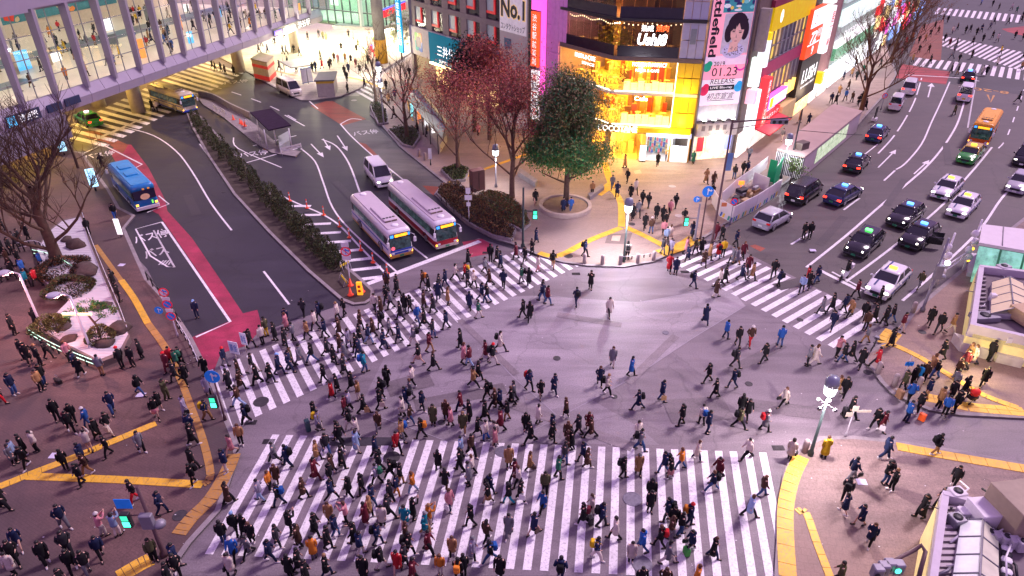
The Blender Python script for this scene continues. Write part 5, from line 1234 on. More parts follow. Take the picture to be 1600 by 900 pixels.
bus('bus', 'white and black bus with an amber display emerging from under the footbridge', (298, 173), (G(281, 171)-G(224, 152)), 9.5, 2.25, 2.9, mat('bus_cream', (.55, .48, .36), .4), mat('bus_cream', (.55, .48, .36), .4), mat('bus_roof_tan', (.5, .42, .30), .5, var=.1), BUSBL, BUSBL, group=BG)
t = bus('bus', 'orange bus with a red and white front coming down the street', (1527, 225), (G(1527, 226)-G(1556, 178)), 9.0, 2.3, 2.95, mat('bus_orange', (.72, .30, .02), .35), mat('bus_orange_red', (.65, .12, .02), .35), mat('bus_orange_roof', (.75, .36, .03), .45), WHITEP, BUSR, group=BG)
# delivery scooter with its rider waiting at the crossing
def scooter(px, py, to, label, col_='white'):
    c = G(px, py); d = G(*to)-c; t = thing('scooter', label, 'scooter', (c.x, c.y, 0), math.atan2(d.y, d.x))
    b = MB(); b.loft([[Vector((x, y*w_, z)) for y, z in ((-.14, zb), (.14, zb), (.12, zt), (-.12, zt))] for x, w_, zb, zt in ((-.75, .8, .5, .75), (-.3, 1.1, .3, .72), (.1, 1.2, .26, .34), (.4, 1.2, .26, .36), (.5, 1.3, .35, .9), (.6, .8, .6, .98))]); obj('body', b, WHITEP, t)
    b = MB(); b.rbox((-.62, -.15, .72), (.0, .15, .82), .06); obj('seat', b, BLACK, t)
    b = MB(); b.rbox((-1.0, -.22, .78), (-.58, .22, 1.16), .05); obj('delivery_box', b, WHITEP, t)
    b = MB(); b.tube([(.45, -.32, 1.05), (.5, 0, 1.0), (.45, .32, 1.05)], .025, 6); obj('handlebar', b, DARKM, t)
    b = MB(); b.ell((.66, 0, .88), (.05, .09, .08), 8, 5); obj('headlight', b, HEAD, t)
    for x in (-.6, .72):
        b = MB(); T = Matrix.Translation((x, 0, .25)) @ Matrix.Rotation(PI/2, 4, 'X'); b.lathe([(.12, -.05), (.25, -.04), (.25, .04), (.12, .05)], 12, T=T); obj('wheel', b, TYRE, t)
    return t
scooter(1319, 435, (1312, 440), 'white delivery scooter waiting in front of the green-lamp taxi')
# ------------------------------------------------------------------ trees and planting
BARK = mat('bark', (.085, .052, .038), .9, var=.3, scale=3); BARK2 = mat('bark_reddish', (.12, .065, .05), .9, var=.3, scale=3)
def branches(H, spread, seed, trunk=.3, up=.55, lev=4, first=.28, n0=7, k=(4, 4, 4), tips=None, lean=(0, 0)):
    rnd = random.Random(seed); tb = MB(); cb = MB()
    def grow(b, p, d, L, r_, lv):
        pts = [p]; q = p.copy(); dd = d.copy()
        for i in range(3):
            dd = (dd + Vector((rnd.uniform(-.22, .22), rnd.uniform(-.22, .22), rnd.uniform(-.05, .2)))).normalized(); q = q+dd*L/3; pts.append(q.copy())
        b.tube(pts, [r_, r_*.8, r_*.62, r_*.42], 5 if lv < 2 else 3, cap=False)
        if lv >= lev:
            if tips is not None: tips.append((pts[2], pts[3]))
            return
        for j in range(k[lv-1]):
            t = rnd.uniform(.35, 1); i = min(2, int(t*3)); o = pts[i].lerp(pts[i+1], t*3-i)
            ax = Vector((rnd.uniform(-1, 1), rnd.uniform(-1, 1), rnd.uniform(-.3, .9))).normalized()
            nd = (dd*.75+ax*.75); nd.z += .12; nd.normalize()
            grow(cb, o, nd, L*rnd.uniform(.5, .72), max(.012, r_*.48), lv+1)
    top = Vector((lean[0], lean[1], H*.62)); tp = [Vector((0, 0, -.1)), Vector((lean[0]*.2, lean[1]*.2, H*.2)), Vector((lean[0]*.5+.1, lean[1]*.5-.1, H*.42)), top]
    tb.tube(tp, [trunk*1.25, trunk, trunk*.8, trunk*.45], 8, cap=False)
    for j in range(n0):
        t = first+(1-first)*j/(n0-1); i = min(2, int(t*3)); o = tp[i].lerp(tp[i+1], t*3-i)
        a = j*2.4+rnd.random()*.6; e = up+rnd.uniform(-.15, .3)+.4*(j/n0)
        d = Vector((math.cos(a)*math.cos(e), math.sin(a)*math.cos(e), math.sin(e)))
        grow(cb, o, d, spread*(1-.35*j/n0)*rnd.uniform(.8, 1.05), trunk*.42, 1)
    return tb, cb
def leaves(tips, n, size, seed, jit=.5, b=None, nm=1):
    rnd = random.Random(seed); b = b or MB()
    for i in range(n):
        p0, p1 = rnd.choice(tips); p = p0.lerp(p1, rnd.random()*1.2)+Vector((rnd.gauss(0, jit), rnd.gauss(0, jit), rnd.gauss(0, jit*.8)))
        a = Vector((rnd.uniform(-1, 1), rnd.uniform(-1, 1), rnd.uniform(-1, 1))).normalized()*size*rnd.uniform(.6, 1.3); c = a.cross(Vector((rnd.random()-.5, rnd.random()-.5, .6))).normalized()*size*.45
        b.add([p-a, p+c, p+a, p-c], [(0, 1, 2, 3)], rnd.randrange(nm))
    return b
def tree(label, px, py, H, spread, seed, name='bare_tree', bark=None, leaf=None, nl=0, ls=.14, jit=.4, z=.13, trunk=.3, **k):
    c = G(px, py, z); t = thing(name, label, 'tree', c, random.Random(seed).random()*6, 'street trees')
    tips = []; tb, cb = branches(H, spread, seed, trunk, tips=tips, **k)
    obj('trunk', tb, bark or BARK, t); cr = obj('crown', cb, bark or BARK, t)
    if leaf: obj('foliage', leaves(tips, nl, ls, seed, jit, nm=len(leaf)), leaf, cr)['kind'] = 'stuff'
    return t
LF_RED = [mat('leaf_red', (.40, .075, .065), .7, var=.4, scale=.7), mat('leaf_rust', (.42, .15, .09), .7, var=.4), mat('leaf_plum', (.22, .05, .06), .7, var=.3)]
LF_GRN = [mat('leaf_green', (.045, .21, .045), .6, var=.4, scale=.8), mat('leaf_green_deep', (.02, .13, .04), .6, var=.3), mat('leaf_olive', (.16, .18, .05), .6, var=.4)]
LF_UP = [mat('leaf_brown_grey', (.20, .15, .07), .7, var=.4, scale=.8), mat('leaf_olive_dry', (.12, .14, .045), .7, var=.4), LF_GRN[1]]
LF_DK = [mat('leaf_conifer', (.025, .055, .025), .7, var=.4), mat('leaf_conifer_dark', (.006, .018, .01), .7)]
LF_HEDGE = [mat('leaf_hedge', (.06, .10, .03), .7, var=.5, scale=1.5), mat('leaf_hedge_brown', (.09, .075, .028), .7, var=.4), mat('leaf_hedge_dark', (.02, .028, .014), .7)]
LF_PALE = [mat('leaf_pale', (.30, .34, .18), .7, var=.4), mat('leaf_pale_white', (.5, .5, .4), .7, var=.3)]
tree('big bare dark tree in the rock garden at the left edge', 92, 412, 11.5, 6.8, 5, trunk=.42, n0=11, k=(5, 5, 6), first=.2, up=.45)
tree('small bare tree lit red beside the striped road under the footbridge', 122, 262, 6, 3.2, 15, trunk=.14, n0=6, k=(4, 4, 3))
tree('slim bare tree with pale twigs nearest the round concourse column', 588, 164, 9.5, 4.4, 25, trunk=.2, n0=8, k=(4, 4, 4), up=.8)
tree('taller forked bare tree in front of the gold shop windows', 636, 216, 9.5, 4.8, 35, trunk=.24, n0=8, k=(4, 4, 4), up=.75)
tree('pale-leaved small tree standing in the bright concourse', 628, 92, 8, 3.2, 41, 'leafy_tree', leaf=LF_PALE, nl=1500, ls=.28, jit=.7, trunk=.14, n0=7)
tree('red-leaved tree nearest the round planter, filled out and tall', 800, 312, 11.8, 5.8, 55, 'red_leaf_tree', BARK2, LF_RED, 11000, .12, .8, trunk=.27, n0=11, k=(4, 4, 4), up=.7, first=.3)
tree('red-leaved tree beside the brown kiosk box', 716, 268, 10.2, 5.2, 65, 'red_leaf_tree', BARK2, LF_RED, 6500, .12, .75, trunk=.22, n0=10, k=(4, 4, 4), up=.7)
tree('red-leaved tree at the back, close to the bank building', 765, 218, 11.5, 5.4, 75, 'red_leaf_tree', BARK2, LF_RED, 8000, .14, .8, trunk=.24, n0=10, k=(4, 4, 4), up=.7)
tree('dark evergreen tree showing above the red-leaved trees', 742, 205, 12.2, 3.6, 85, 'evergreen_tree', BARK, LF_DK, 11000, .22, .8, trunk=.3, n0=12, k=(4, 4, 3), first=.35)
c = G(884, 322, .5)
t = thing('planter_tree', 'full green tree with brown-tinged top growing in the round planter', 'tree', c, .6, 'street trees'); t.scale = (1.04, 1.04, 1.08); tips = []
tb, cb = branches(14.4, 3.15, 95, .24, tips=tips, n0=17, k=(4, 4, 3), first=.22, up=.35)
obj('trunk', tb, BARK, t); cr = obj('crown', cb, BARK, t)
lo_ = [q for q in tips if q[1].z < 6.9]; hi_ = [q for q in tips if q[1].z >= 5.9]
obj('foliage', leaves(lo_, 30000, .135, 1, .6, nm=3), LF_GRN, cr)['kind'] = 'stuff'; obj('foliage', leaves(hi_, 28000, .13, 2, .65, nm=3), LF_UP, cr, label='brown-tinged upper foliage')['kind'] = 'stuff'
tree('large bare street tree with brown spreading branches beside the long cabin', 1346, 172, 11, 7.2, 105, bark=mat('bark_brown', (.13, .065, .035), .9, var=.3), trunk=.3, n0=10, k=(5, 5, 5), up=.55)
tree('bare street tree farther along the side-street pavement', 1392, 98, 11, 6.8, 115, bark=mat('bark_brown', (.13, .065, .035), .9, var=.3), trunk=.26, n0=9, k=(5, 5, 4), up=.6, leaf=[mat('leaf_dry_brown', (.2, .09, .04), .8, var=.4)], nl=2600, ls=.15, jit=.7)
tree('bare brown tree farthest up the side street near the far crossing', 1424, 62, 11, 7, 135, bark=mat('bark_brown', (.13, .065, .035), .9, var=.3), trunk=.26, n0=9, k=(5, 5, 4), up=.55, leaf=[mat('leaf_dry_brown', (.2, .09, .04), .8, var=.4)], nl=2400, ls=.16, jit=.8)
tree('small leafy sapling beside the cabin grille', 1234, 286, 2.6, 1.1, 125, 'sapling', leaf=[mat('leaf_fresh', (.12, .22, .04), .6, var=.4)], nl=350, ls=.14, jit=.25, trunk=.05, n0=5, k=(3, 3, 2))
# hedge in the median: separate conical shrubs
def shrub_mesh(seed, r_, h, n, nm=3):
    rnd = random.Random(seed); b = MB()
    for i in range(n):
        z = h*rnd.random()**1.15; rr = r_*(1-.45*(z/h)**2)*rnd.uniform(.45, 1.06)**.5; a = rnd.random()*2*PI
        bump = 1+.18*math.sin(3*a+seed)*math.cos(z*4+seed)
        p = Vector((math.cos(a)*rr*bump, math.sin(a)*rr*bump, z+.05))
        s = rnd.uniform(.06, .13); d = (Vector((math.cos(a), math.sin(a), .9))+Vector((rnd.uniform(-.7, .7), rnd.uniform(-.7, .7), rnd.uniform(-.7, .7)))).normalized()
        c_ = d.cross(Vector((rnd.uniform(-1, 1), rnd.uniform(-1, 1), .3))).normalized()*s*.5
        b.add([p-d*s*.4, p+c_, p+d*s, p-c_], [(0, 1, 2, 3)], rnd.randrange(nm))
    return b
shm = [shrub_mesh(i, .92, 1.9, 1100).mesh('foliage', LF_HEDGE) for i in range(4)]
st = MB(); st.tube([(0, 0, -.05), (.05, .02, 1.2)], [.07, .03], 5); stm = st.mesh('stem', BARK)
hp = GP('304,190 320,208 336,226 350,242 366,258 380,274 396,290 412,306 428,323 444,338 460,354 474,368 488,382 503,397 517,411 527,421')
for i, p in enumerate(smooth(hp, 2)):
    rnd = random.Random(i*7)
    t = thing('hedge_shrub', 'dense evergreen hedge shrub on the median, '+ORD[32-i]+' from the near tip', 'shrub', (p.x+rnd.uniform(-.2, .2), p.y+rnd.uniform(-.2, .2), .12), rnd.random()*6, 'hedge shrubs on the median')
    s = rnd.uniform(.68, 1.02); t.scale = (s, s, s*rnd.uniform(.85, 1.25))
    obj('foliage', shm[i % 4], None, t); obj('stem', stm, None, t)
# brown shrub bed and soil between bus lane and forecourt, with low edging
SOIL = mat('soil', (.06, .045, .038), .95, var=.3, scale=2)
def bed(s, n, mats_, seed, label, h=.35, z=.13, edge=True, size=.13):
    pts = GP(s, z); b = MB(); b.prism(pts, z, z+.14, 0); o = struct('planting_bed', b, SOIL)
    if edge:
        e = MB(); P2 = pts+[pts[0]]
        for a, c_ in zip(P2, P2[1:]):
            d = (c_-a).normalized(); nn = Vector((-d.y, d.x, 0))*.12; e.prism([a-nn, c_-nn, c_+nn, a+nn], z-.05, z+.26)
        obj('edging', e, KERB, o)
    xs = [p.x for p in pts]; ys = [p.y for p in pts]; rnd = random.Random(seed); lb = MB(); k = 0
    def inside(x, y):
        r_ = False; j = len(pts)-1
        for i in range(len(pts)):
            if (pts[i].y > y) != (pts[j].y > y) and x < (pts[j].x-pts[i].x)*(y-pts[i].y)/(pts[j].y-pts[i].y)+pts[i].x: r_ = not r_
            j = i
        return r_
    while k < n:
        x, y = rnd.uniform(min(xs), max(xs)), rnd.uniform(min(ys), max(ys))
        if not inside(x, y): continue
        k += 1; hh = h*(.55+.45*noise.noise(Vector((x*.7, y*.7, 0))))*2
        p = Vector((x, y, z+.1+max(.05, hh)*rnd.random()**.5)); d = Vector((rnd.uniform(-1, 1), rnd.uniform(-1, 1), rnd.uniform(.1, 1))).normalized()*size; c_ = d.cross(Vector((rnd.uniform(-1, 1), rnd.uniform(-1, 1), .2))).normalized()*size*.5
        lb.add([p-d*.5, p+c_, p+d, p-c_], [(0, 1, 2, 3)], rnd.randrange(len(mats_)))
    g = obj('ground_cover', lb, mats_); g['kind'] = 'stuff'
LF_BR = [mat('leaf_bed_brown', (.20, .085, .04), .8, var=.4), mat('leaf_bed_olive', (.11, .075, .03), .8, var=.4), mat('leaf_bed_dark', (.03, .024, .015), .8)]
bed('683,304 690,292 700,289 716,290 745,312 775,338 805,362 800,377 772,371 735,352 705,328', 5200, LF_BR, 1, '', .4)
bed('742,310 765,300 800,310 822,335 828,352 815,362 790,350', 3800, [LF_BR[1], LF_HEDGE[0], LF_BR[0]], 2, '', .3)
bed('690,268 716,258 733,268 726,283 708,285', 1500, LF_HEDGE, 3, '', .35)
bed('579,168 590,160 604,176 606,194 592,196', 900, LF_HEDGE, 4, '', .5)
bed('608,205 625,200 650,200 656,216 645,232 630,228', 1000, LF_HEDGE, 5, '', .3)
# round planter with bench rim
c = G(883, 325, .13)
t = thing('round_planter', 'round pale stone planter ring around the green tree', 'planter', c)
b = MB(); b.lathe([(2.65, 0), (2.7, .35), (2.7, .46), (2.35, .46), (2.3, .3), (.1, .32)], 32, smooth=False); obj('rim', b, mat('planter_stone', (.42, .34, .30), .8, var=.12), t)
b = MB(); b.lathe([(2.3, .3), (2.2, .36), (.1, .4)], 24); obj('soil', b, mat('soil_tan', (.22, .15, .10), .9, var=.2), t)
# white sand garden
GZ = .13
gs = '100,352 130,345 142,382 165,440 200,520 207,536 192,565 160,578 105,550 62,523 90,503 112,480 96,468 70,448 60,400 78,370'
garden = thing('rock_garden', 'raised rock garden of white raked sand at the left plaza', 'garden', G(140, 470))
gpts = GP(gs)
b = MB(); b.prism(gpts, GZ-.05, .62, 0); objw('base_wall', b, mat('garden_wall', (.16, .12, .11), .8, var=.15), garden)
SAND = mat('raked_sand', (.50, .47, .50), .85, var=.08, scale=.6)
n = SAND.node_tree.nodes; l = SAND.node_tree.links
wv = n.new('ShaderNodeTexWave'); wv.wave_type = 'RINGS'; wv.inputs['Scale'].default_value = .9; wv.inputs['Distortion'].default_value = 3; tc = n.new('ShaderNodeTexCoord'); l.new(tc.outputs['Object'], wv.inputs['Vector'])
bpn = n.new('ShaderNodeBump'); bpn.inputs['Strength'].default_value = .5; bpn.inputs['Distance'].default_value = .08; l.new(wv.outputs['Fac'], bpn.inputs['Height']); l.new(bpn.outputs[0], n['Principled BSDF'].inputs['Normal'])
cen = sum(gpts, Vector())/len(gpts)
b = MB(); b.poly([(p.x+(cen.x-p.x)*.03, p.y+(cen.y-p.y)*.03, .635) for p in gpts]); objw('sand', b, SAND, garden)
random.seed(31)
def rock(px, py, r_, label, m, h=.6, cat='rock', name='rock'):
    c = G(px, py, .62); b = MB(); rnd = random.Random(px); rings = []
    for j in range(6):
        a = PI/2*j/5; rr = math.cos(a)*r_+.03
        rings.append([Vector((math.cos(2*PI*k/11)*rr*(1+.6*noise.noise(Vector((px+math.cos(k*.57)*2, j*.6, py)))), math.sin(2*PI*k/11)*rr*.75*(1+.6*noise.noise(Vector((k*.9, px, j*.5)))), math.sin(a)*r_*h)) for k in range(11)])
    b.loft(rings, smooth=True); o = obj(name, b, m, None, (c.x, c.y, .6), rnd.random()*6); tag(o, label, cat, 'garden rocks')
ROCK = mat('rock_brown', (.075, .05, .045), .9, var=.35, scale=2.5, bump=.4)
MOSS = mat('moss_mound', (.06, .055, .025), .95, var=.35, scale=3, bump=.5)
for a in ((132, 424, 1.3, 'largest brown rock at the upper right of the sand garden', ROCK), (124, 436, .7, 'dark rock leaning against the largest garden rock', ROCK), (157, 480, .72, 'rounded rock right of the garden pine', ROCK), (100, 513, .55, 'small rock beside the low bush at the garden corner', ROCK), (108, 531, .62, 'flat brown rock alone on the front sand', ROCK), (187, 514, 1.0, 'dark rock at the right corner of the sand garden', ROCK, .5), (178, 520, .6, 'small rock touching the right corner rock', ROCK),
          (163, 538, .7, 'rounded rock in front of the low garden shrubs', ROCK), (120, 385, .8, 'upright rock at the back of the sand garden', ROCK, 1.0), (105, 375, .6, 'small rock at the far back of the garden', ROCK)): rock(*a)
def bush(px, py, r_, h, label, mats_, n=1500, name='garden_shrub'):
    c = G(px, py, .62); t = thing(name, label, 'shrub', (c.x, c.y, .6), px, 'garden shrubs'); obj('foliage', shrub_mesh(px, r_, h, n), mats_, t); s = MB(); s.tube([(0, 0, -.05), (0, 0, h*.6)], [.06, .03], 5); obj('stem', s, BARK, t)
bush(78, 515, 1.3, .9, 'low spreading shrub at the left corner of the sand garden', [LF_GRN[2], LF_BR[1], LF_HEDGE[1]]); bush(108, 452, 1.9, .75, 'broad low moss-green shrub in the middle of the garden', [LF_BR[1], LF_HEDGE[0], LF_BR[2]], 4500); bush(97, 424, 2.2, .8, 'dark low shrub mass at the foot of the big bare tree', [LF_BR[0], LF_HEDGE[2], LF_BR[2]], 5500); bush(158, 530, 1.0, .9, 'low shrub in front of the garden pine', [LF_GRN[2], LF_BR[1], LF_HEDGE[1]]); bush(88, 508, .8, .7, 'small shrub behind the left corner shrub of the garden', [LF_GRN[2], LF_BR[1], LF_HEDGE[1]])
c = G(157, 526, .62); t = thing('garden_pine', 'small leaning pine with cloud-shaped dark foliage in the sand garden', 'tree', (c.x, c.y, .6))
b = MB(); b.tube([(0, 0, 0), (-.2, .3, .8), (-.75, .6, 1.5), (-.9, .9, 2.0)], [.1, .09, .07, .04], 6); b.tube([(-.75, .6, 1.5), (-1.5, .3, 1.8)], [.05, .03], 5); b.tube([(-.3, .4, 1.0), (.6, .7, 1.6)], [.05, .03], 5); obj('trunk', b, BARK, t)
b = MB(); rnd = random.Random(9)
for (x, y, z, r_) in ((-.9, .9, 2.1, .85), (-1.5, .3, 1.9, .7), (.6, .7, 1.7, .7), (-.3, 1.2, 1.8, .6)):
    for i in range(420):
        d = Vector((rnd.gauss(0, 1), rnd.gauss(0, 1), rnd.gauss(0, .45))).normalized(); p = Vector((x, y, z))+Vector((d.x*r_, d.y*r_, d.z*r_*.4))*rnd.uniform(.5, 1); d2 = (d+Vector((0, 0, .6))).normalized()*.13; c_ = d2.cross(Vector((rnd.random(), rnd.random(), .2))).normalized()*.05
        b.add([p, p+c_, p+d2, p-c_], [(0, 1, 2, 3)], rnd.randrange(3))
o = obj('crown', b, LF_GRN, t); o['kind'] = 'stuff'
# lit rail fence along the garden and curved rail by the seats
def rail(name, label, s, z0, h, m, post=DARKM, cat='fence', n=3, r_=.03, every=1.6):
    p = smooth(GP(s), 3) if len(P(s)) > 2 else GP(s); t = thing(name, label, cat, (p[0].x, p[0].y, 0))
    for k in range(n):
        z = z0+h*(k+1)/n; b = MB(); b.tube([(q.x, q.y, z) for q in p], r_, 5); objw('rail', b, m, t)
    acc = 1e9
    pm_ = MB(); pm_.box((-.04, -.04, z0-.02), (.04, .04, z0+h+.02)); pmm = pm_.mesh('post', post)
    for a, c_ in zip(p, p[1:]):
        L = (c_-a).length; k = max(1, int(L/every))
        for i in range(k): q = a.lerp(c_, i/k); obj('post', pmm, None, t, (q.x-p[0].x, q.y-p[0].y, 0))
    return t
RAILG = glow('rail_lit_green', (.6, 1, .75), 1.1, var=.5, scale=2); RAILW = mat('rail_white', (.6, .58, .62), .4)
rail('rail_fence', 'low lit rail fence along the front of the sand garden', '50,530 75,545 105,560 150,578', .13, .75, RAILG, n=2)
rail('rail_fence', 'low rail fence with small lights across the plaza seating area', '55,403 85,410 108,422 125,434', .13, .7, RAILG, n=2)
rail('curved_rail', 'curved white rail beside the dark seats under the big bare tree', '32,396 60,392 78,402 82,416 66,432', .13, .9, RAILW, n=2)
rail('rail_fence', 'long pale rail along the right side of the sand garden', '133,346 146,384 168,438 190,490 204,528', .62, .35, RAILW, n=1)
rail('guard_rail', 'dark guard rail along the kerb of the bus bay', '232,440 262,478 285,512', .13, .8, DARKM, n=2)
rail('guard_rail', 'pale guard rail at the kerb where the red lane meets the zebra crossing', '280,516 298,545 312,575', .13, .85, RAILW, n=2)
rail('rope_fence', 'thin rope fence around the brown shrub bed', '690,318 722,345 760,366 800,380', .3, .45, DARKM, n=2, r_=.02)
rail('rope_fence', 'thin rope fence along the tree bed path', '735,300 765,322 800,348', .3, .45, DARKM, n=2, r_=.02)
# ------------------------------------------------------------------ street furniture
def zat(p, py):
    """height above ground point p that projects to image row py"""
    lo_, hi_ = 0, 30
    for _ in range(40):
        z = (lo_+hi_)/2; Y = p.y; Zc = Y*CS-(z-CH)*SN; v = (-Y*SN-(z-CH)*CS)/Zc
        if 450+FPX*v > py: lo_ = z
        else: hi_ = z
    return z
POLEW = mat('pole_white', (.55, .52, .58), .45, metal=.2, var=.08); POLED = mat('pole_dark_green', (.03, .045, .045), .45, metal=.2); POLEB = mat('pole_brown', (.10, .055, .06), .5, metal=.2); POLEG = mat('pole_grey', (.22, .21, .25), .5, metal=.3)
def pole(t, h, r0, r1, m, name='pole'):
    b = MB(); b.lathe([(r0*1.7, 0), (r0*1.7, .25), (r0, .4), (r1, h)], 10); return obj(name, b, m, t)
LITLAMP = glow('lamp_lit', (.9, .97, 1), 6)
def globe_lamp(px, py, top, label, m=POLED, power=2500, z=.13, cams=0, col_=(.92, .92, 1)):
    c = G(px, py, z); h = zat(c, top)-z; t = thing('street_lamp', label, 'street lamp', c, 0, 'street lamps'); pole(t, h-1.3, .10, .06, m)
    b = MB(); b.lathe([(.1, h-1.32), (.28, h-1.2), (.34, h-.75), (.27, h-.62)], 12); obj('lens', b, LITLAMP, t)
    b = MB(); b.lathe([(.36, h-.66), (.38, h-.4), (.3, h-.08), (.06, h)], 14); obj('lamp_hood', b, mat('hood_grey', (.24, .27, .33), .35, metal=.3), t)
    for i in range(cams):
        a = i*1.7+2; b = MB(); b.tube([(0, 0, h-1.9), (.5*math.cos(a), .5*math.sin(a), h-1.95)], .02, 5); b.ell((.55*math.cos(a), .55*math.sin(a), h-2.0), (.125, .125, .12), 8, 6); obj('camera_dome', b, mat('dome_grey', (.10, .10, .11), .4), t)
    if power: lamp('lamp_light', (c.x, c.y, z+h-1.5), power, col_, .24)
    return t
globe_lamp(1266, 711, 588, 'dark green street lamp with white camera domes at the right front corner', power=3000, cams=4, col_=(1, .82, .86))
globe_lamp(974, 409, 309, 'dark street lamp standing in the middle of the forecourt kerb', power=3800, cams=0, col_=(.97, .88, 1))
globe_lamp(775, 292, 225, 'slim street lamp between the red-leaved trees', POLEG, 700); globe_lamp(600, 195, 96, 'street lamp among the bare trees by the side road', POLEG, 700); globe_lamp(598, 168, 122, 'second street lamp beside the bare trees, lower head', POLEG, 500)
globe_lamp(1220, 279, 208, 'street lamp in front of the long cabin', POLED, 900)
# left plaza: tall white poles with a bowl lamp each
def arm_lamp(px, py, tx, ty, label, cross=False):
    c = G(px, py, .13); h = zat(c, ty)-.13; t = thing('lamp_pole', label, 'street lamp', c, 0, 'street lamps'); pole(t, h, .09, .07, POLEW)
    b = MB(); b.tube([(0, 0, h), (-.5, .1, h+.12), (-.9, .15, h+.05)], .05, 6); b.ell((-1.2, .15, h), (.5, .42, .16), 10, 6); obj('lamp_bowl', b, mat('bowl_grey', (.4, .38, .44), .4), t)
    if cross: b = MB(); b.box((-1.0, -.05, h-1.5), (1.0, .05, h-1.35)); obj('cross_bar', b, glow('bar_warm', (1, .75, .4), 1.5), t)
    lamp('lamp_light', (c.x-.9, c.y+.1, h-.25), 750, (1, .42, .36), .12)  # added red fill light, the bowl itself is unlit
arm_lamp(67, 515, 27, 428, 'tall thin white lamp pole left of the sand garden'); arm_lamp(144, 551, 105, 463, 'tall thin white lamp pole inside the sand garden', True)
# round and square traffic signs
SIGNWH = mat('sign_back_white', (.72, .71, .74), .5); SRED = mat('sign_rim_red', (.75, .02, .05), .4, emit=.15); SBLU = mat('sign_face_blue', (.01, .16, .60), .4, emit=.2)  # rim and face paints carry faint emission, they are no lamps
def tmat(z, ang=0, x=0, y=-.06): return Matrix.Translation((x, y, z)) @ Matrix.Rotation(PI/2, 4, 'X')
def round_sign(t, z, kind, r_=.34, x=0, y=-.09):
    b = MB(); T = Matrix.Translation((x, y, z)) @ Matrix.Rotation(PI/2, 4, 'X'); o = MB()
    o.lathe([(r_, -.015), (r_, .01)], 18, T=T, smooth=False)
    face = obj('sign_face', o, SBLU if kind == 'arrow' else SRED, t)
    if kind in ('nopark', 'noentry', 'noturn'):
        b = MB(); b.lathe([(r_*.76, .01), (r_*.76, .018)], 16, T=T, smooth=False); obj('sign_disc', b, SBLU if kind == 'nopark' else SIGNWH, face)
        b = MB(); b.box((-r_*.78, -r_*.09, .019), (r_*.78, r_*.09, .025), T=T @ Matrix.Rotation(-PI/4, 4, 'Z')); obj('sign_bar', b, SRED, face)
    if kind in ('arrow', 'noturn'):
        b = MB(); m = SIGNWH if kind == 'arrow' else SBLU
        b.add([T @ Vector((p[0]*r_, p[1]*r_, .024)) for p in ((-.08, -.6), (.08, -.6), (.08, .1), (.45, .1), (.45, -.08), (.75, .2), (.45, .48), (.45, .3), (-.08, .3))], [list(range(9))])
        b.add([T @ Vector((p[0]*r_, p[1]*r_, .024)) for p in ((-.25, .3), (0, .7), (.25, .3))], [(2, 1, 0)][::-1]); obj('sign_arrow', b, m, face)
def plate_sign(t, z, w_, h, m, x=0, y=-.08, s=None, sm=None):
    b = MB(); b.box((x-w_/2, y-.015, z-h/2), (x+w_/2, y+.015, z+h/2)); o = obj('sign_plate', b, m, t)
    if s: txt(s, sm or INKB, o, x, z, w_*.85, off=y-.02)
def sign_pole(px, py, top, label, signs, m=POLEW, z=.13, rot=0, cat='road sign', name='sign_pole', r_=.05, lean=0):
    c = G(px, py, z); h = zat(c, top)-z; t = thing(name, label, cat, c, rot, 'road signs'); pole(t, h, r_, r_*.8, m)
    for k, *a in signs:
        if k == 'plate': plate_sign(t, h+a[0], *a[1:])
        elif k == 'text': plate_sign(t, h+a[0], a[1], a[2], a[3], s=a[4])
        elif k == 'walk': walk_signal(t, h+a[0], *a[1:])
        else: round_sign(t, h+a[0], k, *a[1:])
    return t
WALKG = glow('walk_green', (.05, 1, .5), 4)
def walk_signal(t, z, x=0, lit=True):
    b = MB(); b.rbox((x-.22, -.2, z-.45), (x+.22, .05, z+.45), .05); o = obj('signal_box', b, DARKM, t)
    b = MB(); b.box((x-.16, -.22, z-.36), (x+.16, -.2, z-.04)); obj('walk_light', b, WALKG if lit else BLACK, o); b = MB(); b.box((x-.16, -.22, z+.04), (x+.16, -.2, z+.36)); obj('stop_light', b, glow('walk_green_dim', (.03, .45, .25), 2) if lit else BLACK, o)
W3 = [('noturn', -.2, .36), ('plate', -.75, .55, .28, SIGNWH), ('nopark', -1.2, .36), ('plate', -1.72, .5, .28, SIGNWH), ('nopark', -2.2, .36), ('arrow', -1.7, .3, -.75)]
sign_pole(278, 526, 452, 'white sign pole with three stacked red and blue round signs at the bus bay', W3, r_=.045)
sign_pole(548, 446, 388, 'sign pole with a red-rimmed turn sign at the near tip of the median', [('noturn', -.25, .42), ('plate', -.8, .7, .45, SIGNWH), ('plate', .35, .6, .4, SIGNWH)], r_=.05)
sign_pole(352, 656, 581, 'sign pole with a large blue arrow disc at the corner of the left crossing', [('arrow', -.3, .46), ('walk', -2.2, -.35)], m=POLEB, r_=.06)
sign_pole(1094, 374, 293, 'curved dark pole with a big blue arrow disc beside the forecourt', [('arrow', -.35, .52), ('arrow', -1.1, .3, -.9), ('plate', -1.1, .25, .5, POLEG, -.55)], m=POLEB, r_=.07)
sign_pole(1140, 352, 310, 'sign pole with a no-parking disc at the corner of the hoarding', [('nopark', -.3, .36), ('plate', -.6, .5, .4, mat('sign_orange', (.6, .2, .08), .5), -.9)], m=POLEG)
sign_pole(1376, 172, 146, 'sign pole with a red-rimmed disc at the kerb by the small white van', [('noturn', -.3, .4)], m=POLEG)
sign_pole(733, 346, 293, 'white pole with several pale signs in the brown shrub bed', [('plate', -.3, .45, .6, SIGNWH), ('plate', -1.0, .7, .5, SIGNWH), ('plate', -1.7, .4, .4, SIGNWH)], r_=.05)
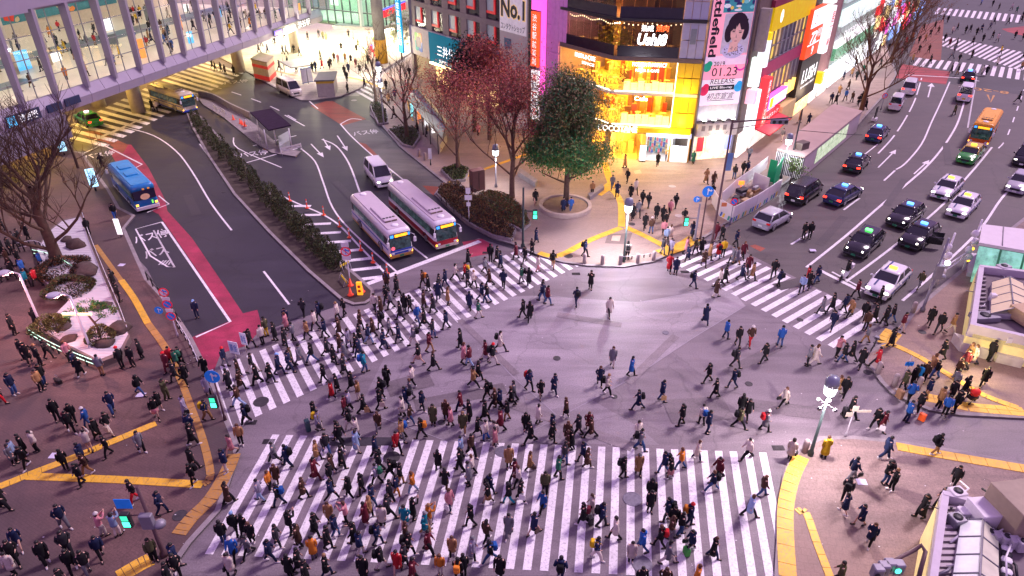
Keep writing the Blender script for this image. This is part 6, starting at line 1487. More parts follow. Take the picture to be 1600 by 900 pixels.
sign_pole(1321, 682, 636, 'thin white pole with pale finger boards at the right front corner', [('plate', -.05, .35, .4, CREAM), ('plate', -.25, .8, .16, CREAM, .55), ('plate', -.5, .4, .3, CREAM, -.25)], r_=.04)
sign_pole(1411, 592, 556, 'thin white pole with a small blue plate at the right island', [('text', -.6, .55, .28, SBLU, '駅')], r_=.035)
sign_pole(673, 258, 232, 'narrow white bus stop sign on the forecourt kerb', [('plate', -.6, .4, 1.3, SIGNWH)], m=POLED, cat='bus stop', name='bus_stop')
sign_pole(190, 370, 346, 'white bus stop flag standing by the red lane kerb', [('plate', -.5, .5, 1.6, SIGNW)], m=POLEG, cat='bus stop', name='bus_stop')
def lit_banner(px, py, top, label, s):
    c = G(px, py, .13); h = zat(c, top)-.13; t = thing('lit_banner', label, 'sign', c, .5, 'lit bus stop signs'); pole(t, .6, .06, .06, DARKM)
    b = MB(); b.rbox((-.4, -.12, .5), (.4, .12, h), .05); obj('light_box', b, glow('banner_blue_white', (.45, .8, 1), 1.4, var=.3, scale=3), t)
    for i, ch in enumerate(s): txt(ch, INKB, t, 0, h-.5-i*(h-1)/len(s), .6, .6, off=-.14)
lit_banner(150, 298, 264, 'tall lit blue and white sign beside the blue bus', '渋谷駅'); lit_banner(101, 242, 214, 'tall lit blue and white sign by the bridge column', '案内所')
# pedestrian signal poles
def signal_pole(px, py, top, label, m, side=-1, walk=True, blue=None, junk=True, z=.13, arm=None):
    c = G(px, py, z); h = zat(c, top)-z; t = thing('signal_pole', label, 'traffic signal', c, 0, 'signal poles'); pole(t, h, .11, .08, m)
    if walk: b = MB(); b.tube([(0, 0, h*.62), (side*.9, -.1, h*.62)], .05, 5); obj('bracket', b, m, t); walk_signal(t, h*.62-.3, side*1.05)
    if blue: plate_sign(t, h*blue, .75, .6, SBLU, side*.9)
    if junk:
        b = MB(); b.rbox((-.3, -.35, h*.48), (.3, -.05, h*.66), .06); obj('control_box', b, POLEG, t); b = MB(); b.ell((.45, -.1, h*.5), (.3, .3, .22), 8, 6); obj('loudspeaker', b, POLEG, t)
    if arm:
        b = MB(); b.tube([(0, 0, h-.2), (arm, .3, h+.1)], [.08, .05], 6); b.tube([(0, 0, h-.8), (arm*.85, .3, h-.2)], .04, 5); obj('arm', b, m, t)
        for x in (arm*.8,):
            b = MB(); b.rbox((x-.75, .1, h-.45), (x+.75, .4, h+.0), .12); hd = obj('signal_head', b, POLEG, t)
            for i in range(3): b = MB(); b.lathe([(.15, 0), (.15, .05)], 10, T=Matrix.Translation((x-.5+i*.5, .08, h-.22)) @ Matrix.Rotation(PI/2, 4, 'X')); obj('signal_lamp', b, BLACK, hd)
    return t
signal_pole(257, 868, 760, 'brown signal pole with a green pedestrian light at the bottom left plaza', POLEB, -1, True, .78)
signal_pole(1112, 382, 187, 'tall brown pole with a long signal arm beside the forecourt crowd', POLEB, 1, False, None, False, arm=5.0)
signal_pole(817, 386, 293, 'signal pole with a green pedestrian light beside the tree bed', POLED, 1, True, None, False)
signal_pole(1085, 376, 318, 'short signal pole with a green pedestrian light in the forecourt crowd', POLEG, -1, True, None, False)
signal_pole(1441, 486, 372, 'grey signal pole with a bright lamp beside the white gantry', POLEG, 1, False, None, True)
c = G(1441, 486, .13); lamp('lamp_light', (c.x+.3, c.y-.3, zat(c, 408)), 1000, (.9, .95, 1), .12); b = MB(); b.ell((.35, -.3, zat(c, 408)), (.2, .2, .2), 8, 6); tag(obj('flood_lamp', b, LITLAMP, None, (c.x, c.y, 0)), 'bright white floodlight clamped to the grey signal pole', 'lamp')
c = G(1232, 270, .13); t = thing('utility_pole', 'thin dark utility pole rising past the long cabin roof', 'pole', c); pole(t, zat(c, 172), .1, .07, DARKM)
b = MB(); b.tube([(0, 0, 5), (6, 1, 4.2), (8, 1.4, 4.0)], .035, 5); obj('cable', b, DARKM, t)
# white signal gantry at the right
def gantry():
    c = G(1462, 446, .13); t = thing('signal_gantry', 'white signal gantry with round pale signal backs and amber lamps on the right', 'traffic signal', (c.x, c.y, 0))
    q = G(1504, 422, .13)-c
    for i, (o, top) in enumerate(((Vector((0, 0, 0)), 364), (Vector((q.x, q.y, 0)), 343))):
        h = zat(c+o, top); b = MB(); b.lathe([(.09, .1), (.07, h)], 8); pl_ = obj('post', b, WHITEP, t, o)
        for k in range(4): b = MB(); b.ell((-.25+.25*(k % 2), -.15, h-1.2-k*.75), (.34, .18, .34), 10, 6); obj('signal_back', b, SIGNWH, pl_)
        for k in range(2): b = MB(); b.ell((0, -.2, 1.2+k*1.1), (.14, .14, .14), 8, 6); obj('amber_lamp', b, glow('gantry_amber', (1, .5, .05), 2.5), pl_)
    for z in (1.0, 1.5):
        b = MB(); b.tube([(-.6, -.3, z), (q.x+.3, q.y+.2, z+.6)], .06, 6); obj('beam', b, WHITEP, t)
    b = MB()
    for k in range(7):
        s = k/6; b.tube([(-.6+(q.x+.9)*s, -.3+(q.y+.5)*s, 1+.6*s), (-.6+(q.x+.9)*(s+.08), -.3+(q.y+.5)*(s+.08), 1.5+.6*s)], .03, 4)
    obj('lattice', b, WHITEP, t)
gantry()
# cones, delineators, bollards
CONE = mat('cone_red', (.75, .06, .02), .5, emit=.15); REFL = mat('reflector_white', (.8, .8, .8), .4)
b = MB(); b.lathe([(.22, 0), (.22, .04), (.07, .06), (.055, .95), (.02, 1.0)], 10); cm = b.mesh('marker_post', CONE); b = MB(); b.lathe([(.066, .62), (.064, .8)], 10); cm2 = b.mesh('reflector', REFL)
for i, (px, py) in enumerate(((453, 314), (480, 325), (506, 336), (531, 354), (546, 371), (564, 391), (583, 410), (605, 428))):
    c = G(px, py); t = thing('marker_post', ('red marker post on the hatched strip, '+ORD[7-i]+' from the stop line of the buses'), 'marker post', c, 0, 'red marker posts on the hatching'); obj('post', cm, None, t); obj('reflector', cm2, None, t)
b = MB(); b.lathe([(.26, 0), (.26, .04), (.17, .05), (.04, .7)], 10); km = b.mesh('cone', CONE)
for i, (px, py) in enumerate(((365, 187), (376, 193), (379, 195), (383, 197), (548, 446), (548, 461), (566, 456))):
    c = G(px, py, .14); t = thing('traffic_cone', 'red and white traffic cone standing on the median tip, '+('upper', 'lower', 'rightmost')[i-4]+' of three' if i > 3 else 'red traffic cone on the bus island, '+ORD[i]+' from the left of four', 'traffic cone', c, 0, 'cones at the median tip' if i > 3 else 'cones on the bus island'); obj('cone', km, None, t)
    b = MB(); b.lathe([(.135, .22), (.10, .38)], 10); obj('band', b, REFL, t)
b = MB(); b.lathe([(.17, 0), (.17, .72), (.13, .8), (.02, .83)], 12); bm_ = b.mesh('bollard', mat('bollard_stone', (.40, .33, .32), .8, var=.15))
bl = [((913, 411), 'leftmost stone bollard on the forecourt kerb'), ((941, 413), 'stone bollard second from left on the forecourt kerb'), ((969, 413), 'stone bollard at the foot of the forecourt lamp'), ((996, 411), 'stone bollard in the middle of the forecourt chain'), ((1021, 407), 'rightmost stone bollard on the forecourt kerb'), ((1371, 583), 'stone bollard at the right end of the right zebra crossing'), ((1397, 602), 'stone bollard at the curve of the right island kerb'), ((1257, 706), 'stone bollard beside the lamp at the right front corner'), ((1426, 488), 'stone bollard beside the grey signal pole'), ((655, 244), 'dark bollard on the forecourt kerb by the bus stop sign'), ((664, 250), 'dark bollard right beside the bus stop sign'), ((1434, 607), 'stone bollard half hidden among people with luggage on the right')]
for (px, py), lb in bl:
    c = G(px, py, .13); o = obj('bollard', bm_, None, None, c); o.scale = (1, 1, 1.15); tag(o, lb, 'bollard', 'stone bollards')
rail('chain_rail', 'low white rail between the forecourt bollards', '970,412 996,410 1021,406', .4, .3, RAILW, n=1)
# median tip: barrier boards, lamp, planting
def barrier(px, py, to, label, m, w_=1.2, h=.9, name='barrier', z=.13, boards=2, cat='barrier', group=None, s=None):
    c = G(px, py, z); d = G(*to)-G(px, py); t = thing(name, label, cat, c, math.atan2(d.y, d.x), group)
    for k in range(boards): b = MB(); b.box((0, -.02, h*(.45+.3*k)), (w_, .02, h*(.45+.3*k)+.2)); obj('board', b, m, t)
    b = MB()
    for x in (.05, w_-.05): b.tube([(x, -.3, 0), (x, 0, h), (x, .3, 0)], .025, 5)
    obj('frame', b, RAILW, t)
    if s: txt(s, INK, t, w_/2, h*.55, w_*.8, off=-.03)
BYEL = mat('barrier_yellow', (.72, .5, .02), .5, emit=.1)
barrier(533, 425, (547, 417), 'yellow barrier board at the top of the median tip', BYEL, 1.0, 1.0, boards=1, s='///'); barrier(534, 437, (546, 452), 'low yellow barrier running along the median tip', BYEL, 1.3, .7, boards=1)
c = G(563, 460, .13); t = thing('warning_lamp', 'orange keep-left warning block at the rounded end of the median', 'warning sign', c); b = MB(); b.rbox((-.22, -.12, 0), (.22, .12, 1.15), .06); obj('block', b, glow('block_orange', (1, .38, .02), 1.1), t)
for z in (.4, .8): b = MB(); b.lathe([(.13, 0), (.13, .03)], 12, T=Matrix.Translation((0, -.13, z)) @ Matrix.Rotation(PI/2, 4, 'X')); obj('reflector', b, CONE, t)
# bus island: shelter roof and white guard frames, wall
ZS = 2.55
t = thing('bus_shelter', 'long bus shelter with a dark purple roof on the bus island', 'bus shelter', G(430, 215))
rp = GP('391,177 424,171 455,197 420,205', ZS); b = MB(); b.prism(rp, ZS, ZS+.16); objw('roof', b, mat('shelter_roof', (.035, .02, .042), .95, var=.2, spec=.05), t)
for px, py in ((406, 212), (418, 232), (456, 230), (432, 226)): c = G(px, py, .13); b = MB(); b.lathe([(.07, .1), (.07, ZS)], 8, c=(c.x, c.y)); objw('post', b, WHITEP, t)
b = MB(); q = GP('436,222 452,213 453,228 438,238', .14); b.prism(q, .1, .9); objw('bench', b, mat('bench_grey', (.3, .32, .35), .6), t)
for a in ((335, 173, (345, 180), 'white guard frame at the far end of the bus island', 1.7), (346, 178, (360, 187), 'second white guard frame on the bus island', 2.2), (385, 196, (393, 207), 'white guard frame beside the cones on the bus island', 1.8), (404, 220, (413, 229), 'white guard frame at the shelter posts', 1.5), (439, 243, (467, 236), 'wide white guard frame closing the near end of the bus island', 2.8)):
    barrier(a[0], a[1], a[2], a[3], mat('guard_white', (.62, .6, .64), .5), a[4], .95, name='guard_barrier', group='guard barriers', boards=2)
w_ = MB(); p = smooth(GP('312,152 335,157 362,172 392,186'), 3)
for a, c_ in zip(p, p[1:]): d = (c_-a).normalized(); nn = Vector((-d.y, d.x, 0))*.12; w_.prism([a-nn, c_-nn, c_+nn, a+nn], .1, 1.0)
tag(obj('low_wall', w_, mat('wall_grey', (.3, .27, .25), .8, var=.15)), 'low grey wall curving along the bus island', 'wall')
# construction hoarding
hd = thing('hoarding', 'white construction hoarding with blue and yellow stripes along the street kerb', 'fence', G(1143, 350, .13))
HW = mat('hoarding_white', (.68, .65, .66), .5, var=.05); stripes = [mat('stripe_blue', (.02, .12, .5), .5), mat('stripe_yellow', (.75, .5, .03), .5), HW, mat('stripe_green', (.03, .35, .25), .5)]
def hpanel(a, c_, h=1.9, st_=True, m=HW, nm='panel'):
    A, B_ = G(*a, .13), G(*c_, .13); d = (B_-A).normalized(); nn = Vector((d.y, -d.x, 0))*.03
    b = MB(); b.prism([A+d*.02-nn, B_-d*.02-nn, B_-d*.02+nn, A+d*.02+nn], .2, h); objw(nm, b, m, hd)
    if st_:
        b = MB(); L = (B_-A).length; k = 5
        for i in range(k):
            u0 = L*(i+.1)/k; u1 = L*(i+.75)/k; n2 = nn*1.15
            b.add([A+d*u0+n2+Vector((0, 0, .12)), A+d*u1+n2+Vector((0, 0, .12)), A+d*(u1+.15)+n2+Vector((0, 0, .6)), A+d*(u0+.15)+n2+Vector((0, 0, .6))], [(0, 1, 2, 3)], (i+int(a[0])) % 4)
        objw('stripe_band', b, stripes, hd)
for a, c_ in (((1143, 349), (1161, 339)), ((1161, 339), (1180, 329)), ((1180, 329), (1198, 317)), ((1198, 317), (1217, 304)), ((1124, 338), (1143, 349))): hpanel(a, c_)
for a, c_ in (((1112, 318), (1124, 338)), ((1126, 322), (1146, 303)), ((1146, 303), (1172, 284)), ((1172, 284), (1197, 264)), ((1175, 290), (1199, 300))): hpanel(a, c_, 1.7, False)
for a, c_ in (((1197, 283), (1208, 286)), ((1206, 297), (1217, 280))): hpanel(a, c_, 2.7, False, mat('sheet_green', (.0, .32, .13), .5, emit=.05), 'green_sheet')
random.seed(17)
for i, (px, py, lb) in enumerate(((1150, 320, 'brown crate heap inside the hoarding'), (1160, 325, 'grey equipment box inside the hoarding'), (1168, 312, 'dark generator inside the hoarding'), (1180, 305, 'tan sacks stacked inside the hoarding'), (1157, 308, 'dark machine with a lit screen inside the hoarding'))):
    c = G(px, py, .13); t = thing('site_equipment', lb, 'equipment', c, random.random()*2)
    for k in range(3): b = MB(); b.rbox((random.uniform(-.7, 0), random.uniform(-.6, 0), .3*k), (random.uniform(.2, .8), random.uniform(.2, .6), .3*k+.34), .05); obj('box', b, mat(('crate_brown', 'crate_grey', 'crate_dark', 'crate_tan')[(i+k) % 4], ((.25, .14, .06), (.3, .3, .32), (.03, .03, .04), (.4, .28, .16))[(i+k) % 4], .7), t)
c = G(1155, 305, .13); b = MB(); b.rbox((-.3, -.1, 1.2), (.3, .1, 1.6), .04); b.tube([(0, 0, 0), (0, 0, 1.2)], .04, 6, 0); tag(obj('arrow_board', b, glow('arrow_orange', (1, .25, .03), 1.6), None, c), 'small glowing orange warning board inside the hoarding', 'warning sign')
c = G(1133, 288, .13); t = thing('banner', 'blue hanging banner on the tall brown pole', 'banner', c); b = MB(); b.box((-.3, -.02, 1.6), (.35, .02, 3.6)); obj('cloth', b, mat('banner_blue', (.12, .25, .5), .7), t); b = MB(); b.tube([(-.4, 0, 0), (-.4, 0, 3.8)], .03, 5); obj('pole', b, POLEG, t)
# long temporary cabin
P0 = G(1251, 282, .13); ZC = zat(P0, 245)
cab = thing('site_cabin', 'long flat-roofed temporary cabin with a slatted end at the street kerb', 'cabin', P0)
q = [G(1214, 233, ZC), G(1258, 245, ZC), G(1348, 173, ZC), G(1302, 162, ZC)]
b = MB(); b.prism(q, ZC-.18, ZC); objw('roof', b, mat('cabin_roof', (.40, .30, .27), .7, var=.1, scale=.4), cab)
def inset(q, f): c_ = sum(q, Vector())/len(q); return [c_+(p-c_)*f for p in q]
b = MB(); b.prism(inset(q, .97), .1, ZC-.19); objw('walls', b, mat('cabin_wall', (.52, .46, .46), .6, var=.06), cab)
qq = inset(q, .975)
e = qq[2]-qq[1]; nn = Vector((e.y, -e.x, 0)).normalized()
if nn.dot(qq[1]-sum(q, Vector())/4) < 0: nn = -nn
for i in range(8):
    a, c_ = qq[1]+e*(.20+.07*i), qq[1]+e*(.265+.07*i); b = MB()
    for z0, z1 in ((.7, 1.7), (1.75, ZC-.4)): b.quad(a+nn*.02+Vector((0, 0, z0-a.z)), c_+nn*.02+Vector((0, 0, z0-a.z)), c_+nn*.02+Vector((0, 0, z1-a.z)), a+nn*.02+Vector((0, 0, z1-a.z)))
    objw('window', b, glow('cabin_window', (.62, .8, .5), .55, var=.4, scale=2), cab)
e = qq[1]-qq[0]; nn = Vector((e.y, -e.x, 0)).normalized()
if nn.dot(qq[1]-sum(q, Vector())/4) < 0: nn = -nn
for i in range(17):
    a = qq[0]+e*(i/16.5); d = e.normalized()*.07; b = MB(); b.prism([a+nn*.1, a+d+nn*.1, a+d+nn*.16, a+nn*.16], .15, ZC-.25); objw('slat', b, WHITEP, cab)
b = MB(); b.prism([qq[0]+nn*.02, qq[1]+nn*.02, qq[1]+nn*.08, qq[0]+nn*.08], .15, ZC-.25); objw('dark_backing', b, DARKM, cab)
c = G(1252, 232, ZC); b = MB(); b.rbox((-.7, -.5, 0), (.7, .5, .8), .06); tag(obj('roof_unit', b, mat('unit_brown', (.12, .09, .08), .6), None, (c.x, c.y, ZC), .6), 'dark box unit standing on the cabin roof', 'roof unit')
c = G(1366, 188, .13); t = thing('sign_trailer', 'small black and white board stand at the kerb past the cabin', 'sign', c, .9); b = MB(); b.box((-.5, -.05, .4), (.5, .05, 1.9)); obj('board', b, BLACK, t); b = MB(); b.box((-.5, -.3, 0), (.5, .3, .35)); obj('foot', b, WHITEP, t)
# concourse kiosks
def kiosk(s, z1, label, wall, roofm, name='kiosk', over=1.08, cat='kiosk', extra=None):
    q = GP(s, .13); c_ = sum(q, Vector())/len(q); t = thing(name, label, cat, c_)
    b = MB(); b.prism(q, .1, z1); objw('walls', b, wall, t)
    b = MB(); b.prism([Vector((p.x, p.y, 0)) for p in inset(q, over)], z1, z1+.2); objw('roof', b, roofm, t)
    if extra: extra(t, q, z1)
    return t
def band(mats_, zz):
    def f(t, q, z1):
        for m, (a, c_), o in zip(mats_, zz, range(9)):
            b = MB(); b.prism([Vector((p.x, p.y, 0)) for p in inset(q, 1.015+.003*o)], a, c_); objw('band', b, m, t)
    return f
kiosk('398,122 412,112 432,118 422,128', 3.2, 'red and cream ticket kiosk beside the station kerb', mat('kiosk_cream', (.5, .42, .28), .6), mat('kiosk_roof', (.35, .28, .2), .7), extra=band([mat('kiosk_red', (.6, .03, .03), .5, emit=.2), mat('kiosk_red', (.6, .03, .03), .5, emit=.2)], [(2.1, 2.6), (.2, .9)]))
kiosk('497,152 503,140 528,138 524,151', 2.6, 'grey-roofed booth with a yellow trim at the concourse corner', mat('booth_grey', (.36, .33, .33), .6), mat('booth_roof', (.12, .12, .13), .7), name='booth', over=1.15, extra=band([mat('booth_yellow', (.6, .42, .05), .5)], [(2.2, 2.58)]))
t = thing('taxi_shelter', 'small flat-roofed shelter with a lit poster panel by the passenger van', 'shelter', G(462, 132)); zs = 2.7
b = MB(); b.prism(GP('437,97 470,94 486,103 455,107', zs), zs, zs+.15); objw('roof', b, mat('shelter_grey', (.30, .30, .28), .6), t)
for px, py in ((440, 118), (482, 131), (474, 131), (445, 113)): c = G(px, py, .13); b = MB(); b.lathe([(.07, .1), (.07, zs)], 6, c=(c.x, c.y)); objw('post', b, POLEG, t)
a, c_ = G(473, 132, .13), G(489, 129, .13); d = (c_-a).normalized(); nn = Vector((-d.y, d.x, 0))*.08; b = MB(); b.prism([a-nn, c_-nn, c_+nn, a+nn], .4, 2.55); objw('poster_panel', b, glow('poster_white', (1, .98, .95), 1.5), t); b = MB(); b.prism([a-nn*1.3-d*.06, c_-nn*1.3+d*.06, c_+nn*.9+d*.06, a+nn*.9-d*.06], .3, .4); b.prism([a-nn*1.3-d*.06, c_-nn*1.3+d*.06, c_+nn*.9+d*.06, a+nn*.9-d*.06], 2.56, 2.68); objw('poster_frame', b, mat('frame_blue', (.02, .1, .35), .5), t)
# arched shelter beside the bare trees
t = thing('arched_shelter', 'long grey shelter with a glazed arched roof behind the trees', 'shelter', G(665, 190)); za = 2.6
rq = GP('634,152 662,146 704,196 690,218', za); e1, e2 = rq[1]-rq[0], rq[2]-rq[3]
b = MB(); rings = []
for i in range(7):
    s = i/6; a, c_ = rq[0].lerp(rq[1], s), rq[3].lerp(rq[2], s); up = Vector((0, 0, .9*math.sin(PI*s))); rings.append([a+up, c_+up])
b.loft(rings, closed=False, cap=False); objw('roof', b, mat('arch_roof', (.12, .11, .12), .35, var=.25, scale=.8), t)
for i in range(5):
    s = .1+.2*i; a = rq[0].lerp(rq[3], s); b = MB(); b.lathe([(.06, .1), (.06, za)], 6, c=(a.x, a.y)); objw('post', b, DARKM, t)
b = MB(); b.prism([Vector((p.x, p.y, 0)) for p in inset(rq, .8)], .1, 1.1); objw('screen', b, mat('screen_grey', (.35, .31, .27), .6), t)
for i, m in enumerate((glow('flag_cyan', (.3, .9, .95), 1), glow('flag_orange', (1, .3, .08), 1), glow('flag_white', (.9, .95, 1), 1), SIGNW)):
    c = G(645+i*11, 186+i*11, .13); t = thing('banner_flag', ('cyan', 'orange', 'pale blue', 'white')[i]+' upright banner in front of the arched shelter', 'banner', c, .4); b = MB(); b.box((-.22, -.02, .3), (.22, .02, 2.2)); obj('cloth', b, m, t); b = MB(); b.tube([(-.25, 0, 0), (-.25, 0, 2.3)], .025, 5); obj('pole', b, WHITEP, t)
c = G(746, 296, .13); t = thing('utility_box', 'brown metal cabinet standing on the tree-lined path', 'cabinet', c, .5); b = MB(); b.rbox((-.75, -.45, 0), (.75, .45, 2.3), .05); obj('body', b, mat('box_brown', (.12, .05, .05), .6), t); b = MB(); b.box((-.03, -.47, .2), (.03, -.44, 2.1)); obj('door_seam', b, BLACK, t)
# low stone bench wall right of the planter and a sign stone
b = MB(); b.prism(GP('918,308 940,292 944,297 922,313', .13), .1, .55); tag(obj('bench', b, KERB), 'pale stone bench right of the round planter', 'bench')
b = MB(); b.prism(GP('813,270 840,288 836,293 810,276', .13), .1, .7); tag(obj('low_wall', b, KERB), 'low stone wall behind the round planter', 'wall')
# ------------------------------------------------------------------ station roofs on the right
def zroof(ground, top): return zat(G(*ground), top)
LILAC = mat('parapet_lilac', (.52, .47, .53), .6, var=.06); PANELW = mat('skylight_white', (.62, .62, .62), .4, var=.1, emit=.30); PANELY = mat('skylight_cream', (.62, .52, .34), .5, var=.06, emit=.12)
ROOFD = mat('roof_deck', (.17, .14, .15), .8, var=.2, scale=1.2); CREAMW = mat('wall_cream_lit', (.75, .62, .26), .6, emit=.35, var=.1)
AC = mat('unit_grey', (.42, .40, .44), .5, var=.08); ACW = mat('unit_white', (.66, .63, .67), .5)
# corner kiosk: middle right
z2 = zroof((1497, 551), 508)
st2 = thing('station_kiosk', 'cream-lit station kiosk with a roof well and ribbed skylight at the right edge', 'kiosk', G(1560, 540))
rq = [G(1516, 508, z2), G(1530, 414, z2), G(1720, 436, z2), G(1720, 555, z2)]
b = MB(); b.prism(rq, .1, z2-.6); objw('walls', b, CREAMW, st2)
b = MB(); b.prism(inset(rq, .99), z2-.6, z2-.55); objw('roof_deck', b, ROOFD, st2)
for i in range(4):
    a, c_ = rq[i], rq[(i+1) % 4]; d = (c_-a).normalized(); nn = Vector((-d.y, d.x, 0))
    if nn.dot(sum(rq, Vector())/4-a) < 0: nn = -nn
    b = MB(); b.prism([a, c_, c_+nn*.35, a+nn*.35], z2-.9, z2+.02*i+.02); objw('parapet', b, LILAC, st2)
# ribbed barrel skylight
def skylight(root, s, z, hgt, m, n=5, nm='skylight', m2=None):
    q = GP(s, z)  # near-left, far-left, far-right, near-right
    for i in range(n):
        t0, t1 = i/n+.01, (i+1)/n-.01
        for k in range(2):
            a0, a1 = q[0].lerp(q[1], t0), q[0].lerp(q[1], t1); b0, b1 = q[3].lerp(q[2], t0), q[3].lerp(q[2], t1)
            m0, m1 = (a0+b0)/2+Vector((0, 0, hgt)), (a1+b1)/2+Vector((0, 0, hgt)); b = MB()
            if k == 0: b.quad(a0, m0, m1, a1)
            else: b.quad(m0, b0, b1, m1)
            objw('skylight_panel', b, m if k == 0 or not m2 else m2, root)
    b = MB()
    for i in range(n+1):
        a, c_ = q[0].lerp(q[1], i/n), q[3].lerp(q[2], i/n); b.tube([a, (a+c_)/2+Vector((0, 0, hgt+.02)), c_], .04, 4)
    b.tube([(q[0]+q[3])/2+Vector((0, 0, hgt+.03)), (q[1]+q[2])/2+Vector((0, 0, hgt+.03))], .05, 4); objw('rib', b, POLEG, root)
    b = MB(); b.prism(inset(q, 1.0), z-.5, z-.02); objw('skylight_curb', b, AC, root)
skylight(st2, '1548,490 1550,440 1598,442 1612,492', z2-.1, .5, PANELY, 4)
def acunit(root_label, px, py, z, sx, sy, sz, rot=0, m=AC, fan=True):
    c = G(px, py, z); t = thing('roof_unit', root_label, 'roof unit', (c.x, c.y, z), rot, 'roof units'); b = MB(); b.rbox((-sx, -sy, 0), (sx, sy, sz), .05); obj('casing', b, m, t)
    if fan: b = MB(); b.lathe([(min(sx, sy)*.7, sz), (min(sx, sy)*.7, sz+.04), (min(sx, sy)*.2, sz+.05)], 12); obj('fan', b, DARKM, t)
    b = MB(); b.tube([(sx, 0, .2), (sx+.5, .2, .25), (sx+.6, .8, .1)], .05, 5); obj('pipe', b, WHITEP, t)
acunit('dark fan unit at the near corner of the kiosk roof', 1537, 498, z2-.5, .9, .5, .35, .1, POLEG); acunit('small white camera box on the kiosk roof', 1549, 470, z2-.4, .2, .2, .6, 0, ACW, False); acunit('grey fan unit at the far edge of the kiosk roof', 1565, 425, z2-.5, .5, .35, .6, .3); acunit('tan box at the right end of the kiosk roof', 1606, 500, z2-.4, 1.0, .9, .9, .2, mat('unit_tan', (.45, .32, .18), .6), False)
for i in range(11):
    b = MB(); a = G(1529, 492-i*6.5, z2-.45); c_ = G(1541, 493-i*6.5, z2-.45); d = (c_-a); b.box((a.x, a.y-.09, z2-.5), (a.x+d.length, a.y+.09, z2-.38)); objw('duct_slat', b, mat('slat_grey', (.30, .27, .28), .7), st2)
b = MB(); a, c_, e_ = G(1497, 551), G(1548, 567), G(1594, 578)
b.prism([a, c_, c_+Vector((.3, 1.2, 0)), a+Vector((.1, 1.2, 0))], .1, .9); objw('tiled_base', b, mat('tile_white', (.6, .56, .52), .5), st2)
b = MB(); b.prism([c_+Vector((.2, -.1, 0)), e_, e_+Vector((.2, 1.0, 0)), c_+Vector((.3, 1.0, 0))], .1, .8); objw('tiled_base', b, mat('tile_white', (.6, .56, .52), .5), st2)
c = G(1569, 565, .13); b = MB(); b.box((-1.1, 0, .8), (1.0, .12, 2.6)); t_ = objw('notice_panel', b, mat('panel_tan', (.42, .27, .13), .6), st2); t_.location = (c.x-st2.location.x, c.y-st2.location.y, 0); b = MB(); b.box((-.5, -.03, 1.7), (.0, 0, 2.1)); obj('notice', b, WHITEP, t_)
lamp('kiosk_lamp', G(1530, 556, 2.2), 420, (1, .8, .35), .3)
# white roof with green glass front above it
z1_ = 3.3
st1 = thing('glass_pavilion', 'small pavilion with a flat white roof and green glass front at the right edge', 'pavilion', G(1580, 420))
rq = [G(1530, 379, z1_), G(1535, 350, z1_), G(1720, 372, z1_), G(1720, 412, z1_)]
b = MB(); b.prism(rq, z1_-.25, z1_); objw('roof', b, mat('roof_white', (.62, .57, .60), .6, var=.05), st1); b = MB(); a, c_ = (rq[0]+rq[3])/2, (rq[1]+rq[2])/2
d = G(1566, 384, z1_), G(1568, 354, z1_); b.tube([d[0]+Vector((0, 0, .03)), d[1]+Vector((0, 0, .03))], .04, 4); objw('roof_seam', b, POLEG, st1)
GGL = glow('pavilion_glass', (.25, .62, .45), .5, var=.6, scale=1.1)
e = rq[3]-rq[0]
for i in range(5):
    a, c_ = rq[0]+e*(i/5+.01), rq[0]+e*((i+1)/5-.01); b = MB(); f = Vector((-.5, -1.2, 0)); b.quad(Vector((a.x, a.y, .3))+f, Vector((c_.x, c_.y, .3))+f, Vector((c_.x, c_.y, z1_-.3)), Vector((a.x, a.y, z1_-.3))); objw('pane', b, GGL, st1)
b = MB(); b.prism([rq[0], rq[1], rq[2], rq[3]], .1, .5); objw('plinth', b, LILAC, st1); b = MB(); b.prism(inset(rq, .9), .5, z1_-.3); objw('interior', b, mat('pavilion_wall', (.2, .35, .3), .6), st1)
# bottom right roof
z3 = 3.6
st3 = thing('station_roof_block', 'low station roof block with white skylight panels at the bottom right corner', 'building', G(1560, 900))
rq = [G(1452, 905, z3), G(1473, 766, z3), G(1534, 781, z3), G(1760, 815, z3), G(1760, 1000, z3), G(1430, 1000, z3)]
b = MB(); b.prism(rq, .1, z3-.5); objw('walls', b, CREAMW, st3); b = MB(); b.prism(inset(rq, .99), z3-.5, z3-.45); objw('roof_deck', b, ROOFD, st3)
for i in (0, 1, 2, 5):
    a, c_ = rq[i], rq[(i+1) % 6]; d = (c_-a).normalized(); nn = Vector((-d.y, d.x, 0))
    if nn.dot(sum(rq, Vector())/6-a) < 0: nn = -nn
    b = MB(); b.prism([a, c_, c_+nn*.3, a+nn*.3], z3-.8, z3+.02*i); objw('parapet', b, LILAC, st3)
skylight(st3, '1480,960 1502,812 1560,832 1562,980', z3-.15, .45, PANELW, 5, m2=mat('skylight_pale_cream', (.55, .52, .42), .45, var=.12, emit=.2))
acunit('white fan unit at the far corner of the bottom right roof', 1492, 778, z3-.4, .35, .3, .5, .2, ACW); acunit('grey square fan unit beside the white skylight', 1492, 818, z3-.4, .3, .3, .45, .2, POLEG); acunit('white cube unit left of the big brown box', 1535, 812, z3-.4, .65, .6, .9, .1, ACW, False); acunit('big brown plant box on the bottom right roof', 1590, 815, z3-.3, 1.25, 1.0, 1.7, .15, mat('plant_brown', (.30, .24, .17), .6), False); acunit('small white unit above the roof pipes', 1505, 806, z3-.4, .3, .25, .4, 0, ACW, False)
for i in range(12):
    a = G(1466+i*.2, 895-i*10, z3-.42); b = MB(); b.box((a.x, a.y-.05, z3-.46), (a.x+.85, a.y+.13, z3-.36)); objw('roof_slat', b, mat('slat_pale', (.45, .40, .42), .7), st3)
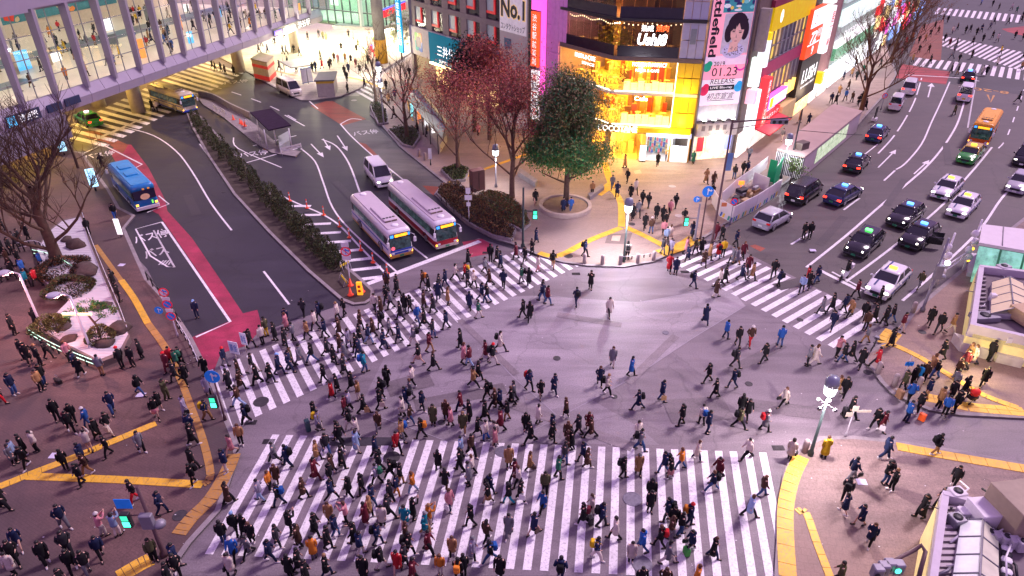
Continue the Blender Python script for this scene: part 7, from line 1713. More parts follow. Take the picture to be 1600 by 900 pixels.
for i in range(6):
    b = MB(); p = [G(1478+i*9+random.uniform(-3, 3), 790+i*3+random.uniform(-5, 5), z3-.35) for _ in range(4)]; b.tube(p, .04, 5); objw('pipe', b, random.choice((WHITEP, POLEG, DARKM)), st3)
for i in range(7): b = MB(); a = G(1572, 850+i*9, z3-.3); b.lathe([(.05, a.z), (.22, a.z+.03), (.22, a.z+.12), (.05, a.z+.14)], 10, c=(a.x, a.y)); objw('coil', b, WHITEP if i % 2 else DARKM, st3)
b = MB(); a = G(1574, 845, z3); b.tube([G(1573, 905, z3), G(1572, 870, z3+.3), G(1580, 850, z3)], .04, 5); objw('pipe', b, WHITEP, st3)
for i in range(14):
    a = G(1500+random.uniform(-22, 90), 800+random.uniform(-15, 90), z3-.3); q = a+Vector((random.uniform(-1.6, 1.6), random.uniform(-1.2, 1.2), 0))
    b = MB(); b.tube([a, a.lerp(q, .5)+Vector((.15, 0, .06)), q], random.choice((.025, .04, .06)), 5); objw('cable', b, (DARKM, POLEG, WHITEP)[i % 3], st3)
for i in range(8):
    a = G(1540+random.uniform(-12, 40), 500-i*10, z2-.42); q = a+Vector((random.uniform(-1.2, 1.2), random.uniform(-.8, .8), 0))
    b = MB(); b.tube([a, a.lerp(q, .5)+Vector((.1, 0, .05)), q], .035, 5); objw('cable', b, (DARKM, POLEG, WHITEP)[i % 3], st2)
for i in range(5): acunit(('left', 'second', 'middle', 'fourth', 'right')[i]+' of five small grey boxes along the brown plant box', 1545+i*12, 838+i*5, z3-.3, .22, .2, .35+.05*i, 0, AC, i % 2 == 0)
# signal heads hung on a bent pipe in the corner
t = thing('signal_cluster', 'cluster of grey traffic signal heads on a bent pipe at the bottom right', 'traffic signal', G(1432, 920)); zq = 4.2
b = MB(); b.tube([G(1432, 960, 1), G(1436, 900, zq), G(1446, 862, zq+.2), G(1440, 852, zq+.2), G(1428, 860, zq), G(1408, 870, zq), G(1385, 884, zq)], .09, 8); objw('bent_pipe', b, POLEB, t)
for px, py, lit_ in ((1371, 893, 0), (1380, 888, 0), (1389, 884, 0), (1403, 886, 1)):
    c = G(px, py, zq); b = MB(); b.rbox((c.x-.22, c.y-.2, c.z-.28), (c.x+.22, c.y+.2, c.z+.3), .08); h_ = objw('signal_head', b, POLEG, t); b = MB(); b.ell((c.x-.1, c.y-.22, c.z+.02), (.13, .06, .13), 8, 6); objw('signal_lamp', b, WALKG if lit_ else BLACK, h_)
# ------------------------------------------------------------------ people
CLOTH = mat('cloth', rough=.85, objcol=True, var=.16, scale=5, spec=.2); CLOTH2 = mat('cloth_trousers', rough=.9, objcol=True, var=.12, scale=6, spec=.15); HAIRM = mat('hair', rough=.55, objcol=True, var=.2, scale=18)
SKIN = mat('skin', (.60, .36, .27), .55, var=.06); EYE = mat('eye_dark', (.02, .015, .015), .4); LIP = mat('lips', (.40, .13, .12), .5); SHOE = mat('shoe', rough=.5, objcol=True, var=.05)
V = Vector
def pose(kind, sgn=1):
    """joint positions of a 1.70 m figure, x forward, y left"""
    J = dict(pel=V((0, 0, .90)), sp=V((.0, 0, 1.1)), ch=V((.02, 0, 1.30)), nk=V((.03, 0, 1.44)), h0=V((.04, 0, 1.50)), hc=V((.05, 0, 1.58)), ht=V((.045, 0, 1.66)))
    st = {'walk': .29, 'pocket': .25, 'stride': .40, 'step': .16, 'stand': .04, 'phone': .06, 'photo': .08, 'read': .26}[kind]
    for s, nm in ((1, 'l'), (-1, 'r')):
        f = s*sgn*st
        hip = V((0, s*.09, .86)); an = V((f, s*.09, .09+(.10 if f < -.15 else .0)))
        kn = (hip+an)/2+V((.06 if f < 0 else .05, 0, .0)); toe = an+V((.15, s*.02, -.05 if f > -.15 else -.10))
        J.update({'hip'+nm: hip, 'kn'+nm: kn, 'an'+nm: an, 'to'+nm: toe})
        sh = V((.01, s*.185, 1.37)); a = -f*.9
        el = sh+V((math.sin(a*.8)*.27, s*.05, -.27*math.cos(a*.8))); wr = el+V((math.sin(a+.35)*.24, s*-.01, -.24*math.cos(a+.35)))
        if kind in ('phone', 'read') and (nm == 'r' or kind == 'phone'): el = sh+V((.09, s*.06, -.24)); wr = el+V((.2, -s*.10, .10))
        if kind == 'pocket': el = sh+V((-.07, s*.09, -.25)); wr = el+V((.17, -s*.06, -.12))
        if kind == 'photo' and nm == 'r': el = sh+V((.2, s*.03, -.08)); wr = el+V((.12, -s*.1, .22))
        if kind == 'photo' and nm == 'l': el = sh+V((.18, s*.03, -.14)); wr = el+V((.14, -s*.1, .17))
        J.update({'sh'+nm: sh, 'el'+nm: el, 'wr'+nm: wr})
    return J
def skin_body(J):
    me = bpy.data.meshes.new('body'); vs, es, rs = [], [], []
    def nd(p, r_, parent=None):
        vs.append(p); rs.append(r_)
        if parent is not None: es.append((parent, len(vs)-1))
        return len(vs)-1
    pel = nd(J['pel'], .125); sp = nd(J['sp'], .115, pel); ch = nd(J['ch'], .13, sp); nk = nd(J['nk'], .052, ch); h0 = nd(J['h0'], .066, nk); hc = nd(J['hc'], .092, h0); nd(J['ht'], .07, hc)
    for s, n_ in ((1, 'l'), (-1, 'r')):
        a = nd(J['hip'+n_], .085, pel); a = nd(J['kn'+n_], .055, a); a = nd(J['an'+n_], .038, a); nd(J['to'+n_], .034, a)
        a = nd(J['sh'+n_], .055, ch); a = nd(J['el'+n_], .04, a); w_ = nd(J['wr'+n_], .027, a)
        d = (J['wr'+n_]-J['el'+n_]).normalized(); sd = d.cross(V((0, s, 0))).normalized(); pm = J['wr'+n_]+d*.075; pa_ = nd(pm, .034, w_)
        for k, (o, L) in enumerate(((-.027, .062), (-.009, .075), (.010, .072), (.027, .055))):
            b0 = pm+d*.025+sd*o; f1 = nd(b0+d*L*.55+V((0, -s*.006, 0)), .0095, pa_); nd(b0+d*L*.95+V((0, -s*.022, 0)), .008, f1)
        tb = nd(J['wr'+n_]+d*.05+sd*.045+V((0, -s*.012, 0)), .011, w_); nd(J['wr'+n_]+d*.085+sd*.058+V((0, -s*.02, 0)), .009, tb)
    me.from_pydata([tuple(v) for v in vs], es, [])
    o = bpy.data.objects.new('body', me); col.objects.link(o)
    m = o.modifiers.new('s', 'SKIN'); 
    for i, sv in enumerate(me.skin_vertices[0].data): sv.radius = (rs[i], rs[i]); sv.use_root = i == 0
    sb = o.modifiers.new('u', 'SUBSURF'); sb.levels = 1; sb.render_levels = 1
    bpy.context.view_layer.update()
    out = bpy.data.meshes.new_from_object(o.evaluated_get(bpy.context.evaluated_depsgraph_get()))
    bpy.data.objects.remove(o); bpy.data.meshes.remove(me)
    # face: nose, eyes, ears and mouth
    b = MB(); b.v = [tuple(v.co) for v in out.vertices]; b.f = [list(p.vertices) for p in out.polygons]; b.m = [0]*len(b.f); b.sm = [True]*len(b.f); bpy.data.meshes.remove(out)
    c = J['hc']
    b.tube([c+V((.085, 0, .015)), c+V((.118, 0, -.022)), c+V((.09, 0, -.028))], [.01, .017, .012], 5)
    for s in (-1, 1): b.ell(c+V((.084, s*.033, .014)), (.012, .016, .009), 6, 4, 1); b.ell(c+V((.0, s*.094, -.005)), (.022, .012, .03), 6, 4, 0)
    b.ell(c+V((.088, 0, -.052)), (.01, .026, .008), 6, 3, 2)
    return b.mesh('person', [SKIN, EYE, LIP])
def ring(c, rx, ry, n=10, tilt=0): return [V((c[0]+rx*math.cos(2*PI*k/n), c[1]+ry*math.sin(2*PI*k/n), c[2]+tilt*math.cos(2*PI*k/n))) for k in range(n)]
def garment(J, hem, flare, hood=False, wide=1.0):
    b = MB(); ch, pel = J['ch'], J['pel']
    zs = [(hem, .15*flare, .19*flare), ((hem+.95)/2 if hem < .75 else .88, .155*(1+flare)/2, .195*(1+flare)/2), (1.02, .135, .175), (1.2, .145, .19), (1.34, .135, .205), (1.41, .10, .15), (1.47, .07, .075)]
    b.loft([ring((.0+.03*max(0, z-1)/.5, 0, z), rx*wide, ry*wide) for z, rx, ry in zs], smooth=True)
    for n_ in 'lr':
        sh, el, wr = J['sh'+n_], J['el'+n_], J['wr'+n_]
        b.tube([sh+V((0, 0, .015)), sh.lerp(el, .35), el, el.lerp(wr, .55), wr], [.07*wide, .074*wide, .062*wide, .055*wide, .046*wide], 7)
    b.lathe([(.085, 1.43), (.095, 1.47), (.08, 1.52)], 10, c=(.03, 0))
    if hood: b.ell((-.07, 0, 1.46), (.10, .13, .09), 8, 5)
    return b
def trousers(J, r_=1.0):
    b = MB(); b.loft([ring((0, 0, .80), .12, .17), ring((0, 0, .9), .135, .175), ring((0, 0, 1.03), .128, .165)], smooth=True)
    for n_ in 'lr': b.tube([J['hip'+n_]+V((0, 0, .04)), J['hip'+n_].lerp(J['kn'+n_], .5), J['kn'+n_], J['kn'+n_].lerp(J['an'+n_], .5), J['an'+n_]+V((0, 0, .02))], [.095*r_, .088*r_, .068*r_, .062*r_, .055*r_], 8)
    return b
def skirt(J, hem=.52): return MB().loft([ring((0, 0, hem), .20, .225, 12), ring((0, 0, .78), .165, .195, 12), ring((0, 0, 1.03), .125, .165, 12)], smooth=True)
def shoes(J, sides='lr'):
    b = MB()
    for n_ in sides:
        a, t = J['an'+n_], J['to'+n_]; d = (t-a); d.z = 0; d.normalize(); y = V((-d.y, d.x, 0)); z0 = min(t.z, a.z-.06)
        def rg(p, w_, z_, h): return [p-y*w_+V((0, 0, z_-p.z)), p+y*w_+V((0, 0, z_-p.z)), p+y*w_*.8+V((0, 0, z_+h-p.z)), p-y*w_*.8+V((0, 0, z_+h-p.z))]
        za = a.z-.085; zt = t.z-.035
        b.loft([rg(a-d*.07, .04, za, .10), rg(a, .046, za, .11), rg(a+d*.1, .05, (za+zt)/2, .08), rg(t+d*.05, .035, zt, .05)], smooth=True)
    return b
def hair(J, kind):
    b = MB(); c = J['hc']+V((-.004, 0, .012))
    def cap(r_, z0, front, n=12):
        rings = []
        for j in range(6):
            a = R(z0)+(PI/2-R(z0))*j/5
            rings.append([c+V((math.cos(2*PI*k/n)*r_*math.cos(a)*(front if math.cos(2*PI*k/n) > .3 else 1.06), math.sin(2*PI*k/n)*r_*math.cos(a), math.sin(a)*r_*1.08+(.045 if (math.cos(2*PI*k/n) > .3 and j == 0) else 0))) for k in range(n)])
        b.loft(rings, smooth=True)
    if kind == 'short': cap(.104, -18, .93)
    elif kind == 'long':
        cap(.107, -15, .9); b.loft([ring(c+V((-.06, 0, -.30)), .05, .085, 8), ring(c+V((-.055, 0, -.15)), .065, .105, 8), ring(c+V((-.03, 0, .0)), .08, .106, 8)], smooth=True)
    elif kind == 'bob': cap(.110, -15, .88); b.loft([ring(c+V((-.03, 0, -.11)), .08, .11, 8), ring(c+V((-.025, 0, .02)), .09, .112, 8)], smooth=True)
    elif kind == 'hat':
        cap(.112, -2, .98); b.lathe([(.113, c.z-.012), (.122, c.z+.01), (.112, c.z+.04)], 12, c=(c.x, c.y)); b.ell(c+V((0, 0, .13)), (.03, .03, .03), 6, 4)
    elif kind == 'hood': cap(.125, -30, .80); b.loft([ring(c+V((-.03, 0, -.13)), .10, .12, 8), ring(c+V((-.03, 0, .0)), .105, .122, 8)], smooth=True)
    elif kind == 'cap': cap(.110, 0, .98); b.loft([[c+V((.07, y, .02)) for y in (-.08, .08)], [c+V((.17, y*.7, .005)) for y in (-.08, .08)]], closed=False, cap=False)
    return b
def backpack(J):
    b = MB(); T = Matrix.Translation(V((-.255, 0, 1.02)) ); b.rbox((-.09, -.15, 0), (.11, .15, .40), .06, T=T); b.rbox((-.13, -.11, .03), (-.085, .11, .2), .03, T=T)
    for s in (-1, 1): b.tube([(-.15, s*.1, 1.40), (.02, s*.11, 1.445), (.145, s*.10, 1.33), (.09, s*.13, 1.1), (-.15, s*.12, 1.06)], .018, 5)
    return b
KINDS_P = ['walk', 'stride', 'step', 'stand', 'phone', 'photo', 'read']
PROTO = {}
def proto(kind, sg):
    k = (kind, sg)
    if k in PROTO: return PROTO[k]
    J = pose(kind, sg); d = {'J': J}
    d['body'] = skin_body(J)
    d['j'] = garment(J, .80, 1.0).mesh('jacket', CLOTH); d['p'] = garment(J, .78, 1.03, True, 1.10).mesh('padded_jacket', CLOTH)
    d['c'] = garment(J, .50, 1.22).mesh('coat', CLOTH); d['d'] = garment(J, .36, 1.3, True).mesh('long_coat', CLOTH)
    d['t'] = trousers(J).mesh('trousers', CLOTH2); d['w'] = trousers(J, 1.25).mesh('wide_trousers', CLOTH2); d['s'] = skirt(J).mesh('skirt', CLOTH2); d['tights'] = trousers(J, .72).mesh('tights', CLOTH2)
    d['shoes'] = shoes(J).mesh('shoes', SHOE); d['shoe0'] = shoes(J, 'l').mesh('shoe', SHOE); d['shoe1'] = shoes(J, 'r').mesh('shoe', SHOE)
    for h_ in ('short', 'long', 'bob', 'hat', 'hood', 'cap'): d[h_] = hair(J, h_).mesh('hair' if h_ in ('short', 'long', 'bob') else h_, HAIRM)
    d['bag'] = backpack(J).mesh('backpack', CLOTH)
    PROTO[k] = d; return d
COLS = {'K': ('black', (.012, .012, .014)), 'N': ('navy', (.014, .022, .065)), 'D': ('charcoal', (.032, .032, .038)), 'G': ('grey', (.19, .19, .21)), 'W': ('cream', (.68, .60, .52)), 'B': ('brown', (.075, .038, .024)), 'T': ('camel', (.38, .21, .09)), 'R': ('red', (.55, .02, .03)), 'O': ('orange', (.72, .24, .03)), 'Y': ('yellow', (.75, .50, .02)), 'L': ('blue', (.025, .12, .42)), 'A': ('teal', (.01, .24, .32)), 'P': ('pink', (.60, .24, .27)), 'E': ('olive', (.085, .085, .04)), 'M': ('maroon', (.14, .016, .03)), 'V': ('lilac grey', (.30, .27, .36)), 'I': ('pale blue', (.30, .42, .62)), 'F': ('green', (.03, .16, .09)), 'S': ('bare', (.58, .36, .27)), 'J': ('denim', (.05, .10, .24)), 'C': ('bright blue', (.02, .34, .72))}
HAIRS = {'k': ('short', (.012, .010, .010), 'short black hair'), 'l': ('long', (.012, .010, .010), 'long black hair'), 'b': ('long', (.09, .04, .02), 'long brown hair'), 'o': ('bob', (.02, .013, .012), 'dark bobbed hair'), 't': ('short', (.32, .18, .08), 'light brown hair'), 'n': ('hat', (.012, .012, .015), 'black beanie'), 'r': ('hat', (.75, .02, .03), 'red beanie'), 'w': ('hat', (.7, .66, .62), 'white hat'), 'g': ('cap', (.2, .2, .22), 'grey cap'), 'h': ('hood', None, 'hood up'), 'u': ('cap', (.25, .45, .75), 'pale blue cap'), 'm': ('bob', (.12, .05, .025), 'brown bobbed hair')}
BAGC = {'b': 'K', 'o': 'O', 'u': 'L', 'y': 'Y', 'r': 'R', 'g': 'F', 'm': 'M'}
TILE = {'A': (0, 450), 'B': (0, 675), 'C': (400, 675), 'D': (800, 675), 'E': (1200, 675), 'F': (1200, 450), 'G': (800, 450), 'H': (400, 450), 'I': (400, 225), 'Q': (800, 225), 'U': (1200, 225), 'X': (0, 225), 'S': (0, 0), 'T': (400, 0), 'Z': (1200, 0)}
# tile: foot x, foot y (4x tile pixels), garment, top, legs, hair, extras (s stand p phone a photo r read b.. backpack t tote h handbag), heading digit
PEOPLE = {
'B': '95,200cGKos0 108,185jIKks0 165,140cKKls5 175,222pKKlp6 238,120pWKls5 570,125jWSka3 420,240jKKkr3 530,200pNKkw4 520,330pKKk5 558,266jBTk5 685,150jKKk5 890,125cGKl7 1210,85cKKk1 1218,330pKKkb5 1215,240pKDk1 1455,140cPSlh5 1512,80jTKms6 1420,250pNWks5 852,440jKRk5 1020,515pNNk0 410,600jNGk7 652,650jPWwa1 742,650jIWoa2 440,765pDDk7 640,785pNKk7 130,725cNSl7 110,825cKKk7 95,890cWKls6 300,825cKKk7 470,880pKKk7 560,890jKGk7 970,805jEKks7 1112,850pNWk0 1120,905jKKkt7 1068,960cKKk0 1435,450dBKl1 1405,700pKJks2 1480,640pKKu2 1535,650cKKk2 1582,690cKKms6 1472,790cLKwt6 1560,775cGKl5 1455,898cWKlh6 40,485cKKk0 410,990cKKl0',
'C': '125,192cGDk4 205,216pNNkb4 385,180cTKm0 375,295dMMl0 446,146jDJk7 542,226cKKk0 530,88jKKk7 632,120dIWo0 750,156cNKk0 882,122cRKk7 916,58jTGk0 135,322cBBm6 90,365jOKms0 35,432jVIk4 152,462jKNku4 302,416cBKb0 480,262cBKl4 470,326pKKk0 476,430pNKk0 775,256pKKk4 760,330jVKkg4 850,300jKKkb4 906,330jKTk0 590,416pKKkp4 668,390pKKk4 730,460pNJk0 840,430cDKk0 882,402jNOk0 985,382jOIm4 1140,236cKKl2 1185,356cKBl2 1210,488cPNmt7 1285,155jIKk4 1280,246jKKk4 1346,152jBKk7 1352,272jWKm4 1332,330cGKks4 1462,395pNNkb1 1452,452sKTlr4 1496,90cPSl4 1580,222cTKks6 1580,450pKAn4 220,636pKKka1 140,720jDDk0 276,716cBKk4 375,646cKKkp0 465,562cTKbs6 502,656pNJk0 455,730cKKk0 570,570jPKma4 712,532cTKt0 690,576dMPl4 795,590cWKls6 826,540cDKk0 936,592cASo6 985,546cKKka1 1085,600jOWta1 1060,636cATg0 1345,590pKKk4 1440,690jBKl1 1580,646dGGk6 95,812pNNk0 625,712cKKkp4 656,770pNWk0 765,706pNNkb0 940,690cBKm0 960,780jKKkb0 1080,756cMKk0 1230,776cTKb6 1352,800cVKg0 1465,816jKJnu4 366,790cOGks2 275,872cKKk0 786,856pKWkb0 890,880cRSkr6 930,832cDKl0 215,905cKKks2 320,950cKKk0 446,902cKNt0 680,922cKKks6 985,940cMKk0 1155,892jOWms6 1300,906pKKks2 1266,932jKKko2 1525,918cKKkr6',
'D': '115,70cKKk4 250,60cKKk0 350,112cBKm4 326,196jDJk0 372,112cKKl4 442,190pNKk4 466,228cBBb0 110,246cTKmh0 286,292jFKn0 206,382pEKl6 192,496cLKo5 20,312cMKk4 40,342jWKm4 52,432cKKlt0 136,642cNSoh1 690,286pKKkb0 796,116jGJkb0 786,262dTKg6 946,258pNJkb4 986,292sKPl4 1050,234jOJm4 1150,176cWNm0 1280,302pMKk4 1246,372jNJmb4 1466,170pWKk4 1556,402jBJt0 862,430pKKh6 858,496cKKls6 966,560pNDkb4 1002,602pKKks6 1046,646jKJk0 1100,586pNNro0 1476,532cIKm0 496,520dWKb4 442,576cKKkm4 556,592pNDkb0 642,670cWKo4 806,756pLJk4 740,814cWKls6 920,722pKKmr4 985,665jBGb0 966,822cGWl0 1112,748pNKkh4 1250,786dKNb0 526,798jNWky0 300,932pNNkb2 1145,962cOIm0 800,985cKKk6 946,985cBKb6',
'E': '130,176cWKoh1 346,162dYKbs2 720,170pNNkr0 1036,142pKTkb0 512,304jNGkh0 726,322pKJkps6 768,366jKKtps4 1150,342jDKk5 946,536dKKk4 1062,492jKKk4 472,430jDKkb1 468,512sNSlr3 568,582sNSlp4 626,702cNKbp5 430,962jEKk3',
'F': '70,366jLJkt2 246,486jGKks3 282,482cWWb0 95,742cWKmh4 432,662cTWm3 468,682pKKk5 502,812cKKk0 662,882pKKk4 702,896dMNlt7 330,166dGKk3 392,152cKKk3 396,256pNNk5 506,182cTKk4 470,152pNKk3 546,62jMKk3 690,102jKKk3 602,262pBKks6 592,198pKKk5 656,216cKKk3 722,232pKKk3 766,216jKJk3 826,272jMWk7 426,426jPKla6 462,466pKJk3 512,456cKKl3 572,496cKKkp5 606,346jGTm3 762,366dKMk0 672,496cRDk3 1002,232cKKk5 1060,278pKDk5 1132,282jTWk7 1076,446cKKk4 1336,612cKKk5 1372,456pKKks0 1266,482cWNm4 1238,470jTKms4 1216,520jMDk4 920,600pCKks2 962,590jBKks5 1006,542jTTm0 1036,566jKJlt4 895,612pKKks2 986,690pNTks4 836,646pEKk4 872,720jLKk2 856,836jLNks0 932,782pKKks4 1052,756pTKks0 1132,702jKKks6 1172,562jBKks4 1152,640jGKkr4 1216,672cKKlh0 1098,796jLKks5 1162,778pKKks4',
'G': '70,190pKKk4 110,206cKKl2 190,82jNJk3 222,106pMJk0 402,110pNNkb2 605,176dWKl6 1205,222dNNk2 1332,318pLNk0 1406,360jKKk6 1482,360jBRw6 1572,466pKKkh4 1392,500pDKkb0 1376,626pNNkb4 1222,592pKKk4 1266,688cKKk4 626,486cGWb6 742,550cLKl0 546,606cNKm6 592,670jWKtb0 106,640pNDnr7 178,686sKKl6 262,662cNNk7 336,812sBKb4 162,848cWKo0 786,760cNNkb4 932,710pNJkt0 1056,860pKKk4 1182,856jWKku2 1216,906pNNks0 1424,800pKKks2 1466,812cKKl6 1412,880pEKkb0 1572,896cGKwr0 85,902pKKks6 252,916pNKk4 346,962cBKm6 412,932pDKk4 476,890cMBm6 492,936cBKk4 780,955cWKo6 12,702cGKlt4',
'H': '300,178jDKk2 402,206pNKkb4 556,176jKKkt5 196,236cNKks6 376,266jWKk4 197,268cPKm4 326,322pTKk5 436,312pNKk4 526,302cBKb4 516,210jWKt4 816,102pKKkb5 846,132jGKk4 886,58pKKk0 932,152cKKk2 966,156pKKk4 1010,222jLJw7 1050,126cBKl0 1110,156cDKl4 1140,78cNNk2 1200,106cTKms0 1190,258pNDk4 1336,136cNKk2 1390,190jFWk0 1412,86pNNk0 1446,92jKJk4 655,256cBKb0 745,146jWKo6 786,172cBKb4 780,256pKKkb4 736,302cBKmt4 706,352jNIk0 650,342cKKl0 836,302jGKkh0 800,382cNNk0 896,342cNDkp4 906,202cKKk4 1056,252cKKl4 1106,312jDJk0 1280,378cKKk4 990,362jGWwb4 1020,476sKSlr4 1086,400pMTk0 1110,516cKKbh0 1300,472cPKm0 1336,492jMIk4 1436,446cMWk4 1480,476pKWrb0 1526,396cWKlb0 70,302jEYks3 46,352jWKs3 126,332cKKk4 186,372cKKl0 240,332jGKk4 280,482cGGn0 356,466pKJk4 450,432cDKk0 490,476cKKk0 530,402cBKb4 560,452cGGk4 580,372cVKo0 632,402cKKk4 650,432cNNk4 150,542cNNu0 230,502jEKm4 15,602cKKk4 95,592cKDk0 215,522pNNk0 430,592pKKk4 555,546cDKb0 600,642cKKkp0 512,656sKKl4 480,698cRKl4 680,528pAJku0 822,612cKKkb2 786,690cKKkb4 780,762pKKkt0 980,616jWKkr4 970,690cGGm4 1040,770pNDk0 940,748pNNkb4 966,850jBJl0 920,802cWKl4 560,800jMKk0 590,776jVKk4 646,702jTWms4 676,786cKKlt0 590,886pKWk4 635,932cWKl4 768,890cBGb6 370,832pKKk0 396,890cVWkyh0 520,962cKKk4 915,942jYKku4 1036,942pKKko4 1110,852dEKks6 1190,822cBKms6 1280,766cMNk4 1220,862cPKm4 1336,836cKKks4 1296,906cETt6 1430,832cKKk0 1446,704pKKkb4 1495,756cBKm4 1525,752pNKk4 1360,626pTKk0 1390,582cKKk0 1570,828pKTk4 1530,890cMKk4 1596,742cKKm4 1385,922cKKl0 1440,952jWLk4 1490,962cWKo6',
'A': '160,442cKKls6 192,468cKKl7 256,486pKKts1 310,442pKKkp0 438,458jPKms0 486,522cNKks0 512,552cKKk2 642,546jGTks2 95,666pNJks0 262,642pTKks0 282,606pKJks0 15,722cKRk0 366,832jKKks7 470,846pKKk7 452,902pKKkm7 562,872jLJw4 712,782jNJk7 880,668pKJh0 692,916jKWkt0 620,952cKKk0 1002,762sKSl7 985,816sKPl7 1046,696pEEka0 1166,802dVVkh0 1300,826jNTky0 1056,526cMMr6 1082,490pRKks6 1142,490cKKk6 1118,515jFKkg5 1102,580cDDk5 1166,596cKKl7 1290,548cKKk6 1306,670dVKk7 1236,186jNNus6 1572,376pKKkb0 1410,490jNGr0 770,500jKKrs3 836,488pKKks6 892,440cKKks4 750,86pKKks1 1202,922pNKk6 95,290cKKks0 242,250cKKks2 1500,742jBIk4 1510,640cBKk0 1546,852pNKkb4 1500,560cBKl4 1582,530jKWkt0 1442,640cDKk4',
'I': '1326,766cKKlp0 1246,858jWKl0 1310,850jRKky4 1046,896jBKko4 820,902cBKbu6 880,922cKNk0 1186,896pNNk4 1466,736pKKks2 1506,746cKKk0 1530,776cNKl4 1430,812pGKk0 1460,892cBKm4 1546,902pNKk2 1326,892pDKk4 1360,902jWKt0 1080,922cKKk4 1145,930cDKk0',
'Q': '25,722cMKl4 60,872jFGkb4 105,882dKKk2 80,742pKKk5 125,692cKKk5 150,626cNKk0 160,802jWPm0 255,776jKTkb2 145,382cKSl6 455,706pNKkb0 490,906cKKka6 190,960cKKk0 320,437cNKk6 366,432jLJk6 705,150dTKb4 720,242jKKkh5 625,282jGJk6 655,332cNKk6 740,346cKKk5 770,310cWKo6 812,384pKNkb1 850,402jKDkb1 500,322jTKks6 752,470dKKl6 786,452cGKk6 828,532cKKbh6 868,562jBJw2 900,472cKKk6 940,482cKKk1 985,442cPKb6 1020,404jKDkb1 955,522cKKk6 985,606cWWb1 945,576jPKm6 960,626jIKk6 938,692pDGk0 990,692cVKk5 980,800dRKn6 1020,814cNKks6 718,722jWKlb2 1072,500sKSlr6 1125,584dNKh5 1210,246dTKb6 1255,266cBKm6 1250,340cKKk5 1385,220jDJk1 1440,196pKKk6 1466,196pNKk4 1478,102jGNk6 908,136cKKlh6 965,106jTNms6 1130,124dFKks6 1085,692cPKm0 1145,692jEKk5 1095,736cNKk4 1180,692cKKk2 1230,726cTKk0 1195,766cBKk6 1285,716cRJkb2 1315,702jYKks6 1270,596pMMk5 1310,602cKKk5 1395,642pNKk7 1375,746dGKk4 1400,756cGTm3 1440,716cMKm6 1470,802cMKl6 1495,852cTKk0 1430,852cNKk0 1295,892jWKm4 1325,872cKKk0 1130,900pNNkb0 1270,960cBWk0',
'U': '30,836pKKk5 65,892pNKkb3 205,930jIKk5 240,870cRKl3 300,872pNJk4 250,902cKKk5 220,592jKKks5 256,592pKKks5 485,830pKKks0 940,902jEGk5',
}
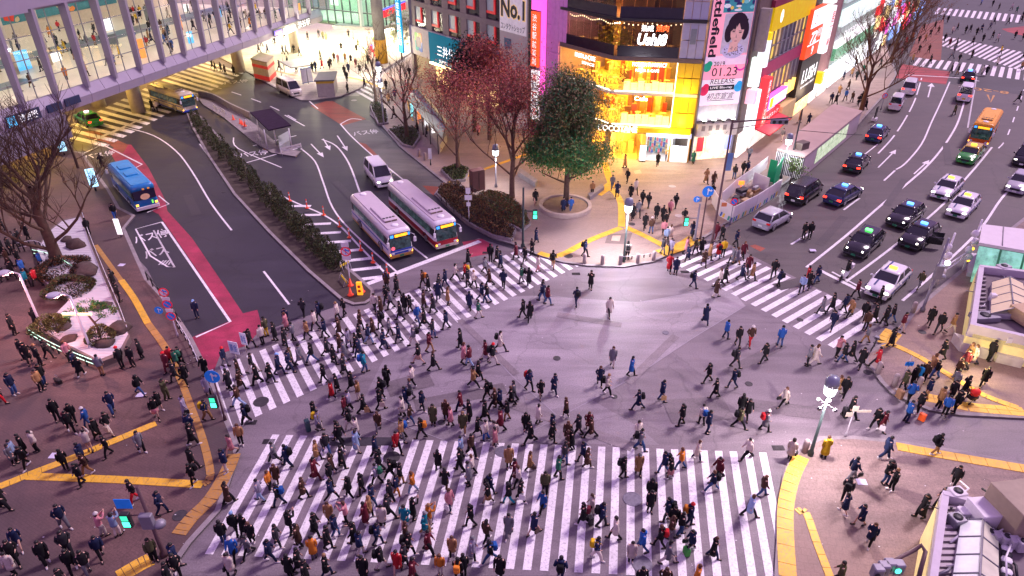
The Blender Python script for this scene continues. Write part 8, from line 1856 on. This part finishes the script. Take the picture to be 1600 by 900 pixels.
CROWD = {'X': '725,470jKLk7 560,565pKKk3 130,630cKKk0 180,600cKKk2 20,540cKKk1 30,700cKKk0 75,690pKKs0 110,650cDKk4 160,830pLKk0 180,895pAKk0 240,890jRKk4 60,760cBKk0 130,760cKKk4 270,780jLKk4 90,840cKKk0 720,895cKKk4 30,860cDKk2 645,150cKKk3',
'S': '955,690cKKl2 985,700jWKk2 1350,445cKKk4 1385,450cDKk4 1410,465cBKl0 1465,470cKKk2 1330,430cKKk0',
'T': '75,330cNKl4 120,270cKKk4 170,340jDKk0 190,340cGKk0 240,330cKKk6 275,350jKNk4 325,250cKKk7 395,235jDKk6 420,245cEKk6 440,255cTKb6 405,370cEKl5 415,430cRKb4 355,450cKKk6 375,445cNKk6 460,430cKKk6 470,420cDKk6 490,380cBKm6 515,390cPKl6 535,320cKKk6 560,385cTKk6 555,470cKKk6 580,455cNKk6 595,395cKKl6 625,420cMPm6 650,460cKKk6 690,450cKKk0 570,510cKKk6 680,545cKKk4 575,580cKKk4 815,560cKKk6 830,650cTKk6 865,740cKKl4 1010,830cKKk4 1070,860cDKk0 580,235cKKk6 610,250cGKk6 200,410cKKk4 150,440cKKk4 255,450cKKk4 20,330cKKk0 35,290jKKk0 740,260cKKk6 960,480jKKk6 970,600cTKk6 870,620cNKk6 630,330cKKl6 640,300cEKk5 720,320cGKk4 700,400cKKk6 760,420cKKk6 780,470cDKk6 180,240cKKk4 110,265jGKk0 1160,560cKKl6 1390,850cPKm6',
'Z': '390,650pNKk6 440,600cTKb5 480,630pLKk5 520,640jBKk1 560,660cKKk6 605,690cKKk4 580,640cKKk2 250,780cNKk2 195,770cTWm4 85,880jGWk5 420,655cKKk2 290,610cKKk4 550,500cKKk5 600,520cDKk2 500,560cBKk3 180,690jOYk4 1145,370jGNk4 1190,390jKKk6 1270,365cKKk4 1140,460cDKk3 1180,470pKTn3 1335,470cWKk1 1360,470cKKk1 1430,410cWKl1 1450,340jYKk4 1540,240cKKk1 1590,250cKKk1 1580,440jTKk5 1400,240cKKk4 1430,260cWKk6 1340,260cKKk1 1275,280cKKl6 1230,210cKKk6 1260,200cDKk6 1300,220cKKk6 1330,200cNKk6 1180,190cKNk4 1150,210cWNk6 1120,140cKKl6 1090,135cBKl4 1130,290cMKk6 1175,290cKKk4 1160,330cGKk6 1010,230cKKk6 1040,180cKKk2 1060,210cBKk4 1100,260cKKk6 980,260cTKk4 940,270cKKk6 900,250cOKk4 860,280cRKm4 830,350dPPm4 800,300cKKk0 760,230cDKk5 740,110cKKk6 710,140cKKk4 780,90cTKk6 820,140cKKk6 690,180cWKk4 860,330cGKk0 940,330cKKk5 1010,400cKKk4 1000,330cBKk6 900,390cTKk0 850,250cKKk4 920,210cNKk0 970,190cKKk0 880,180cKKl6 1330,30cIKk4 1400,40cKKk6 1410,150cKKk0 1570,1600pKKk4 1560,640cKKk3 1590,370cKKk3 1500,150cKKk4 1520,60cWKk6 1580,140cKKk4 1590,110cKKk6 1550,80cFKk6 1440,60cKKk4 1385,180cGKk4 1160,720cEKk4 660,330cGKk6 640,260cTKk6 690,330cMKl4 720,300cTKk4 750,320cKKk6 700,420cKKk4 540,420cKKk5 520,480cTKk6 470,500cNKk4 600,320jGKk4 630,400cTKk6 590,460cFKk5'}
PAT = []
def parse(tab):
    out = []
    for tl, s in tab.items():
        ox, oy = TILE[tl]
        for w_ in s.split():
            x, y = w_.split(','); k_ = next(i for i, ch in enumerate(y) if not ch.isdigit()); c = y[k_:]; y = y[:k_]
            out.append((ox+float(x)/4, oy+float(y)/4, c))
    return out
def onpave(px, py):
    """pavement or road level under a foot pixel"""
    if px < 372 and py > 330:
        k = [(212, 338), (205, 378), (262, 470), (322, 570), (358, 657), (374, 715), (360, 757), (300, 850), (262, 905)]
        for (x0, y0), (x1, y1) in zip(k, k[1:]):
            if y0 <= py <= y1: return .13 if px < x0+(x1-x0)*(py-y0)/(y1-y0) else 0
        return 0
    if px > 1206 and py > 684: return .13 if px > 1245 or py > 745 else 0
    if px > 1350 and 480 < py < 656: return .13 if (px > 1392 or py < 600) and (px-1350)*.9 > 545-py else 0
    if 845 < px < 1330 and py < 412 and (px < 1080 or py < 384-(px-1082)*.66): return .13
    return 0
def decode(c, rnd):
    g, top, leg, h_ = c[0], c[1], c[2], c[3]; ex = c[4:]; dg = [x for x in ex if x.isdigit()]; ex = ''.join(x for x in ex if not x.isdigit())
    if h_ == 's': h_ = 'k'; ex = 's'+ex
    if 'r' in ex and (h_ in 'klb' or g == 's') and 'b' not in ex: ex = ex.replace('r', '')
    if ex.count('r') and g in 'jpc' and top in 'KNB' and len(ex) == 1 and False: pass
    hd = (int(dg[0])*45 if dg else rnd.choice((0, 180))) + rnd.uniform(-16, 16)
    kind = 'photo' if 'a' in ex else 'phone' if 'p' in ex and 's' in ex else 'read' if 'p' in ex else 'stand' if 's' in ex else rnd.choice(('walk', 'pocket', 'stride', 'step', 'walk', 'pocket', 'step'))
    return g, top, leg, h_, ex, hd, kind
allp = sorted(parse(PEOPLE), key=lambda q: -q[1])
INDIV, REST = allp[:318], allp[318:]+parse(CROWD)
def zone(px, py):
    if px < 372 and py > 690: return 'on the lower left plaza'
    if px < 345 and py > 330: return 'on the left plaza' if py > 600 else 'by the rock garden'
    if py > 672 and px < 1210: return 'on the front crossing, '+('left' if px < 560 else 'middle' if px < 820 else 'right' if px < 1010 else 'far right')
    if px > 1206 and py > 684: return 'on the right front pavement'
    if px > 1370 and py > 480: return 'by the station kiosk'
    if px < 820 and py < 672-.46*(px-382)+22: return 'on the left crossing' if px < 560 else 'on the upper left crossing'
    if px > 1040 and 377 < py < 560 and py < 548+(px-1312)*.52+30: return 'on the right crossing'
    if px < 700: return 'left of the junction centre'
    if px > 1040: return 'right of the junction centre'
    return 'in the junction centre' if py < 600 else 'just behind the front crossing'
GN = {'j': 'jacket', 'p': 'padded jacket', 'c': 'coat', 'd': 'long coat', 's': 'top and skirt'}
LN = {'J': 'jeans', 'I': 'pale jeans', 'S': 'bare legs', 'W': 'pale trousers', 'T': 'tan trousers', 'O': 'orange trousers', 'R': 'red trousers', 'G': 'grey trousers', 'A': 'teal trousers', 'L': 'blue jeans', 'Y': 'yellow trousers', 'P': 'pink trousers', 'B': 'brown trousers', 'M': 'maroon trousers', 'N': 'navy trousers', 'K': 'black trousers', 'D': 'grey trousers', 'V': 'lilac trousers', 'E': 'olive trousers'}
BN = {'b': 'black backpack', 'o': 'orange backpack', 'u': 'blue backpack', 'y': 'yellow backpack', 'r': 'red backpack', 'g': 'green backpack', 'm': 'maroon backpack'}
ACT = {'stand': 'standing', 'phone': 'standing with phone', 'photo': 'raising a phone', 'read': 'walking with phone'}
def build_person(px, py, c, i):
    rnd = random.Random(int(px*7+py*13)); g, top, leg, h_, ex, hd, kind = decode(c, rnd)
    z = onpave(px, py); p = G(px, py, z); k = proto(kind, rnd.choice((1, -1)))
    o = bpy.data.objects.new('person', k['body']); col.objects.link(o)
    s = rnd.uniform(.92, 1.04)*(.97 if g == 's' or h_ in 'lbom' else 1.03); o.location = p; o.rotation_euler[2] = R(hd); o.scale = (s, s, s)
    def part(nm, me, c_):
        q = bpy.data.objects.new(nm, me); col.objects.link(q); q.parent = o; v = rnd.uniform(.6, 1.05); q.color = (min(1, c_[0]*v), min(1, c_[1]*v), min(1, c_[2]*v), 1); return q
    tc_ = COLS[top][1]; lc = COLS[leg][1]
    part('jacket' if g in 'jps' else 'coat', k['j' if g == 's' else g], tc_)
    if g == 's': part('skirt', k['s'], lc if leg != 'S' else tc_); part('tights', k['tights'], COLS['K'][1] if leg != 'S' else COLS['S'][1])
    elif leg == 'S': part('tights', k['tights'], lc)
    else: part('trousers', k['w' if rnd.random() < .2 else 't'], lc)
    sc_ = (.7, .68, .68) if rnd.random() < .35 else (.02, .018, .018)
    part('shoe', k['shoe0'], sc_); part('shoe', k['shoe1'], sc_)
    hk, hc, hn = HAIRS[h_]; part('hair' if hk in ('short', 'long', 'bob') else hk, k[hk], hc or tc_)
    if h_ in 'nrwgu': part('hair', k['bob'] if rnd.random() < .4 else k['short'], (.014, .011, .01))
    bg_ = [x for x in ex if x in BAGC]
    if bg_: part('backpack', k['bag'], COLS[BAGC[bg_[0]]][1])
    return o, p, hd, s, k, (g, top, leg, h_, ex, kind, bg_)
recs = []
for i, (px, py, c) in enumerate(INDIV):
    o, p, hd, s, k, d = build_person(px, py, c, i)
    g, top, leg, h_, ex, kind, bg_ = d
    a = COLS[top][0]; t_ = f'person in {a} {GN[g]}'
    det = []
    if bg_: det.append(BN[bg_[0]])
    if h_ in 'nrwguh': det.append(HAIRS[h_][2])
    if leg not in 'KDN' and g != 's': det.append(LN[leg])
    recs.append([o, t_, det, HAIRS[h_][2], leg, ACT.get(kind, 'walking'), zone(px, py), px, py, top, hd, g, p, s, k, ex])
from collections import Counter
# each label: what is worn and the place; else a neighbour one can point to; else the order from the left
from collections import defaultdict
VIV = 'ROYLAPFICTWMEV'
def feats(r): return set(r[2]) | {r[3]} | ({r[5]} if r[5] != 'walking' else set())
same = defaultdict(list)
for r in recs: same[(r[9], r[11], r[6])].append(r)
labs = {}
def fits(l_): return len(l_.split()) <= 16
def worn(r): return f'{COLS[r[9]][0]} {GN[r[11]]}'
anchors = []
for r in recs:
    grp = same[(r[9], r[11], r[6])]
    if len(grp) == 1:
        d = r[2][:1]; labs[id(r)] = f'{r[1]}'+(f' with {d[0]}' if d else '')+f' {r[6]}'; anchors.append(r); continue
    opts = [[f] for f in r[2]] + ([r[2]] if len(r[2]) > 1 else []) + [[r[3]]] + [[f, r[3]] for f in r[2] if f != r[3]] + ([[r[5]]] if r[5] != 'walking' else [])
    for o_ in opts:
        if o_ and not any(q is not r and set(o_) <= feats(q) for q in grp):
            l_ = f'{r[1]} {o_[0]} {r[6]}' if o_[0] == r[5] else f'{r[1]} with '+' and '.join(o_)+f' {r[6]}'
            if fits(l_): labs[id(r)] = l_; anchors.append(r); break
lone = Counter((r[9], r[11], r[6]) for r in recs)
def side(r, q):
    dx, dy = q[7]-r[7], q[8]-r[8]
    return ('left of' if dx > 0 else 'right of') if abs(dx) > abs(dy)*1.2 else ('behind' if dy > 0 else 'in front of')
def dist(a, c): return (a[7]-c[7])**2+2.5*(a[8]-c[8])**2
for r in recs:
    if id(r) in labs: continue
    grp = same[(r[9], r[11], r[6])]
    for q in sorted((q for q in recs if q is not r and q[9] in VIV and q[6] == r[6] and lone[(q[9], q[11], q[6])] == 1), key=lambda q: dist(q, r))[:4]:
        s_ = side(r, q)
        if dist(r, q) > 90**2 or any(x is not r and side(x, q) == s_ and dist(x, q) < dist(r, q)*1.5 for x in grp): continue
        l_ = f'{r[1]} next {s_} the {worn(q)} {r[6]}'.replace('next behind', 'right behind').replace('next in', 'just in')
        if fits(l_) and l_ not in labs.values(): labs[id(r)] = l_; break
for r in recs:
    if id(r) in labs: continue
    grp = sorted(same[(r[9], r[11], r[6])], key=lambda q: q[7]); k_ = grp.index(r); n_ = len(grp)
    w_ = 'leftmost' if k_ == 0 else 'rightmost' if k_ == n_-1 else ORD[k_]+' from left' if k_ < n_/2 else ORD[n_-1-k_]+' from right'
    labs[id(r)] = f'{r[1]}, {w_} of those {r[6]}'
for r in recs: tag(r[0], labs[id(r)], 'person', 'people crossing and waiting at the junction')
# bags in hands: things of their own
bag_i = 0
def hand_bag(r, kind):
    o, p, hd, s, k = r[0], r[12], r[10], r[13], r[14]; w_ = k['J']['wrr']+V((.03, -.03, -.10)); w_ = Matrix.Rotation(R(hd), 4, 'Z') @ (w_*s)
    rnd = random.Random(int(r[7])); cname = rnd.choice(('white', 'cream', 'tan')) if kind == 't' else rnd.choice(('black', 'dark brown', 'black'))
    c_ = {'white': (.7, .68, .68), 'cream': (.6, .5, .38), 'tan': (.42, .26, .12), 'black': (.015, .015, .016), 'dark brown': (.06, .03, .02)}[cname]
    nm = 'tote_bag' if kind == 't' else 'handbag'
    t = thing(nm, f'{cname} {nm.replace("_", " ")} held by the {worn(r)} wearer {r[6]}', 'bag', p+w_, R(hd), 'bags carried by people')
    b = MB(); q = (.17, .05, .34) if kind == 't' else (.15, .06, .22)
    b.loft([[(-q[0], -q[1], -q[2]-.1), (q[0], -q[1], -q[2]-.1), (q[0], q[1], -q[2]-.1), (-q[0], q[1], -q[2]-.1)], [(-q[0]*.9, -q[1]*.6, -.1), (q[0]*.9, -q[1]*.6, -.1), (q[0]*.9, q[1]*.6, -.1), (-q[0]*.9, q[1]*.6, -.1)]]); m = mat('bag_'+cname.replace(' ', '_'), c_, .6, var=.1); obj('bag_body', b, m, t)
    b = MB(); b.tube([(-q[0]*.5, 0, -.11), (-q[0]*.3, 0, .02), (q[0]*.3, 0, .02), (q[0]*.5, 0, -.11)], .012, 5); obj('handle', b, m, t)
for r in recs:
    if 't' in r[15]: hand_bag(r, 't')
    elif 'h' in r[15]: hand_bag(r, 'h')
# everyone farther off, joined as one crowd
def crowd(lst, name='crowd'):
    b = MB(); pal = {}; mats_ = []
    def mi(c_, nm):
        if nm not in pal: pal[nm] = len(mats_); mats_.append(mat('crowd_'+nm.replace(' ', '_'), c_, .85, var=.08))
        return pal[nm]
    for px, py, c, *zz in lst:
        if py > 899: continue
        rnd = random.Random(int(px*7+py*13)); g, top, leg, h_, ex, hd, kind = decode(c, rnd); k = proto(kind, rnd.choice((1, -1)))
        z = zz[0] if zz else (.13 if py < 240 and px < 700 or py < 170 else onpave(px, py)); p = zz[1] if len(zz) > 1 else G(px, py, z); s = rnd.uniform(.97, 1.08)
        T = Matrix.Translation(p) @ Matrix.Rotation(R(hd), 4, 'Z') @ Matrix.Scale(s, 4)
        bits = [('body', SKIN.name), ('j' if g == 's' else g, top), ('s' if g == 's' else 't', leg), ('shoes', 'K'), (HAIRS[h_][0], 'hair_'+h_)]
        if any(x in BAGC for x in ex): bits.append(('bag', BAGC[[x for x in ex if x in BAGC][0]]))
        for key, cc in bits:
            me = k[key]
            if cc == SKIN.name: i_ = mi((.60, .36, .27), 'skin')
            elif cc.startswith('hair_'): i_ = mi(HAIRS[h_][1] or (.02, .02, .02), cc)
            else: i_ = mi(COLS[cc][1], COLS[cc][0])
            b.add([T @ v.co for v in me.vertices], [list(q.vertices) for q in me.polygons], i_, True)
    o = obj(name, b, mats_); o['kind'] = 'stuff'; return o
# people inside the glazed footbridge, cafe guests
rnd = random.Random(77); BR = []
for i in range(130):
    u = rnd.uniform(-3, 66); w_ = rnd.uniform(.9, 30); q = bp.pt(u, FL+.04, -w_)
    BR.append((100+i, 50+i, rnd.choice('jpcc')+rnd.choice('KKKNDDGTBWRYLO')+rnd.choice('KKNDJT')+rnd.choice('kkklbo')+rnd.choice(('', 's', '', 'b'))+str(rnd.randrange(8)), 0, q))
crowd(REST+BR)
# luggage and other things people carry or push
def suitcase(px, py, label, m, rot=0, w_=.45, h=.68):
    c = G(px, py, onpave(px, py)); t = thing('suitcase', label, 'suitcase', c, rot); b = MB(); b.rbox((-.14, -w_/2, .06), (.14, w_/2, h), .06); obj('shell', b, m, t)
    b = MB(); b.tube([(0, -.12, h), (0, -.12, h+.3), (0, .12, h+.3), (0, .12, h)], .014, 5); obj('handle', b, POLEG, t)
    for x in (-.1, .1):
        for y in (-.16, .16): b = MB(); b.ell((x, y, .035), (.035, .02, .035), 6, 4); obj('wheel', b, BLACK, t)
suitcase(482, 672, 'large dark teal suitcase pulled by the lilac-grey walker left of the junction', mat('case_teal', (.02, .06, .07), .4), .5, .5, .75)
suitcase(1319, 651, 'black wheeled case behind the striding person near the right corner lamp', mat('case_black', (.012, .012, .014), .4)); suitcase(1439, 657, 'bright orange bag standing on the road beside the luggage group', mat('case_orange', (.85, .12, .02), .5, emit=.1), .8, .4, .55)
suitcase(1404, 622, 'tan canvas case beside the luggage group on the right', mat('case_tan', (.35, .2, .1), .7), .3); suitcase(1072, 866, 'green-striped black shopping bag near the right end of the front crossing', mat('case_green', (.05, .35, .05), .6), .2, .4, .45); suitcase(922, 818, 'small dark wheeled case on the front crossing beside the maroon backpack', mat('case_black', (.012, .012, .014), .4), .4, .35, .5); suitcase(92, 598, 'dark sports bag on the plaza beside the camel jacket', mat('case_black', (.012, .012, .014), .4), 1, .6, .35)
c = G(1516, 628, .13); t = thing('pushchair', 'red-hooded pushchair on the tactile strip by the luggage group', 'pushchair', c, .3)
b = MB(); b.ell((.1, 0, .75), (.34, .26, .3), 10, 6); obj('hood', b, mat('hood_red', (.75, .03, .02), .6, emit=.1), t); b = MB(); b.rbox((-.3, -.22, .35), (.3, .22, .55), .06); obj('seat', b, BLACK, t); b = MB(); b.tube([(-.35, -.22, .1), (-.1, -.22, .5), (-.55, -.2, 1.0), (-.55, .2, 1.0), (-.1, .22, .5), (-.35, .22, .1)], .018, 5); obj('frame', b, DARKM, t)
for x, y in ((-.35, -.22), (-.35, .22), (.35, 0)): b = MB(); b.lathe([(.04, -.02), (.1, -.02), (.1, .02), (.04, .02)], 10, T=Matrix.Translation((x, y, .1)) @ Matrix.Rotation(PI/2, 4, 'X')); obj('wheel', b, TYRE, t)
# bicycle pushed on the right crossing
c = G(1362, 549); t = thing('bicycle', 'dark bicycle pushed across the right zebra crossing', 'bicycle', c, .9)
for x in (-.5, .5): b = MB(); b.tube([(x+.32*math.cos(a*PI/8), 0, .33+.32*math.sin(a*PI/8)) for a in range(17)], .02, 5); obj('wheel', b, TYRE, t)
b = MB(); b.tube([(-.5, 0, .33), (0, 0, .33), (.4, 0, .8), (-.15, 0, .75), (0, 0, .33)], .02, 5); b.tube([(.5, 0, .33), (.4, 0, .95), (.3, .25, 1.0)], .02, 5); b.tube([(.4, 0, .95), (.3, -.25, 1.0)], .02, 5); obj('frame', b, DARKM, t); b = MB(); b.ell((-.18, 0, .86), (.13, .07, .04), 8, 4); obj('saddle', b, BLACK, t); b = MB(); b.rbox((.45, -.15, .75), (.75, .15, .95), .04); obj('basket', b, POLEG, t)
# placards carried on the left crossing, white sheet on the plaza
for px, py, lb, ww in ((371, 566, 'white placard with blue handwriting held at the start of the left crossing', .75), (386, 552, 'smaller white placard beside the larger one at the left crossing', .5)):
    c = G(px, py); t = thing('placard', lb, 'placard', c, -.3); b = MB(); b.box((-ww/2, -.03, .75), (ww/2, .0, 1.75)); obj('board', b, mat('placard_white', (.75, .8, .85), .6), t); txt('募金', mat('placard_ink', (.03, .2, .55), .6), t, 0, 1.25, ww*.75, .6, off=-.05); b = MB(); b.tube([(0, 0, .1), (0, 0, .75)], .02, 5); obj('stick', b, CREAM, t)
# cafe tables and chairs behind the yellow windows
tm = MB(); tm.lathe([(.38, .70), (.38, .75)], 12); tm2 = MB(); tm2.lathe([(.2, 0), (.04, .04), (.04, .7)], 8); t1, t2 = tm.mesh('table_top', mat('table_cream', (.75, .6, .35), .5)), tm2.mesh('table_leg', DARKM)
cm_ = MB(); cm_.box((-.2, -.2, .42), (.2, .2, .46)); cm_.box((-.2, -.2, .46), (-.16, .2, .85)); cl_ = MB(); [cl_.box((x-.02, y-.02, 0), (x+.02, y+.02, .42)) for x in (-.17, .17) for y in (-.17, .17)]; c1, c2 = cm_.mesh('seat', mat('chair_tan', (.5, .33, .14), .6)), cl_.mesh('leg', DARKM)
rnd = random.Random(3)
for fl, nm in ((4.37, 'lower cafe floor'), (8.22, 'upper cafe floor'), (12.07, 'restaurant floor')):
    for j, (pl, u, w_) in enumerate([(pb, 1.6+1.5*k, -2.0-.7*(k % 2)) for k in range(4)]+[(pa, 43+1.8*k, -1.6-.8*(k % 2)) for k in range(4)]):
        q = pl.pt(u, fl+.02, w_); t = thing('cafe_table', 'round table on the '+nm+', '+ORD[j % 4]+' from the '+('corner, front side' if pl is pb else 'far left, wing side'), 'table', q, 0, 'cafe tables'); obj('table_top', t1, None, t); obj('table_leg', t2, None, t)
        for s in (-1, 1): h = thing('cafe_chair', ('right' if s > 0 else 'left')+' chair at the '+ORD[j % 4]+(' front' if pl is pb else ' wing')+' table on the '+nm, 'chair', q+V((s*.65, .1*s, 0)), PI if s > 0 else 0, 'cafe chairs'); obj('seat', c1, None, h); obj('leg', c2, None, h)
